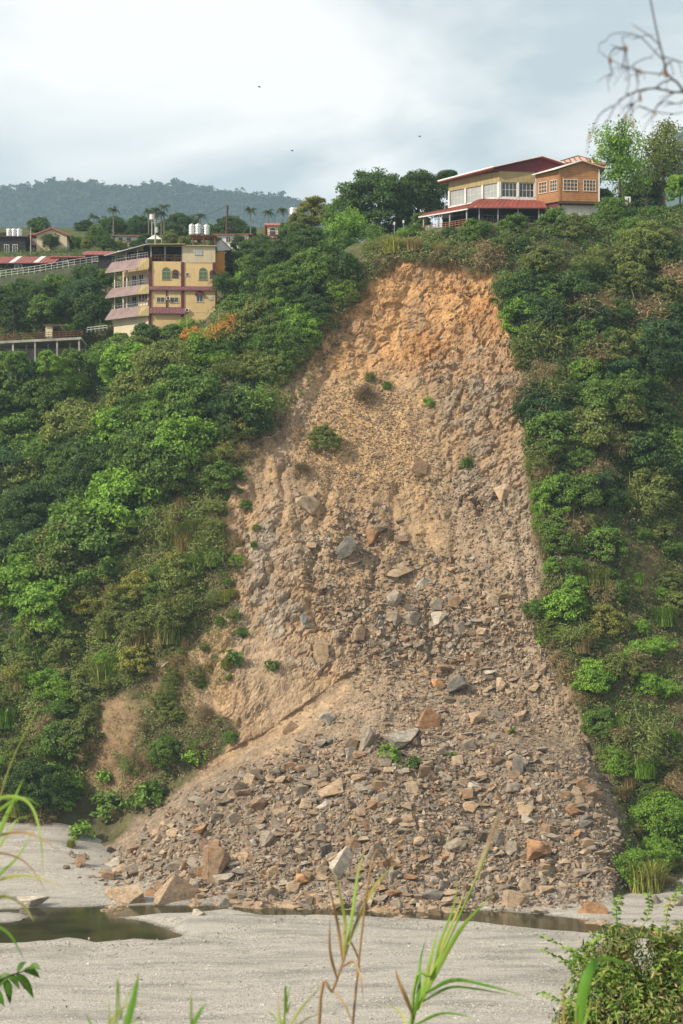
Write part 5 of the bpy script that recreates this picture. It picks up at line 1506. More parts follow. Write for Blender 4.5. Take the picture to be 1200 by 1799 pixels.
# upper storey walls built around the window bands
MB().box(RF, 0.02, LF, 0.12, 7.5, 89.9, 90.72).build('wall', B['white'], rest_o)
MB().box(RF, 0.02, LF, 0.12, 7.5, 92.82, 94.45).build('cladding', B['olive'], rest_o)
MB().box(RL, -LL, -0.02, 0.12, 7.0, 89.9, 90.5).build('wall', B['white'], rest_o)
MB().box(RL, -LL, -0.02, 0.12, 7.0, 92.75, 94.3).build('cladding', B['olive'], rest_o)
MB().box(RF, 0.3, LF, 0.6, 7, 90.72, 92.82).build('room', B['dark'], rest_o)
MB().box(RL, -LL + .1, -0.3, 0.5, 6.5, 90.5, 92.75).build('room', B['white'], rest_o)
m = MB()
for k in range(13): m.box(RL, -LL + .1 + k * .66, -LL + .16 + k * .66, .095, .125, 92.8, 94.25)
m.build('cladding_seam', B['olive'], rest_o)
m = MB()
for k in range(8): m.box(RF, .1 + k * .66, .16 + k * .66, .095, .125, 92.85, 94.4)
m.build('cladding_seam', B['olive'], rest_o)
for a0, a1 in ((-LL + .35, -5.9), (-5.55, -3.0), (-2.7, -0.45)):
    window(Frame(RL.p(0, .3, 0), A2), a0, a1, 90.55, 92.72, rest_o, 4, 2, False, 'glassl', 'white', .06)
for a0, a1 in ((0.42, 2.65), (2.95, 5.2)):
    window(Frame(RF.p(0, .35, 0), A1), a0, a1, 90.75, 92.8, rest_o, 4, 2, False, 'glass', 'white', .08)
for a in (-LL + .1, -5.72, -2.85, -0.2): MB().box(RL, a - .13, a + .13, .05, .4, 90.5, 92.75).build('pillar', B['white'], rest_o)
for a in (0.16, 2.8, LF - .05): MB().box(RF, a - .13, a + .13, .05, .4, 90.72, 92.82).build('pillar', B['white'], rest_o)
# gable and main roof
gab = [RF.p(-0.6, -.1, 94.35), RF.p(6.6, -.1, 95.55), RF.p(9.3, -.1, 95.0), RF.p(9.3, -.1, 94.3)]
MB().prism(RF, [(-0.55, 94.4), (-.55, 94.75), (6.2, 96.35), (9.2, 95.5), (9.2, 94.4)], -.05, .15).build('gable', B['redwall'], rest_o)
e0, e1 = RL.p(-LL - 1.2, -.95, 94.2), RF.p(-1.0, -.75, 94.75)
r0, r1 = RF.p(3.0, 9, 96.7), RF.p(6.2, -.7, 96.55)
q = [e0, e1, r1, r0]; ro = MB().slab(q, .18).build('main_roof', B['redroof3'], rest_o)
m = MB(); m.slab([e0 + Vector((0, -.02, .02)), e1 + Vector((0, -.02, .02)), e1 + Vector((0, .2, .16)), e0 + Vector((0, .2, .16))], .1)
m.slab([e1 + Vector((0, -.05, .03)), r1 + Vector((0, -.05, .05)), r1 + Vector((0, .25, .06)), e1 + Vector((0, .25, .06))], .14); m.build('roof_edge', B['white'], ro)
q = [r1, RF.p(9.6, -.7, 95.6), RF.p(9.6, 8, 95.6), r0]; ro = MB().slab(q, .18).build('main_roof', B['redroof3'], rest_o)
m = MB(); m.slab([r1 + Vector((0, -.05, .05)), RF.p(9.6, -.76, 95.64), RF.p(9.6, -.5, 95.66), r1 + Vector((0, .2, .06))], .14); m.build('roof_edge', B['white'], ro)
m = MB(); m.slab([e0 + Vector((0, .05, -.19)), e1 + Vector((0, .05, -.19)), e1 + Vector((.3, 1.1, -.19)), e0 + Vector((.3, 1.1, -.19))], .05); m.build('soffit', B['redroof'], rest_o)
m = MB().box(RL, -LL - .75, -LL - .05, .3, .9, 90.1, 90.9); acu = m.build('air_conditioner', B['white'], rest_o)
MB().box(RL, -LL - .68, -LL - .2, .26, .305, 90.2, 90.8).build('grille', B['dark'], acu)
# orange timber wing
C1 = Vector((31.04, 233.0, 0)); OF = Frame(C1, A1); OL = Frame(C1, A2)
MB().box(OF, 0.0, 5.75, 0.03, 6, 89.2, 93.6).build('timber_wall', B['wood'], rest_o)
MB().box(OL, -3.75, -0.01, 0.02, 5, 89.2, 93.55).build('timber_wall', B['wood'], rest_o)
MB().prism(OF, [(0, 93.6), (5.75, 93.6), (5.75, 94.05), (3.0, 94.85), (0.0, 93.75)], 0.03, .2).build('timber_gable', B['wood'], rest_o)
for k in range(16):
    MB().box(OF, 0.02, 5.74, -.012 - .01 * (k % 2), .04, 89.3 + k * .27, 89.54 + k * .27).build('plank', B['wood'], rest_o)
    MB().box(OL, -3.74, -.03, -.012 - .01 * (k % 2), .04, 89.3 + k * .27, 89.54 + k * .27).build('plank', B['wood'], rest_o)
for a0, a1 in ((.55, 2.65), (3.45, 5.3)): window(OF, a0, a1, 90.75, 92.35, rest_o, 4, 1, False, 'glass', 'white', .06, .09)
for a0, a1 in ((-3.3, -2.0), (-1.5, -.35)): window(OL, a0, a1, 90.75, 92.35, rest_o, 3, 1, False, 'glass', 'white', .06, .09)
MB().box(OF, -.14, .14, -.1, .1, 89.2, 93.7).build('corner_board', B['wood'], rest_o); MB().box(OF, 5.65, 5.85, -.1, .1, 89.2, 93.9).build('corner_board', B['white'], rest_o)
MB().box(OF, -.1, 5.8, -.15, 3, 88.9, 89.2).build('sill_beam', B['timberdark'], rest_o)
q = [OL.p(-4.1, -.6, 93.55), OF.p(-.45, -.7, 93.75), OF.p(3.1, -.7, 95.0), OF.p(1.5, 6, 95.1)]; ro = MB().slab(q, .14).build('wing_roof', B['white'], rest_o)
q = [OF.p(3.12, -.7, 95.0), OF.p(6.6, -.7, 94.0), OF.p(6.6, 6, 94.0), OF.p(1.6, 6, 95.1)]; MB().slab(q, .14).build('wing_roof', B['roofpink'], rest_o)
MB().box(OF, .2, 5.6, .8, 5, GZ - 3, 88.9).build('lower_wall', B['white'], rest_o)
MB().box(OL, -3.6, -.1, .3, 2, 88.2, 89.18).build('red_band', B['redwall'], rest_o)
rail(OF.p(2.0, -.3, 86.6), OF.p(5.4, -.3, 86.6), .8, rest_o, 'white', 7)
# hip roof behind the wing
FG = Frame(pt(982, 300, 248), A1 + .03)
zb = pt(984, 284, 248).z; za = pt(1030, 261, 248).z
gz_ = empty('roof_pavilion', pt(1020, 330, 252), 'pavilion with striped pinkish hip roof behind the orange wing', 'pavilion')
MB().box(FG, 1.0, 6.5, .8, 6, zb - FG.o.z - 6, zb - FG.o.z - .1).build('wall', B['wood'], gz_)
hz = zb - FG.o.z; ha = za - FG.o.z
ap = FG.p(4.0, 3.4, ha)
for e0_, e1_ in ((FG.p(0, 0, hz), FG.p(7.6, 0, hz)), (FG.p(7.6, 0, hz), FG.p(7.6, 7, hz)), (FG.p(7.6, 7, hz), FG.p(0, 7, hz)), (FG.p(0, 7, hz), FG.p(0, 0, hz))):
    m = MB(); d_ = Vector((0, 0, .1)); m.add([e0_, e1_, ap, e0_ - d_, e1_ - d_, ap - d_], [(0, 1, 2), (5, 4, 3), (0, 3, 4, 1), (1, 4, 5, 2), (2, 5, 3, 0)])
    ro = m.build('roof_sheet', B['roofpink'], gz_)
    m = MB()
    for k in range(9):
        p = e0_.lerp(e1_, k / 8.0); pm_ = (e0_ + e1_) * .5
        tt = abs(k - 4) / 4.0
        top_ = p + (ap - pm_) * (1 - tt); 
        if tt > .98: top_ = ap
        s_ = (e1_ - e0_).normalized() * .06; up_ = Vector((0, 0, .1))
        m.hexa([p - s_, p + s_, top_ + s_, top_ - s_, p - s_ + up_, p + s_ + up_, top_ + s_ + up_, top_ - s_ + up_])
    m.build('roof_rib', B['rust'], ro)
MB().box(FG, -.1, 7.7, -.12, .02, hz - .3, hz - .02).build('fascia', B['wood'], gz_)
# veranda: curved red roof, posts, rail
VC = Vector((18.0, 232.0, 0)); VF = Frame(VC, math.atan2(.09, 1.0)); VL = Frame(VC, A2)
def arc_roof(pts_out, pts_in, mat, name, edge='white', n=6):
    """curved sheet between an outer and an inner line"""
    m = MB()
    for (o0, i0), (o1, i1) in zip(zip(pts_out, pts_in), zip(pts_out[1:], pts_in[1:])):
        pr0 = [o0.lerp(i0, k / n) + Vector((0, 0, .42 * math.sin(math.pi * k / n))) for k in range(n + 1)]
        pr1 = [o1.lerp(i1, k / n) + Vector((0, 0, .42 * math.sin(math.pi * k / n))) for k in range(n + 1)]
        for k in range(n): m.slab([pr0[k], pr1[k], pr1[k + 1], pr0[k + 1]], .07)
    ro = m.build(name, B[mat], rest_o)
    m = MB()
    for o0, o1 in zip(pts_out, pts_out[1:]): m.slab([o0 + Vector((0, -.06, .03)), o1 + Vector((0, -.06, .03)), o1 + Vector((0, .1, .07)), o0 + Vector((0, .1, .07))], .17)
    m.build('roof_edge', B[edge], ro)
    m = MB()
    for (o0, i0), (o1, i1) in zip(zip(pts_out, pts_in), zip(pts_out[1:], pts_in[1:])):
        for j in range(4):
            a, b = o0.lerp(o1, j / 4), i0.lerp(i1, j / 4)
            for k in range(n):
                p0 = a.lerp(b, k / n) + Vector((0, 0, .44 * math.sin(math.pi * k / n) + .02)); p1 = a.lerp(b, (k + 1) / n) + Vector((0, 0, .44 * math.sin(math.pi * (k + 1) / n) + .02))
                m.bar(p0, p1, .03, 4)
    m.build('roof_rib', B[mat], ro)
vo, vi = 87.95, 90.15
lo = [VL.p(-8.4 + k * 2.1, 0, vo - .05 + .0 * k) for k in range(5)]; li = [RL.p(-LL - 2.3 + k * 2.7, .1, vi - .5 + .14 * k) for k in range(5)]
arc_roof(lo, li, 'redroof', 'veranda_roof')
fo = [VF.p(-.3 + k * 2.9, -.1, vo + .1 + .06 * k) for k in range(5)]; fi = [RF.p(-1.6 + k * 1.9, .1, vi + .12) for k in range(5)]
arc_roof(fo, fi, 'redroof', 'veranda_roof', 'redroof')
MB().slab([VL.p(.02, -.05, vo + .02), VF.p(.9, -.16, vo + .15), RF.p(-.2, .05, vi + .42), RF.p(-1.6, .05, vi + .35)], .06).build('roof_valley', B['white'], rest_o)
MB().box(VF, .2, 11.4, .2, 5.5, GZ - 3.0, GZ + .25).build('veranda_floor', B['concrete'], rest_o)
MB().box(VL, -8.3, 0.0, .2, 4.5, GZ - 3.0, GZ + .25).build('veranda_floor', B['concrete'], rest_o)
for a in (-7.7, -5.2, -3.3, -.5): MB().box(VL, a - .09, a + .09, .3, .48, GZ + .252, vo + .1).build('post', B['greypost'], rest_o)
for a in (1.6, 4.3, 7.2, 10.2): MB().box(VF, a - .08, a + .08, .3, .46, GZ + .252, vo + .2).build('post', B['greypost'], rest_o)
for a in (2.2, 5.0, 8.0): MB().box(VF, a - .08, a + .08, 1.8, 1.96, GZ + .252, vo + .9).build('inner_post', B['timberdark'], rest_o)
rail(VL.p(-8.3, .15, GZ + .25), VL.p(0, .15, GZ + .25), .95, rest_o, 'wood', 15, (1.0, .7, .4)); rail(VF.p(.1, .15, GZ + .25), VF.p(11.3, .15, GZ + .25), .95, rest_o, 'timberdark', 18, (1.0, .6, .3))
# little things at the right of the restaurant
sg = empty('notice_board', pt(1103, 365, 233), 'blank white upright board between the trees right of the restaurant', 'board')
FP = Frame(pt(1098, 365, 233), 0.1)
MB().box(FP, 0, .85, 0, .08, -.1, 1.6).build('board', B['white'], sg); MB().box(FP, .1, .2, .09, .2, -2, 1.4).build('post', B['metal'], sg); MB().box(FP, .65, .75, .09, .2, -2, 1.4).build('post', B['metal'], sg)
lw = empty('low_terrace_wall', pt(1150, 372, 232), 'low concrete terrace wall with dark posts at the right of the rim', 'wall')
FW = Frame(pt(1085, 373, 232.5), 0.06)
MB().box(FW, 0, 12, 0, .3, -3, .25).build('wall', B['concrete'], lw)
for a in (1.6, 4.1, 6.8, 9.5): MB().box(FW, a - .08, a + .08, .05, .2, .25, 2.1).build('post', B['timberdark'], lw)
# lamp posts on the path
for u_, v0, v1, lab in ((693, 395, 418, 'slim lamp post on the path, left of the veranda'), (709, 392, 412, 'second thinner lamp post nearer the veranda')):
    b_ = pt(u_, v1 + 10, 232); l_ = empty('lamp_post', b_, lab, 'lamp post')
    t_ = pt(u_, v0, 232); MB().bar(b_, t_, .05, 6).build('pole', B['greypost'], l_); MB().bar(t_, t_ + Vector((0, 0, .4)), .13, 8).build('lamp_head', B['white'], l_)

# ------------------------------------------------------------------ village houses
def gable_house(name, u0, u1, v_eave, v_base, v_ridge, y, depth, ang, wall, roof, label, wins=(), ridge='a', trim=None, over=.5, down=3, striped=None):
    o_ = pt(u0, v_base, y); F = Frame(o_, ang); L = (u1 - u0) * y / FPX / math.cos(ang)
    he, hr = (v_base - v_eave) * y / FPX, (v_base - v_ridge) * y / FPX
    r = empty(name, o_, label, 'house')
    MB().box(F, 0, L, 0, depth, -down, he).build('wall', B[wall], r)
    if ridge == 'a':                                       # ridge parallel to the front: the front roof slope is seen
        q = [F.p(-over, -over, he), F.p(L + over, -over, he), F.p(L + over, depth / 2, hr), F.p(-over, depth / 2, hr)]
        ro = MB().slab(q, .12).build('roof', B[roof], r); corr(MB(), *q, max(4, int(L / .6)), .05, .04).build('roof_rib', B[roof], ro)
        MB().slab([q[3] + Vector((0, .01, 0)), q[2] + Vector((0, .01, 0)), F.p(L + over, depth + over, he), F.p(-over, depth + over, he)], .12).build('roof', B[roof], r)
        for a0, a1 in (striped or ()):
            MB().slab([p + Vector((0, -.02, .07)) for p in (q[0].lerp(q[1], a0), q[0].lerp(q[1], a1), q[3].lerp(q[2], a1), q[3].lerp(q[2], a0))], .05).build('roof_stripe', B['white'], ro)
    else:                                                  # gable to the front
        MB().prism(F, [(0, he), (L, he), (L / 2, hr)], .02, depth).build('gable', B[wall], r)
        q = [F.p(-over, -over, he - .1), F.p(L / 2, -over, hr + .1), F.p(L / 2, depth, hr + .1), F.p(-over, depth, he - .1)]; MB().slab(q, .2).build('roof', B[roof], r)
        q = [F.p(L / 2 + .01, -over, hr + .1), F.p(L + over, -over, he - .1), F.p(L + over, depth, he - .1), F.p(L / 2 + .01, depth, hr + .1)]; MB().slab(q, .2).build('roof', B[roof], r)
    for (a0, a1, c0, c1) in wins: window(F, a0 * L, a1 * L, c0 * he, c1 * he, r, 2, 1, False, 'glass', trim or 'white')
    return r, F, L, he, hr
gable_house('cream_house', 64, 117, 412, 432, 401, 290, 8, .05, 'cream', 'redroof2', 'cream gabled village house with red roof edges', [(.45, .75, .3, .75)], 'b')
gable_house('cream_annex', 54, 66, 412, 436, 410, 291, 6, .05, 'redwall', 'redroof2', 'dark red annex left of the cream gabled house', [(.3, .7, .3, .7)], 'a')
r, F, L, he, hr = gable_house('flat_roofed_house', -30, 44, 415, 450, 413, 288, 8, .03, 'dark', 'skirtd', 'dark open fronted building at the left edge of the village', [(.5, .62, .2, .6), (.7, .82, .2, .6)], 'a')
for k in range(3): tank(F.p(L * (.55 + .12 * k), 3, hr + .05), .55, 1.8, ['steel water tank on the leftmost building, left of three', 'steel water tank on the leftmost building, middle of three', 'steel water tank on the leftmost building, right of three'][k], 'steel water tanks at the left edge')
gable_house('long_red_house', -40, 92, 463, 474, 437, 272, 12, -.02, 'dark', 'redroof', 'long low house with bright red roof and white stripes above the fence', [(.2, .3, .2, .8), (.5, .6, .2, .8)], 'a', striped=((.44, .5), (.74, .8)))  # near-black walls, here and on the next two, paint the eave shade
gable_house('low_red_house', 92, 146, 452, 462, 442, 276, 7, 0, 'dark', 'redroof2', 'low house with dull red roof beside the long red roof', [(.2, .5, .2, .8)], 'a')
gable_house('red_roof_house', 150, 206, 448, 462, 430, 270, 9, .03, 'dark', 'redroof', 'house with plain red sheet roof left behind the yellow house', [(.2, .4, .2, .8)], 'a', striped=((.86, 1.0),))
gable_house('white_red_house', 202, 256, 414, 432, 411, 300, 7, .04, 'white', 'redroof2', 'white house with red trim behind the yellow house roof', [(.12, .25, .4, .8), (.38, .52, .4, .8), (.74, .9, .4, .8)], 'a', 'redwall')
gable_house('village_house', 380, 436, 412, 432, 403, 296, 8, -.03, 'white', 'redroof2', 'white village house with wide red roof right of the water tanks', [(.3, .45, .3, .8), (.6, .75, .3, .8)], 'a')
gable_house('village_house', 308, 345, 418, 432, 409, 305, 8, .02, 'white', 'redroof2', 'small red roofed house behind the water tanks', [(.3, .5, .3, .8)], 'a')
gable_house('village_house', 455, 492, 418, 430, 408, 286, 6, .02, 'white', 'redroof2', 'low red roofed house below the small tower house', [(.3, .5, .3, .8)], 'a')
# tower house with arches
tw, F, L, he, hr = gable_house('tower_house', 470, 512, 396, 420, 385, 292, 6, .04, 'cream', 'redroof2', 'small pale tower house with arched openings and red mansard roof', [], 'a')
for a0, a1 in ((.08, .36), (.42, .62), (.68, .92)): window(F, a0 * L, a1 * L, he * .15, he * .85, tw, 1, 1, True, 'glass', 'white')
rail(F.p(0, -.5, he * .1), F.p(L, -.5, he * .1), .8, tw, 'rust', 6)
t_ = tank(pt(516, 384, 296), .9, 1.9, 'pale round water tank beside the tower house', None)
bx_ = empty('rooftop_box', pt(594, 356, 300), 'small grey box on a post above the skyline trees', 'box'); FQ = Frame(pt(590, 356, 300), 0)
MB().box(FQ, 0, .85, 0, .8, 0, 1.3).build('box', B['greypost'], bx_); MB().box(FQ, .3, .45, .3, .45, -6, -.002).build('post', B['metal'], bx_)
# white awning tent
tn = empty('white_awning', pt(270, 425, 290), 'white pointed awning behind the yellow house roof', 'awning')
bs = [pt(258, 420, 288), pt(284, 420, 288), pt(284, 420, 288) + Vector((0, 3, 0)), pt(258, 420, 288) + Vector((0, 3, 0))]; apx = (bs[0] + bs[2]) / 2 + Vector((0, 0, 1.2))
MB().add(bs + [apx], [(0, 1, 4), (1, 2, 4), (2, 3, 4), (3, 0, 4), (3, 2, 1, 0)]).build('canopy', B['white'], tn)
for k in range(4): MB().bar(bs[k], bs[k] - Vector((0, 0, 2.6)), .05).build('post', B['metal'], tn)
# poles and wires
def pole(u, v0, v1, y, r, label, lean=0, arm=False, mat='concrete'):
    b_, t_ = pt(u, v1, y), pt(u + lean, v0, y); o = empty('utility_pole', b_, label, 'utility pole')
    MB().bar(b_ - Vector((0, 0, 2)), t_, r, 7).build('pole', B[mat], o)
    if arm:
        MB().bar(t_ + Vector((-.7, 0, -.6)), t_ + Vector((.7, 0, -.6)), .06).build('crossarm', B['metal'], o)
        MB().bar(t_ + Vector((.25, 0, -2.4)), t_ + Vector((.25, 0, -1.4)), .25, 8).build('transformer', B['metal'], o)
    return t_
w0 = pole(397, 361, 405, 300, .2, 'tall bare leaning pole among the trees', 3, False, 'timberdark')
w1 = pole(273, 385, 430, 284, .16, 'concrete utility pole with transformer behind the yellow house', 0, True)
w2 = pole(54, 400, 440, 284, .10, 'thin street lamp pole beside the cream house')
w3 = pole(267, 386, 415, 290, .12, 'short pole with round lamp beside the utility pole')
MB().bar(w3, w3 + Vector((0, 0, .9)), .45, 10).build('pole_lamp', B['white'])
lamp_o = bpy.data.objects['pole_lamp']; tag(lamp_o, 'round white lamp on the short pole behind the yellow house', 'lamp')
for a, b, lab in ((w1, w0, 'thin power line running from the utility pole to the bare pole'), (w1, pt(170, 432, 284), 'thin power line sagging left from the utility pole')):
    pts_ = [a.lerp(b, k / 10) - Vector((0, 0, 1.2 * math.sin(math.pi * k / 10))) for k in range(11)]
    v_, f_ = tube_path(pts_, [.03] * 11, 4); o = MB().add(v_, f_).build('power_line', B['dark']); tag(o, lab, 'wire')
# retaining wall and white fence
wl_ = empty('retaining_wall', pt(60, 500, 262), 'rough concrete retaining wall under the white fence', 'wall')
wp = [pt(-30, 492, 260), pt(60, 480, 261), pt(130, 468, 262), pt(172, 462, 264)]
for a, b in zip(wp, wp[1:]):
    dn = Vector((0, -.8, -3.0)); MB().hexa([a + dn, b + dn, b + Vector((0, .4, -3.0)), a + Vector((0, .4, -3.0)), a, b, b + Vector((0, .4, 0)), a + Vector((0, .4, 0))]).build('wall_panel', B['mossy'], wl_)
fe = empty('white_fence', pt(60, 480, 261.2), 'long white rail fence on top of the retaining wall', 'fence')
for a, b in zip(wp, wp[1:]):
    a = a + Vector((0, .2, 0)); b = b + Vector((0, .2, 0)); n = int((b - a).length / .9)
    for k in range(n):
        p = a.lerp(b, k / n); MB().bar(p, p + Vector((0, 0, 1.2)), .04, 4).build('fence_post', B['white'], fe)
    for h_ in (.35, .75, 1.15): MB().bar(a + Vector((0, 0, h_)), b + Vector((0, 0, h_)), .035, 4).build('fence_rail', B['white'], fe)
# viewing platform
pf = empty('viewing_platform', pt(60, 600, 238), 'concrete viewing platform on slender columns at the left edge', 'platform')
dk = [pt(-25, 601, 238), pt(142, 592, 238)]; FD = Frame(dk[0], 0.02); LD = (dk[1] - dk[0]).length
tilt = (dk[1].z - dk[0].z) / LD
MB().hexa([FD.p(0, 0, -.3), FD.p(LD, 0, -.3 + tilt * LD), FD.p(LD, 6, -.3 + tilt * LD), FD.p(0, 6, -.3), FD.p(0, 0, .05), FD.p(LD, 0, .05 + tilt * LD), FD.p(LD, 6, .05 + tilt * LD), FD.p(0, 6, .05)]).build('deck', B['concrete'], pf)
for k in range(7):
    a = LD - .35 - k * 1.6; z_ = tilt * a
    MB().box(FD, a - .13, a + .13, .2 + (k % 2) * 2, .46 + (k % 2) * 2, -5.0, z_ - .302).build('column', B['concrete'], pf)
MB().box(FD, LD * .15, LD - .2, 3.6, 3.9, -6, -.302).build('back_wall', B['concrete'], pf)
rail(FD.p(0, .15, .05), FD.p(LD, .15, .05 + tilt * LD), .95, pf, 'rust', 26, (1, .66, .33))
hut = empty('stone_hut', pt(95, 590, 241), 'small pale hut with thatched top on the viewing platform', 'hut'); FH = Frame(pt(80, 592, 241), 0.05)
MB().box(FH, 0, 1.0, 0, 2, 0, 1.75).build('wall', B['cream'], hut)
MB().box(FH, 1.0, 2.9, .9, 2, 0, 1.2).build('wall', B['timberdark'], hut)
MB().slab([FH.p(-.3, -.3, 1.8), FH.p(3.1, -.3, 1.7), FH.p(3.0, 2.3, 2.25), FH.p(-.2, 2.3, 2.3)], .18).build('roof', B['timberdark'], hut)
for a in (1.9, 2.8): MB().box(FH, a, a + .12, .1, .22, 0, 1.6).build('post', B['timberdark'], hut)
plant_px('leafy', 121, 577, 12, 'mid', 'pale leafy plant on the viewing platform beside the hut', None, 240)
st_ = empty('path_railing', pt(167, 582, 240), 'short white railing left of the yellow house foot', 'railing')
rail(pt(153, 584, 240), pt(188, 580, 240), .7, st_, 'white', 5)

# ------------------------------------------------------------------ palms
def palm_crown(seed):
    r = random.Random(seed); V_, F_ = [], []
    for i in range(11):
        a = i * 6.283 / 11 + r.uniform(-.2, .2); L = r.uniform(1.5, 2.0); up = r.uniform(.2, 1.2)
        prev = None
        for k in range(9):
            t = k / 8; rad = L * t ** .9; z = up * (t * 1.6) - 1.9 * t * t
            c = Vector((math.cos(a) * rad, math.sin(a) * rad, z)); s = Vector((-math.sin(a), math.cos(a), 0))
            if prev is not None:
                for sg_ in (-1, 1):
                    w = .62 * math.sin(math.pi * min(1, t * .9 + .12)) 
                    tip = c + s * sg_ * w + Vector((math.cos(a) * .25, math.sin(a) * .25, -.25 - .25 * w))
                    b = len(V_); V_ += [prev, c, tip]; F_.append((b, b + 1, b + 2))
            prev = c
    return np_mesh('palm_crown', V_, F_, M_LEAF)
PC = [palm_crown(i) for i in range(3)]
v_, f_ = tube_path([(0, 0, -8), (.05, 0, -4), (0, 0, -.9), (0, 0, 0)], [.14, .12, .1, .13], 7)
PT = np_mesh('palm_trunk', v_, f_, surf('palm_bark', (.20, .18, .14), (.13, .115, .09), 4, .9, .2), True)
for k, (u_, v_, lab) in enumerate(((199, 368, 'low palm over the round trees at the left'), (261, 370, 'shorter palm left of the tallest palms'), (273, 367, 'palm next to the utility pole'), (288, 362, 'tallest palm of the village'),
                     (283, 374, 'palm just below the tallest one'), (352, 377, 'drooping palm alone above the water tanks'), (440, 368, 'slim palm right of the bare pole'), (471, 371, 'palm left of the tower house'), (495, 368, 'palm above the tower house'),
                     (165, 380, 'small palm top above the village trees'), (78, 392, 'palm top behind the cream house'))):
    p = pt(u_, v_, 312); r = empty('palm_tree', p - Vector((0, 0, 8)), lab, 'palm', 'slender palms of the village')
    c = link('crown', PC[k % 3], r, (0, 0, 8)); c.color = (.05, .085, .03, 1); c.rotation_euler = (0, 0, k * 1.3); c.scale = (.8, .8, .95)
    link('trunk', PT, r, (0, 0, 8))

# ------------------------------------------------------------------ distant hills
def hill_ridge(u): return np.interp(u, [-400, -100, 0, 60, 130, 190, 250, 330, 400, 460, 510, 560, 640, 900, 1100, 1170, 1200, 1300, 1600], [330, 338, 335, 328, 322, 332, 326, 330, 345, 352, 360, 372, 385, 400, 330, 275, 238, 190, 170])
hy = np.concatenate([np.linspace(1250, 2200, 46), np.linspace(2230, 2800, 12)]); hu = np.linspace(-400, 1600, 220)
HU, HYY = np.meshgrid(hu, hy, indexing='ij')
YR = 2200.0
HX = (HU - 600) * YR / FPX
ztop = CAMZ + (HOR - hill_ridge(HU)) * YR / FPX - 6
f_ = np.clip((HYY - 1250) / (YR - 1250), 0, 1)
HZ = np.where(HYY <= YR, 60 + (ztop - 60) * (f_ ** 1.15), ztop - (HYY - YR) * 0.3)
qn = np.stack([HX.ravel() * .007, HYY.ravel() * .005, 0 * HX.ravel()], 1)
HZ = HZ + fbm(qn, 4, 120).reshape(HX.shape) * 38 * f_ * (1 - .75 * np.exp(-((HYY - YR) / 60) ** 2))
hi = np.arange(HX.size).reshape(HX.shape)
hq = np.stack([hi[:-1, :-1], hi[1:, :-1], hi[1:, 1:], hi[:-1, 1:]], 2).reshape(-1, 4)
hv = np.stack([HX, HYY, HZ], 2).reshape(-1, 3)
tag(link('distant_hills', np_mesh('distant_hills', hv, hq, M_HILL, True, np.zeros((len(hv), 3)) + (.035, .055, .025))), 'wooded distant hills behind the village', kind='structure')
BVH_H = BVHTree.FromPolygons(hv.tolist(), hq.tolist())
Vs, Fs, Cs = [], [], []; base = 0
fr = np.random.default_rng(55)
proto = [crown_broad(200 + i, 4.6, 4.6, 22, 11, 1.5, 1.55, 1.0, .5) for i in range(6)]
n_t = 0
for _ in range(2600):
    u_ = fr.uniform(-30, 560) if fr.random() < .93 else fr.uniform(1130, 1260); v_ = fr.uniform(hill_ridge(u_) - 2, hill_ridge(u_) + 85)
    d = Vector(((u_ - 600.0) / FPX, 1.0, (HOR - v_) / FPX)).normalized(); h_ = BVH_H.ray_cast(Vector((0, 0, CAMZ)), d, 5000)
    if h_[0] is None or h_[0].y < 1280: continue
    V0, F0 = proto[n_t % 6]; s_ = fr.uniform(.9, 2.3); a_ = fr.uniform(0, 6.28); R_ = np.array(Matrix.Rotation(a_, 3, 'Z'))
    V = (V0 * s_ * np.array([1, 1, fr.uniform(.8, 1.3)])) @ R_.T + np.array(h_[0]); Vs.append(V); Fs.append(F0 + base); base += len(V)
    Cs.append(np.repeat((np.array([(.045, .075, .03), (.06, .09, .03), (.035, .065, .03)][n_t % 3]) * fr.uniform(.7, 1.2))[None], len(V), 0)); n_t += 1
tag(link('distant_forest', np_mesh('distant_forest', np.concatenate(Vs), np.concatenate(Fs), M_UNDER, False, np.concatenate(Cs))), 'hazy forest covering the distant hills', kind='stuff')

# ------------------------------------------------------------------ plants on the near bank, in front of the lens
def ribbon_mat(name, c1, c2, trans=0.35):
    m, n, l, b = new_mat(name)
    ge = n.new('ShaderNodeNewGeometry')
    t = noise_node(n, l, ge.outputs['Position'], 6, 3)
    c = mixc(n, l, ramp(n, l, t.outputs['Fac'], [(.35, 0.0), (.65, 1.0)]), c1, c2)
    t5 = noise_node(n, l, ge.outputs['Position'], 14, 4)
    c = mixc(n, l, ramp(n, l, t5.outputs['Fac'], [(.58, 0.0), (.72, .8)]), c, (.34, .23, .10))
    l.new(c, b.inputs['Base Color']); b.inputs['Roughness'].default_value = .5
    tr = n.new('ShaderNodeBsdfTranslucent'); l.new(c, tr.inputs['Color'])
    ms = n.new('ShaderNodeMixShader'); ms.inputs[0].default_value = trans
    l.new(b.outputs['BSDF'], ms.inputs[1]); l.new(tr.outputs['BSDF'], ms.inputs[2]); l.new(ms.outputs['Shader'], n['Material Output'].inputs['Surface'])
    return m
FGM = {'green': ribbon_mat('reed_green', (.22, .38, .05), (.30, .44, .09)), 'deep': ribbon_mat('blade_green', (.10, .26, .03), (.17, .34, .05)), 'yellow': ribbon_mat('reed_yellow', (.46, .44, .12), (.34, .40, .08)),
       'tan': ribbon_mat('reed_dry', (.46, .31, .14), (.34, .20, .09)), 'plume': ribbon_mat('seed_plume', (.62, .50, .34), (.50, .40, .26), .2), 'leaf': ribbon_mat('glossy_leaf', (.06, .15, .025), (.10, .22, .035), .25),
       'twig': surf('dry_twig', (.05, .032, .026), (.03, .02, .016), 20, .9, .1)}

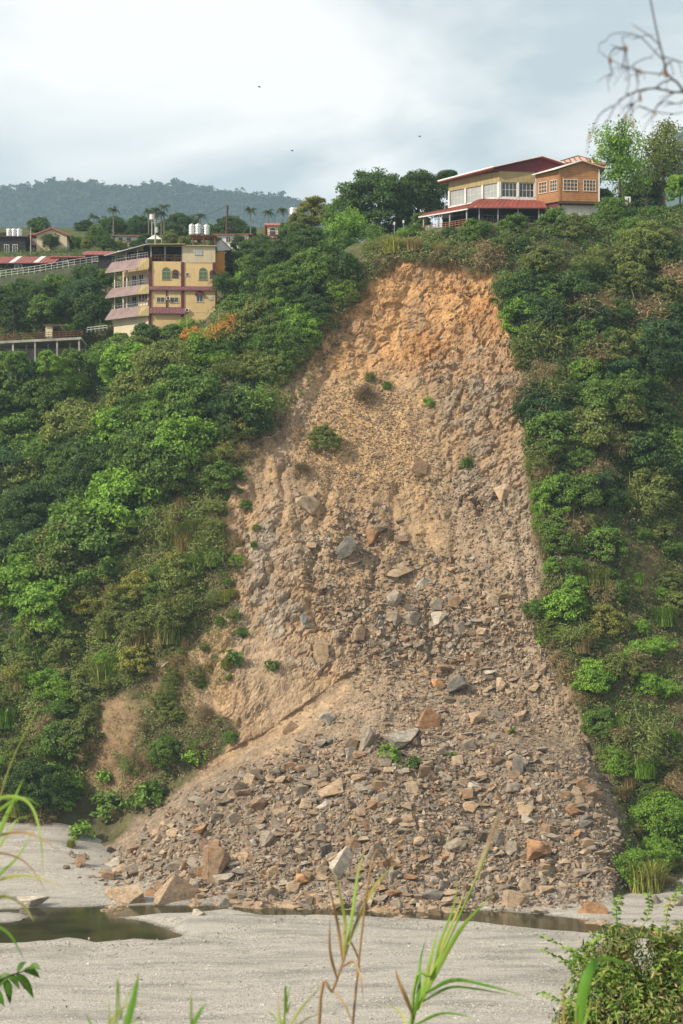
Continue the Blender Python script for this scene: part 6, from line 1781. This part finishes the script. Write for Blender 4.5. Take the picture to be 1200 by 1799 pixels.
def spline(pts, n=14):
    P_ = [Vector(p) for p in pts]
    P_ = [P_[0] * 2 - P_[1]] + P_ + [P_[-1] * 2 - P_[-2]]
    out = []; m = len(P_) - 3
    for i in range(n + 1):
        t = i / n * m; k = min(int(t), m - 1); f = t - k
        a, b, c, d = P_[k:k + 4]
        out.append(0.5 * (b * 2 + (c - a) * f + (a * 2 - b * 5 + c * 4 - d) * f * f + (b * 3 - a - c * 3 + d) * f ** 3))
    return out

def ribbon(path, w, mat, parent, name='leaf', shape=None, side=None):
    w = w * (0.74 if shape is None else 1.0)
    """a grass blade: folded along its midrib, tapering to the tip"""
    n = len(path); V_, F_ = [], []
    off = parent_origin(parent)
    for i, p in enumerate(path):
        t = i / (n - 1)
        tg_ = (path[min(i + 1, n - 1)] - path[max(i - 1, 0)]).normalized()
        s = tg_.cross(side or Vector((.25, 1, .1))).normalized(); nn = tg_.cross(s)
        ww = w * (shape(t) if shape else (min(1, .45 + 2.2 * t) * (1 - t ** 2.2) + .02)) * .5
        V_ += [p - s * ww - off, p + nn * ww * .35 - off, p + s * ww - off]
    for i in range(n - 1):
        a = 3 * i; F_ += [(a, a + 1, a + 4, a + 3), (a + 1, a + 2, a + 5, a + 4)]
    return link(name, np_mesh(name, [tuple(v) for v in V_], F_, FGM[mat], True), parent)

def stalk(path, r0, r1, mat, parent, name='stem'):
    n = len(path); v, f = tube_path(path, [r0 + (r1 - r0) * i / (n - 1) for i in range(n)], 6)
    return MB().add(v, f).build(name, FGM[mat], parent, True)

def reed(name, label, u_root, y, stems, blades, cat='reed', group=None):
    x_ = (u_root - 600) * y / FPX
    r = empty(name, (x_, y, bank_z(y)), label, cat, group)
    for pts, r0, r1, mat in stems:
        stalk(spline([Vector((x_, y, bank_z(y) - .05))] + [pt(u, v, y + dy) for u, v, dy in pts], 26), r0, r1, mat, r)
    for pts, w, mat in blades:
        ribbon(spline([pt(u, v, y + dy) for u, v, dy in pts]), w, mat, r)
    return r
px = lambda n, y: n * y / FPX
y1 = 7.0
reed('reed_plant', 'yellowing reed with reddish dry leaf tips in the lower middle of the foreground', 545, y1,
     [([(560, 1810, 0), (585, 1740, 0), (606, 1680, .1), (625, 1620, .15), (650, 1565, .2)], px(3.2, y1), px(1.2, y1), 'tan'), ([(640, 1600, .1), (690, 1510, .2), (735, 1415, .3)], px(2.5, y1), px(.7, y1), 'tan')],
     [([(602, 1690, .1), (596, 1640, .1), (586, 1590, 0), (575, 1548, -.05)], px(9, y1), 'tan'), ([(604, 1680, .1), (606, 1620, .1), (597, 1570, .05), (584, 1520, 0)], px(10, y1), 'yellow'),
      ([(608, 1670, .1), (620, 1600, .15), (628, 1540, .2), (640, 1495, .25)], px(9, y1), 'green'), ([(612, 1660, .1), (640, 1590, .2), (668, 1545, .3), (702, 1512, .4)], px(9, y1), 'yellow'),
      ([(592, 1720, 0), (580, 1670, -.1), (580, 1610, -.2)], px(8, y1), 'tan'), ([(600, 1700, 0), (622, 1690, -.2), (634, 1720, -.3), (638, 1760, -.3)], px(7, y1), 'tan'),
      ([(585, 1740, 0), (605, 1765, -.1), (625, 1810, -.1)], px(6, y1), 'tan'), ([(614, 1650, .1), (628, 1680, .2), (634, 1715, .25)], px(6, y1), 'tan')])
y2 = 7.6
reed('reed_plant', 'tall green reed with pale seed plume in front of the rubble', 712, y2,
     [([(722, 1800, 0), (760, 1710, 0), (800, 1625, .1), (838, 1540, .15), (858, 1490, .2)], px(3.4, y2), px(1.2, y2), 'green')],
     [([(740, 1760, 0), (775, 1690, 0), (815, 1625, -.1), (866, 1572, -.2)], px(15, y2), 'green'), ([(734, 1775, 0), (748, 1720, .1), (760, 1670, .2), (770, 1630, .25)], px(12, y2), 'green'),
      ([(748, 1745, 0), (795, 1722, -.2), (850, 1730, -.4), (930, 1752, -.6)], px(11, y2), 'deep'), ([(742, 1760, 0), (790, 1735, .2), (840, 1738, .4), (895, 1748, .5)], px(9, y2), 'deep'),
      ([(740, 1770, .1), (765, 1690, .2), (800, 1610, .3), (818, 1560, .4)], px(10, y2), 'yellow'), ([(728, 1790, 0), (712, 1750, -.1), (700, 1722, -.1), (694, 1700, -.1)], px(11, y2), 'tan'),
      ([(722, 1812, 0), (736, 1740, 0), (738, 1690, .1), (748, 1650, .1)], px(10, y2), 'deep'), ([(730, 1800, -.1), (780, 1780, -.3), (840, 1790, -.5)], px(8, y2), 'deep'),
      ([(718, 1815, 0), (705, 1780, .1), (672, 1762, .2)], px(7, y2), 'yellow'), ([(760, 1710, .1), (775, 1650, .1), (795, 1600, .1), (806, 1540, .1)], px(8, y2), 'green')])
pl = bpy.data.objects['reed_plant.001']
pr = np.random.default_rng(4)
axis = spline([pt(836, 1545, y2 + .15), pt(852, 1498, y2 + .2), pt(866, 1462, y2 + .2), pt(875, 1438, y2 + .2)], 10)
Vp = []
for k in range(420):
    t = pr.random(); i = min(int(t * 10), 9); c = axis[i].lerp(axis[i + 1], t * 10 - i); d = (axis[i + 1] - axis[i]).normalized() + Vector(pr.normal(0, .28, 3)); w = px(4.2, y2) * math.sin(math.pi * min(1, t * .92 + .08)) + .0006
    e_ = c + Vector(pr.normal(0, .45, 3)) * w; f_ = e_ + d * px(13, y2); s_ = d.cross(Vector((0, 1, .2))).normalized() * .0012
    Vp += [e_ - s_, e_ + s_, f_]
off_ = parent_origin(pl)
link('seed_plume', np_mesh('seed_plume', [tuple(v - off_) for v in Vp], np.arange(len(Vp)).reshape(-1, 3), FGM['plume']), pl)
y3 = 6.2
reed('reed_plant', 'small grass with thin yellow green blades at the bottom edge', 505, y3, [([(500, 1815, 0), (505, 1780, 0), (510, 1760, 0)], px(2, y3), px(1, y3), 'green')],
     [([(498, 1815, 0), (500, 1780, 0), (512, 1722, 0)], px(7, y3), 'green'), ([(505, 1812, 0), (530, 1770, .1), (568, 1730, .2)], px(7, y3), 'yellow'), ([(502, 1815, 0), (492, 1790, 0), (488, 1745, 0)], px(6, y3), 'yellow'),
      ([(512, 1812, 0), (540, 1790, .1), (575, 1775, .2)], px(5, y3), 'yellow'), ([(495, 1815, 0), (485, 1790, .1), (470, 1775, .1)], px(6, y3), 'green')])
y4 = 5.6
reed('reed_plant', 'clump of arching green grass blades at the left edge of the foreground', -70, y4,
     [([(-60, 1700, 0), (-35, 1560, 0), (-10, 1440, 0), (20, 1340, .1), (66, 1245, .2)], px(2.2, y4), px(.7, y4), 'yellow'), ([(-62, 1700, 0), (-40, 1600, 0), (-20, 1530, 0)], px(3, y4), px(1.5, y4), 'green')],
     [([(-30, 1540, 0), (0, 1460, 0), (22, 1410, 0), (42, 1366, 0)], px(13, y4), 'green'), ([(-20, 1440, 0), (15, 1412, 0), (45, 1402, 0), (72, 1418, 0)], px(8, y4), 'green'),
      ([(-25, 1420, 0), (10, 1400, -.1), (50, 1410, -.2), (70, 1462, -.3), (76, 1545, -.3)], px(9, y4), 'green'), ([(-30, 1560, 0), (0, 1535, 0), (35, 1500, .1), (62, 1450, .1)], px(9, y4), 'green'),
      ([(-25, 1555, 0), (20, 1540, 0), (60, 1540, -.1), (118, 1560, -.2)], px(8, y4), 'yellow'), ([(-30, 1475, 0), (30, 1462, 0), (70, 1472, -.1), (108, 1498, -.2)], px(7, y4), 'tan'),
      ([(-30, 1590, 0), (5, 1575, 0), (40, 1590, .1), (60, 1620, .1)], px(10, y4), 'yellow'), ([(-25, 1620, 0), (15, 1640, 0), (45, 1690, 0)], px(9, y4), 'deep'),
      ([(-28, 1530, 0), (10, 1470, .1), (30, 1440, .2), (60, 1432, .3)], px(8, y4), 'green'), ([(-30, 1500, 0), (10, 1500, 0), (50, 1520, 0), (90, 1580, 0)], px(6, y4), 'tan')])
y5 = 4.6
reed('reed_plant', 'group of upright green grass blades at the lower left bottom edge', 215, y5, [([(205, 1830, 0), (212, 1790, 0), (216, 1770, 0)], px(2, y5), px(1, y5), 'green')],
     [([(212, 1830, 0), (228, 1780, 0), (238, 1740, 0), (244, 1705, 0)], px(19, y5), 'deep'), ([(190, 1825, .3), (205, 1785, .3), (222, 1755, .4), (238, 1728, .4)], px(8, y5), 'green'), ([(180, 1820, .3), (205, 1780, .3), (236, 1762, .3), (262, 1775, .3)], px(6, y5), 'yellow'),
      ([(170, 1830, .2), (160, 1800, .2), (148, 1778, .2)], px(8, y5), 'deep'), ([(185, 1828, .3), (192, 1790, .3), (190, 1752, .3)], px(6, y5), 'green'), ([(200, 1825, .2), (232, 1795, .2), (258, 1790, .2)], px(6, y5), 'green')])
reed('reed_plant', 'single short green blade at the bottom edge left of the middle', 335, y5, [([(335, 1850, 0), (338, 1830, 0)], px(2, y5), px(1, y5), 'green')],
     [([(330, 1840, 0), (340, 1800, 0), (352, 1776, 0), (363, 1760, 0)], px(13, y5), 'deep'), ([(328, 1845, 0), (318, 1820, 0), (300, 1795, 0)], px(7, y5), 'green')])
y6 = 5.2
reed('reed_plant', 'wide bright green blade bent over in front of the corner bush', 1015, y6, [([(1012, 1860, 0), (1015, 1830, 0)], px(3, y6), px(2, y6), 'green')],
     [([(1014, 1850, 0), (1020, 1770, 0), (1034, 1710, 0), (1056, 1684, .1), (1085, 1688, .3), (1122, 1700, .5)], px(27, y6), 'deep'), ([(1000, 1850, .2), (990, 1790, .2), (992, 1700, .2)], px(6, y6), 'tan'),
      ([(1008, 1850, .2), (1030, 1790, .2), (1040, 1750, .2)], px(9, y6), 'green')])

# leafy sprig at the left edge
y7 = 8.5
sp = empty('leafy_sprig', (pt(-120, 1800, y7).x, y7, bank_z(y7)), 'dark green leafy twig reaching in at the lower left edge', 'plant')
b0 = Vector((pt(-120, 1800, y7).x, y7, bank_z(y7) - .05))
stalk(spline([b0, pt(-100, 1850, y7), pt(-50, 1760, y7), (pt(0, 1722, y7)), pt(60, 1700, y7)], 20), px(3, y7), px(1, y7), 'twig', sp)
ov = lambda t: (math.sin(math.pi * min(1, t * 1.02)) ** .8) * (1 - .25 * t) + .01
for a, b, w in (((20, 1712), (-12, 1742), 18), ((28, 1710), (60, 1755), 17), ((40, 1706), (70, 1718), 15), ((50, 1702), (72, 1704), 12), ((10, 1718), (18, 1765), 18), ((0, 1722), (-30, 1700), 16), ((-20, 1738), (8, 1768), 20), ((30, 1710), (46, 1690), 12), ((-30, 1745), (-8, 1790), 20), ((14, 1715), (34, 1738), 14)):
    p0, p1 = pt(*a, y7), pt(*b, y7 + random.uniform(-.1, .1)); mid = (p0 + p1) / 2 + Vector((0, 0, .02))
    ribbon(spline([p0, mid, p1], 8), px(w, y7), 'leaf', sp, 'leaf', ov, Vector((.2, 1, -.4)))

# corner bush
y8 = 17.0
bush = empty('corner_bush', (pt(1120, 1800, y8).x, y8, bank_z(y8)), 'sprawling leafy bush with vines in the lower right corner', 'bush')
br = np.random.default_rng(21); off_ = parent_origin(bush)
lob = [(1060, 1700, 52), (1120, 1740, 70), (1190, 1700, 62), (1035, 1775, 48), (1170, 1790, 80), (1090, 1660, 36), (1230, 1740, 80), (1080, 1830, 90), (1200, 1860, 90), (1160, 1655, 26), (1225, 1650, 40), (1000, 1800, 30)]
Pc, Dc, Cc = [], [], []
for u_, v_, r_ in lob:
    n = int(26 * r_ ** 1.25 / 3.2); c = np.array(pt(u_, v_, y8 + br.uniform(-.4, .4))); q = br.normal(size=(n, 3)); q /= np.linalg.norm(q, axis=1, keepdims=True)
    rad = px(r_, y8) * br.uniform(.25, 1.15, (n, 1)) * (1 + .6 * fbm(q * 2.2 + br.uniform(0, 50, 3), 2, 5))[:, None]; Pc.append(c + q * rad * np.array([1, 1.3, 1])); Dc.append(q)
    pal_ = np.array([(.12, .20, .045), (.17, .24, .06), (.09, .15, .035), (.26, .28, .09), (.36, .28, .15), (.42, .26, .16)]); Cc.append(pal_[br.choice(6, n, p=[.24, .26, .14, .2, .1, .06])])
Pc, Dc, Cc = map(np.concatenate, (Pc, Dc, Cc))
Vb, Fb = leaves(Pc - np.array(off_), Dc, .085, .024, br, .4, .9)
link('foliage', np_mesh('bush_leaves', Vb, Fb, M_UNDER, False, np.repeat(Cc, 4, 0)), bush)
m = MB()
for u_, v_, r_ in lob:
    root = Vector((pt(1120, 1800, y8).x + random.uniform(-.4, .4), y8, bank_z(y8) - .05)); e_ = pt(u_, v_ - r_ * .8, y8)
    v, f = tube_path(spline([root, root.lerp(e_, .5) + Vector((random.uniform(-.2, .2), 0, .1)), e_], 8), [.02 - .0018 * k for k in range(9)], 5); m.add(v, f)
m.build('stems', M_BARK, bush)
for pts_ in ([(1087, 1640), (1083, 1600), (1090, 1575)], [(1170, 1640), (1175, 1590), (1200, 1560)], [(1020, 1700), (1045, 1655), (1075, 1640)], [(1120, 1650), (1140, 1600), (1138, 1570)],
             *[[(a, b), (a + random.uniform(-25, 25), b - 30), (a + random.uniform(-60, 60), b - random.uniform(45, 75))] for a, b in [(random.uniform(1000, 1215), random.uniform(1690, 1810)) for _ in range(34)]]):
    sp_ = spline([pt(*p, y8 - random.uniform(-.2, .5)) for p in pts_], 10)
    stalk(sp_, .006, .003, 'yellow', bush, 'vine')
    for k in range(1, 11):
        for sg_ in (-1, 1):
            e_ = sp_[k] + Vector((sg_ * random.uniform(.03, .07), random.uniform(-.03, .03), random.uniform(-.04, .03)))
            ribbon(spline([sp_[k], (sp_[k] + e_) / 2 + Vector((0, 0, .01)), e_], 5), .03, random.choice(['leaf', 'green', 'leaf']), bush, 'leaf', ov, Vector((.2, 1, -.4)))

# bare branches hanging in from a tree right of the camera
y9 = 3.6
tree = empty('bare_tree', (pt(1560, 1100, y9).x, y9 + .3, bank_z(y9)), 'bare dead tree reaching drooping twigs in at the upper right', 'tree')
rt = Vector((pt(1560, 1100, y9).x, y9 + .3, bank_z(y9) - .1)); cr_ = pt(1480, 330, y9 + .2)
stalk(spline([rt, rt.lerp(cr_, .5) + Vector((.06, 0, 0)), cr_], 16), .05, .03, 'twig', tree, 'trunk')
def branch(pts, r0, r1, name='branch', parent=None): return stalk(spline([pt(u, v, y9 + d) for u, v, d in pts], 16), px(r0, y9), px(r1, y9), 'twig', parent or tree, name)
main_ = branch([(1480, 330, .2), (1350, 250, .1), (1260, 185, .05), (1200, 160, 0)], 10, 3.4)
up_ = branch([(1200, 160, 0), (1190, 145, 0), (1172, 130, 0), (1165, 100, 0), (1155, 60, .05), (1143, 0, .1), (1138, -40, .1)], 2.2, 1.1, 'branch')
tw = [[(1260, 185, .05), (1215, 163, 0), (1185, 162, 0), (1150, 155, 0), (1120, 160, -.02), (1095, 172, -.03), (1078, 190, -.05), (1068, 212, -.05), (1050, 230, -.05)],
      [(1167, 130, 0), (1140, 128, 0), (1122, 125, 0), (1100, 118, .03), (1070, 103, .05), (1056, 92, .05)], [(1165, 105, 0), (1150, 90, 0), (1125, 65, .05), (1098, 58, .08), (1075, 60, .08), (1064, 72, .08)],
      [(1160, 80, .05), (1140, 62, .05), (1110, 42, .08)], [(1122, 125, 0), (1112, 115, 0), (1130, 104, 0), (1148, 100, 0)], [(1095, 118, 0), (1097, 90, 0), (1093, 65, 0)], [(1099, 85, 0), (1105, 140, 0), (1100, 165, 0)],
      [(1125, 160, 0), (1124, 172, 0), (1112, 182, 0), (1104, 178, 0)], [(1112, 182, 0), (1110, 205, 0), (1111, 228, 0)], [(1110, 185, 0), (1098, 205, 0), (1086, 225, 0)],
      [(1165, 100, 0), (1185, 105, 0), (1215, 115, 0)], [(1185, 162, 0), (1160, 180, .05), (1148, 200, .05), (1130, 228, .05)], [(1078, 185, 0), (1055, 200, 0), (1042, 225, 0), (1032, 245, 0)],
      [(1122, 186, 0), (1150, 196, .05), (1185, 200, .05), (1220, 192, .05)], [(1070, 103, 0), (1075, 130, 0)], [(1120, 125, 0), (1120, 155, 0)], [(1168, 120, 0), (1176, 108, .1), (1184, 130, .1)], [(1098, 85, 0), (1080, 84, 0), (1070, 100, 0)],
      [(1150, 155, .05), (1165, 145, .05), (1180, 140, .05)], [(1220, 170, .05), (1190, 182, .05), (1170, 178, .05), (1150, 190, .05)]]
for i, t_ in enumerate(tw): branch(t_, 2.2 if i == 0 else 1.15, .55, 'twig', None)
tr_ = random.Random(9)
for t_ in tw:
    for _ in range(3):
        k = tr_.randrange(len(t_)); u_, v_, d_ = t_[k]; a, b = tr_.uniform(-30, 18), tr_.uniform(-8, 34)
        branch([(u_, v_, d_), (u_ + a * .5 + tr_.uniform(-6, 6), v_ + b * .25, d_ + .02), (u_ + a, v_ + b, d_ + .04)], .8, .35, 'twig', None)
for u_, v_, w in ((1110, 218, 6), (1097, 205, 5), (1098, 84, 5), (1070, 104, 5), (1122, 172, 6), (1034, 240, 4), (1122, 126, 5), (1166, 130, 6), (1148, 198, 4)):
    p0 = pt(u_, v_ - 7, y9); p1 = pt(u_ + 3, v_ + 9, y9); ribbon(spline([p0, (p0 + p1) / 2 + Vector((.002, 0, 0)), p1], 6), px(w, y9), 'tan', tree, 'dead_leaf', ov)

# birds far up in the sky
for u_, v_, y_, lab in ((455, 153, 170, 'small dark bird high in the sky, uppermost of three'), (513, 265, 190, 'small dark bird above the skyline left of centre'), (737, 240, 180, 'small dark bird above the big dome tree')):
    p = pt(u_, v_, y_); b_ = empty('bird', p, lab, 'bird', 'birds in the sky'); a = .25
    v, f = tube_path([(-.16, 0, 0), (-.08, 0, .01), (.06, 0, .015), (.14, 0, .02), (.2, 0, .02)], [.005, .035, .045, .03, .008], 6); link('body', np_mesh('bird_body', [tuple(x) for x in v], f, B['dark']), b_)
    link('wings', np_mesh('bird_wings', [(.08, 0, .03), (-.06, 0, .03), (.05, .18, .1), (-.07, .18, .1), (-.02, .34, .06), (.05, -.18, .1), (-.07, -.18, .1), (-.02, -.34, .06)], [(0, 1, 3), (0, 3, 2), (2, 3, 4), (0, 6, 1), (0, 5, 6), (5, 7, 6)], B['dark']), b_)
    b_.rotation_euler = (0.2, .1, .7)

# ------------------------------------------------------------------ the hazy air
hb = MB(); FZ = Frame((0, 0, 0), 0)
hb.box(FZ, -1700, 1700, -60, 2900, -6, 800)
m_h = bpy.data.materials.new('haze_air'); m_h.use_nodes = True
hn, hl = m_h.node_tree.nodes, m_h.node_tree.links
hn.remove(hn['Principled BSDF'])
pv = hn.new('ShaderNodeVolumePrincipled')
pv.inputs['Color'].default_value = (.58, .80, 1.0, 1); pv.inputs['Density'].default_value = 0.00016; pv.inputs['Anisotropy'].default_value = 0.2
hl.new(pv.outputs['Volume'], hn['Material Output'].inputs['Volume'])
tag(hb.build('haze', m_h), 'thin bluish haze filling the valley air', kind='stuff')
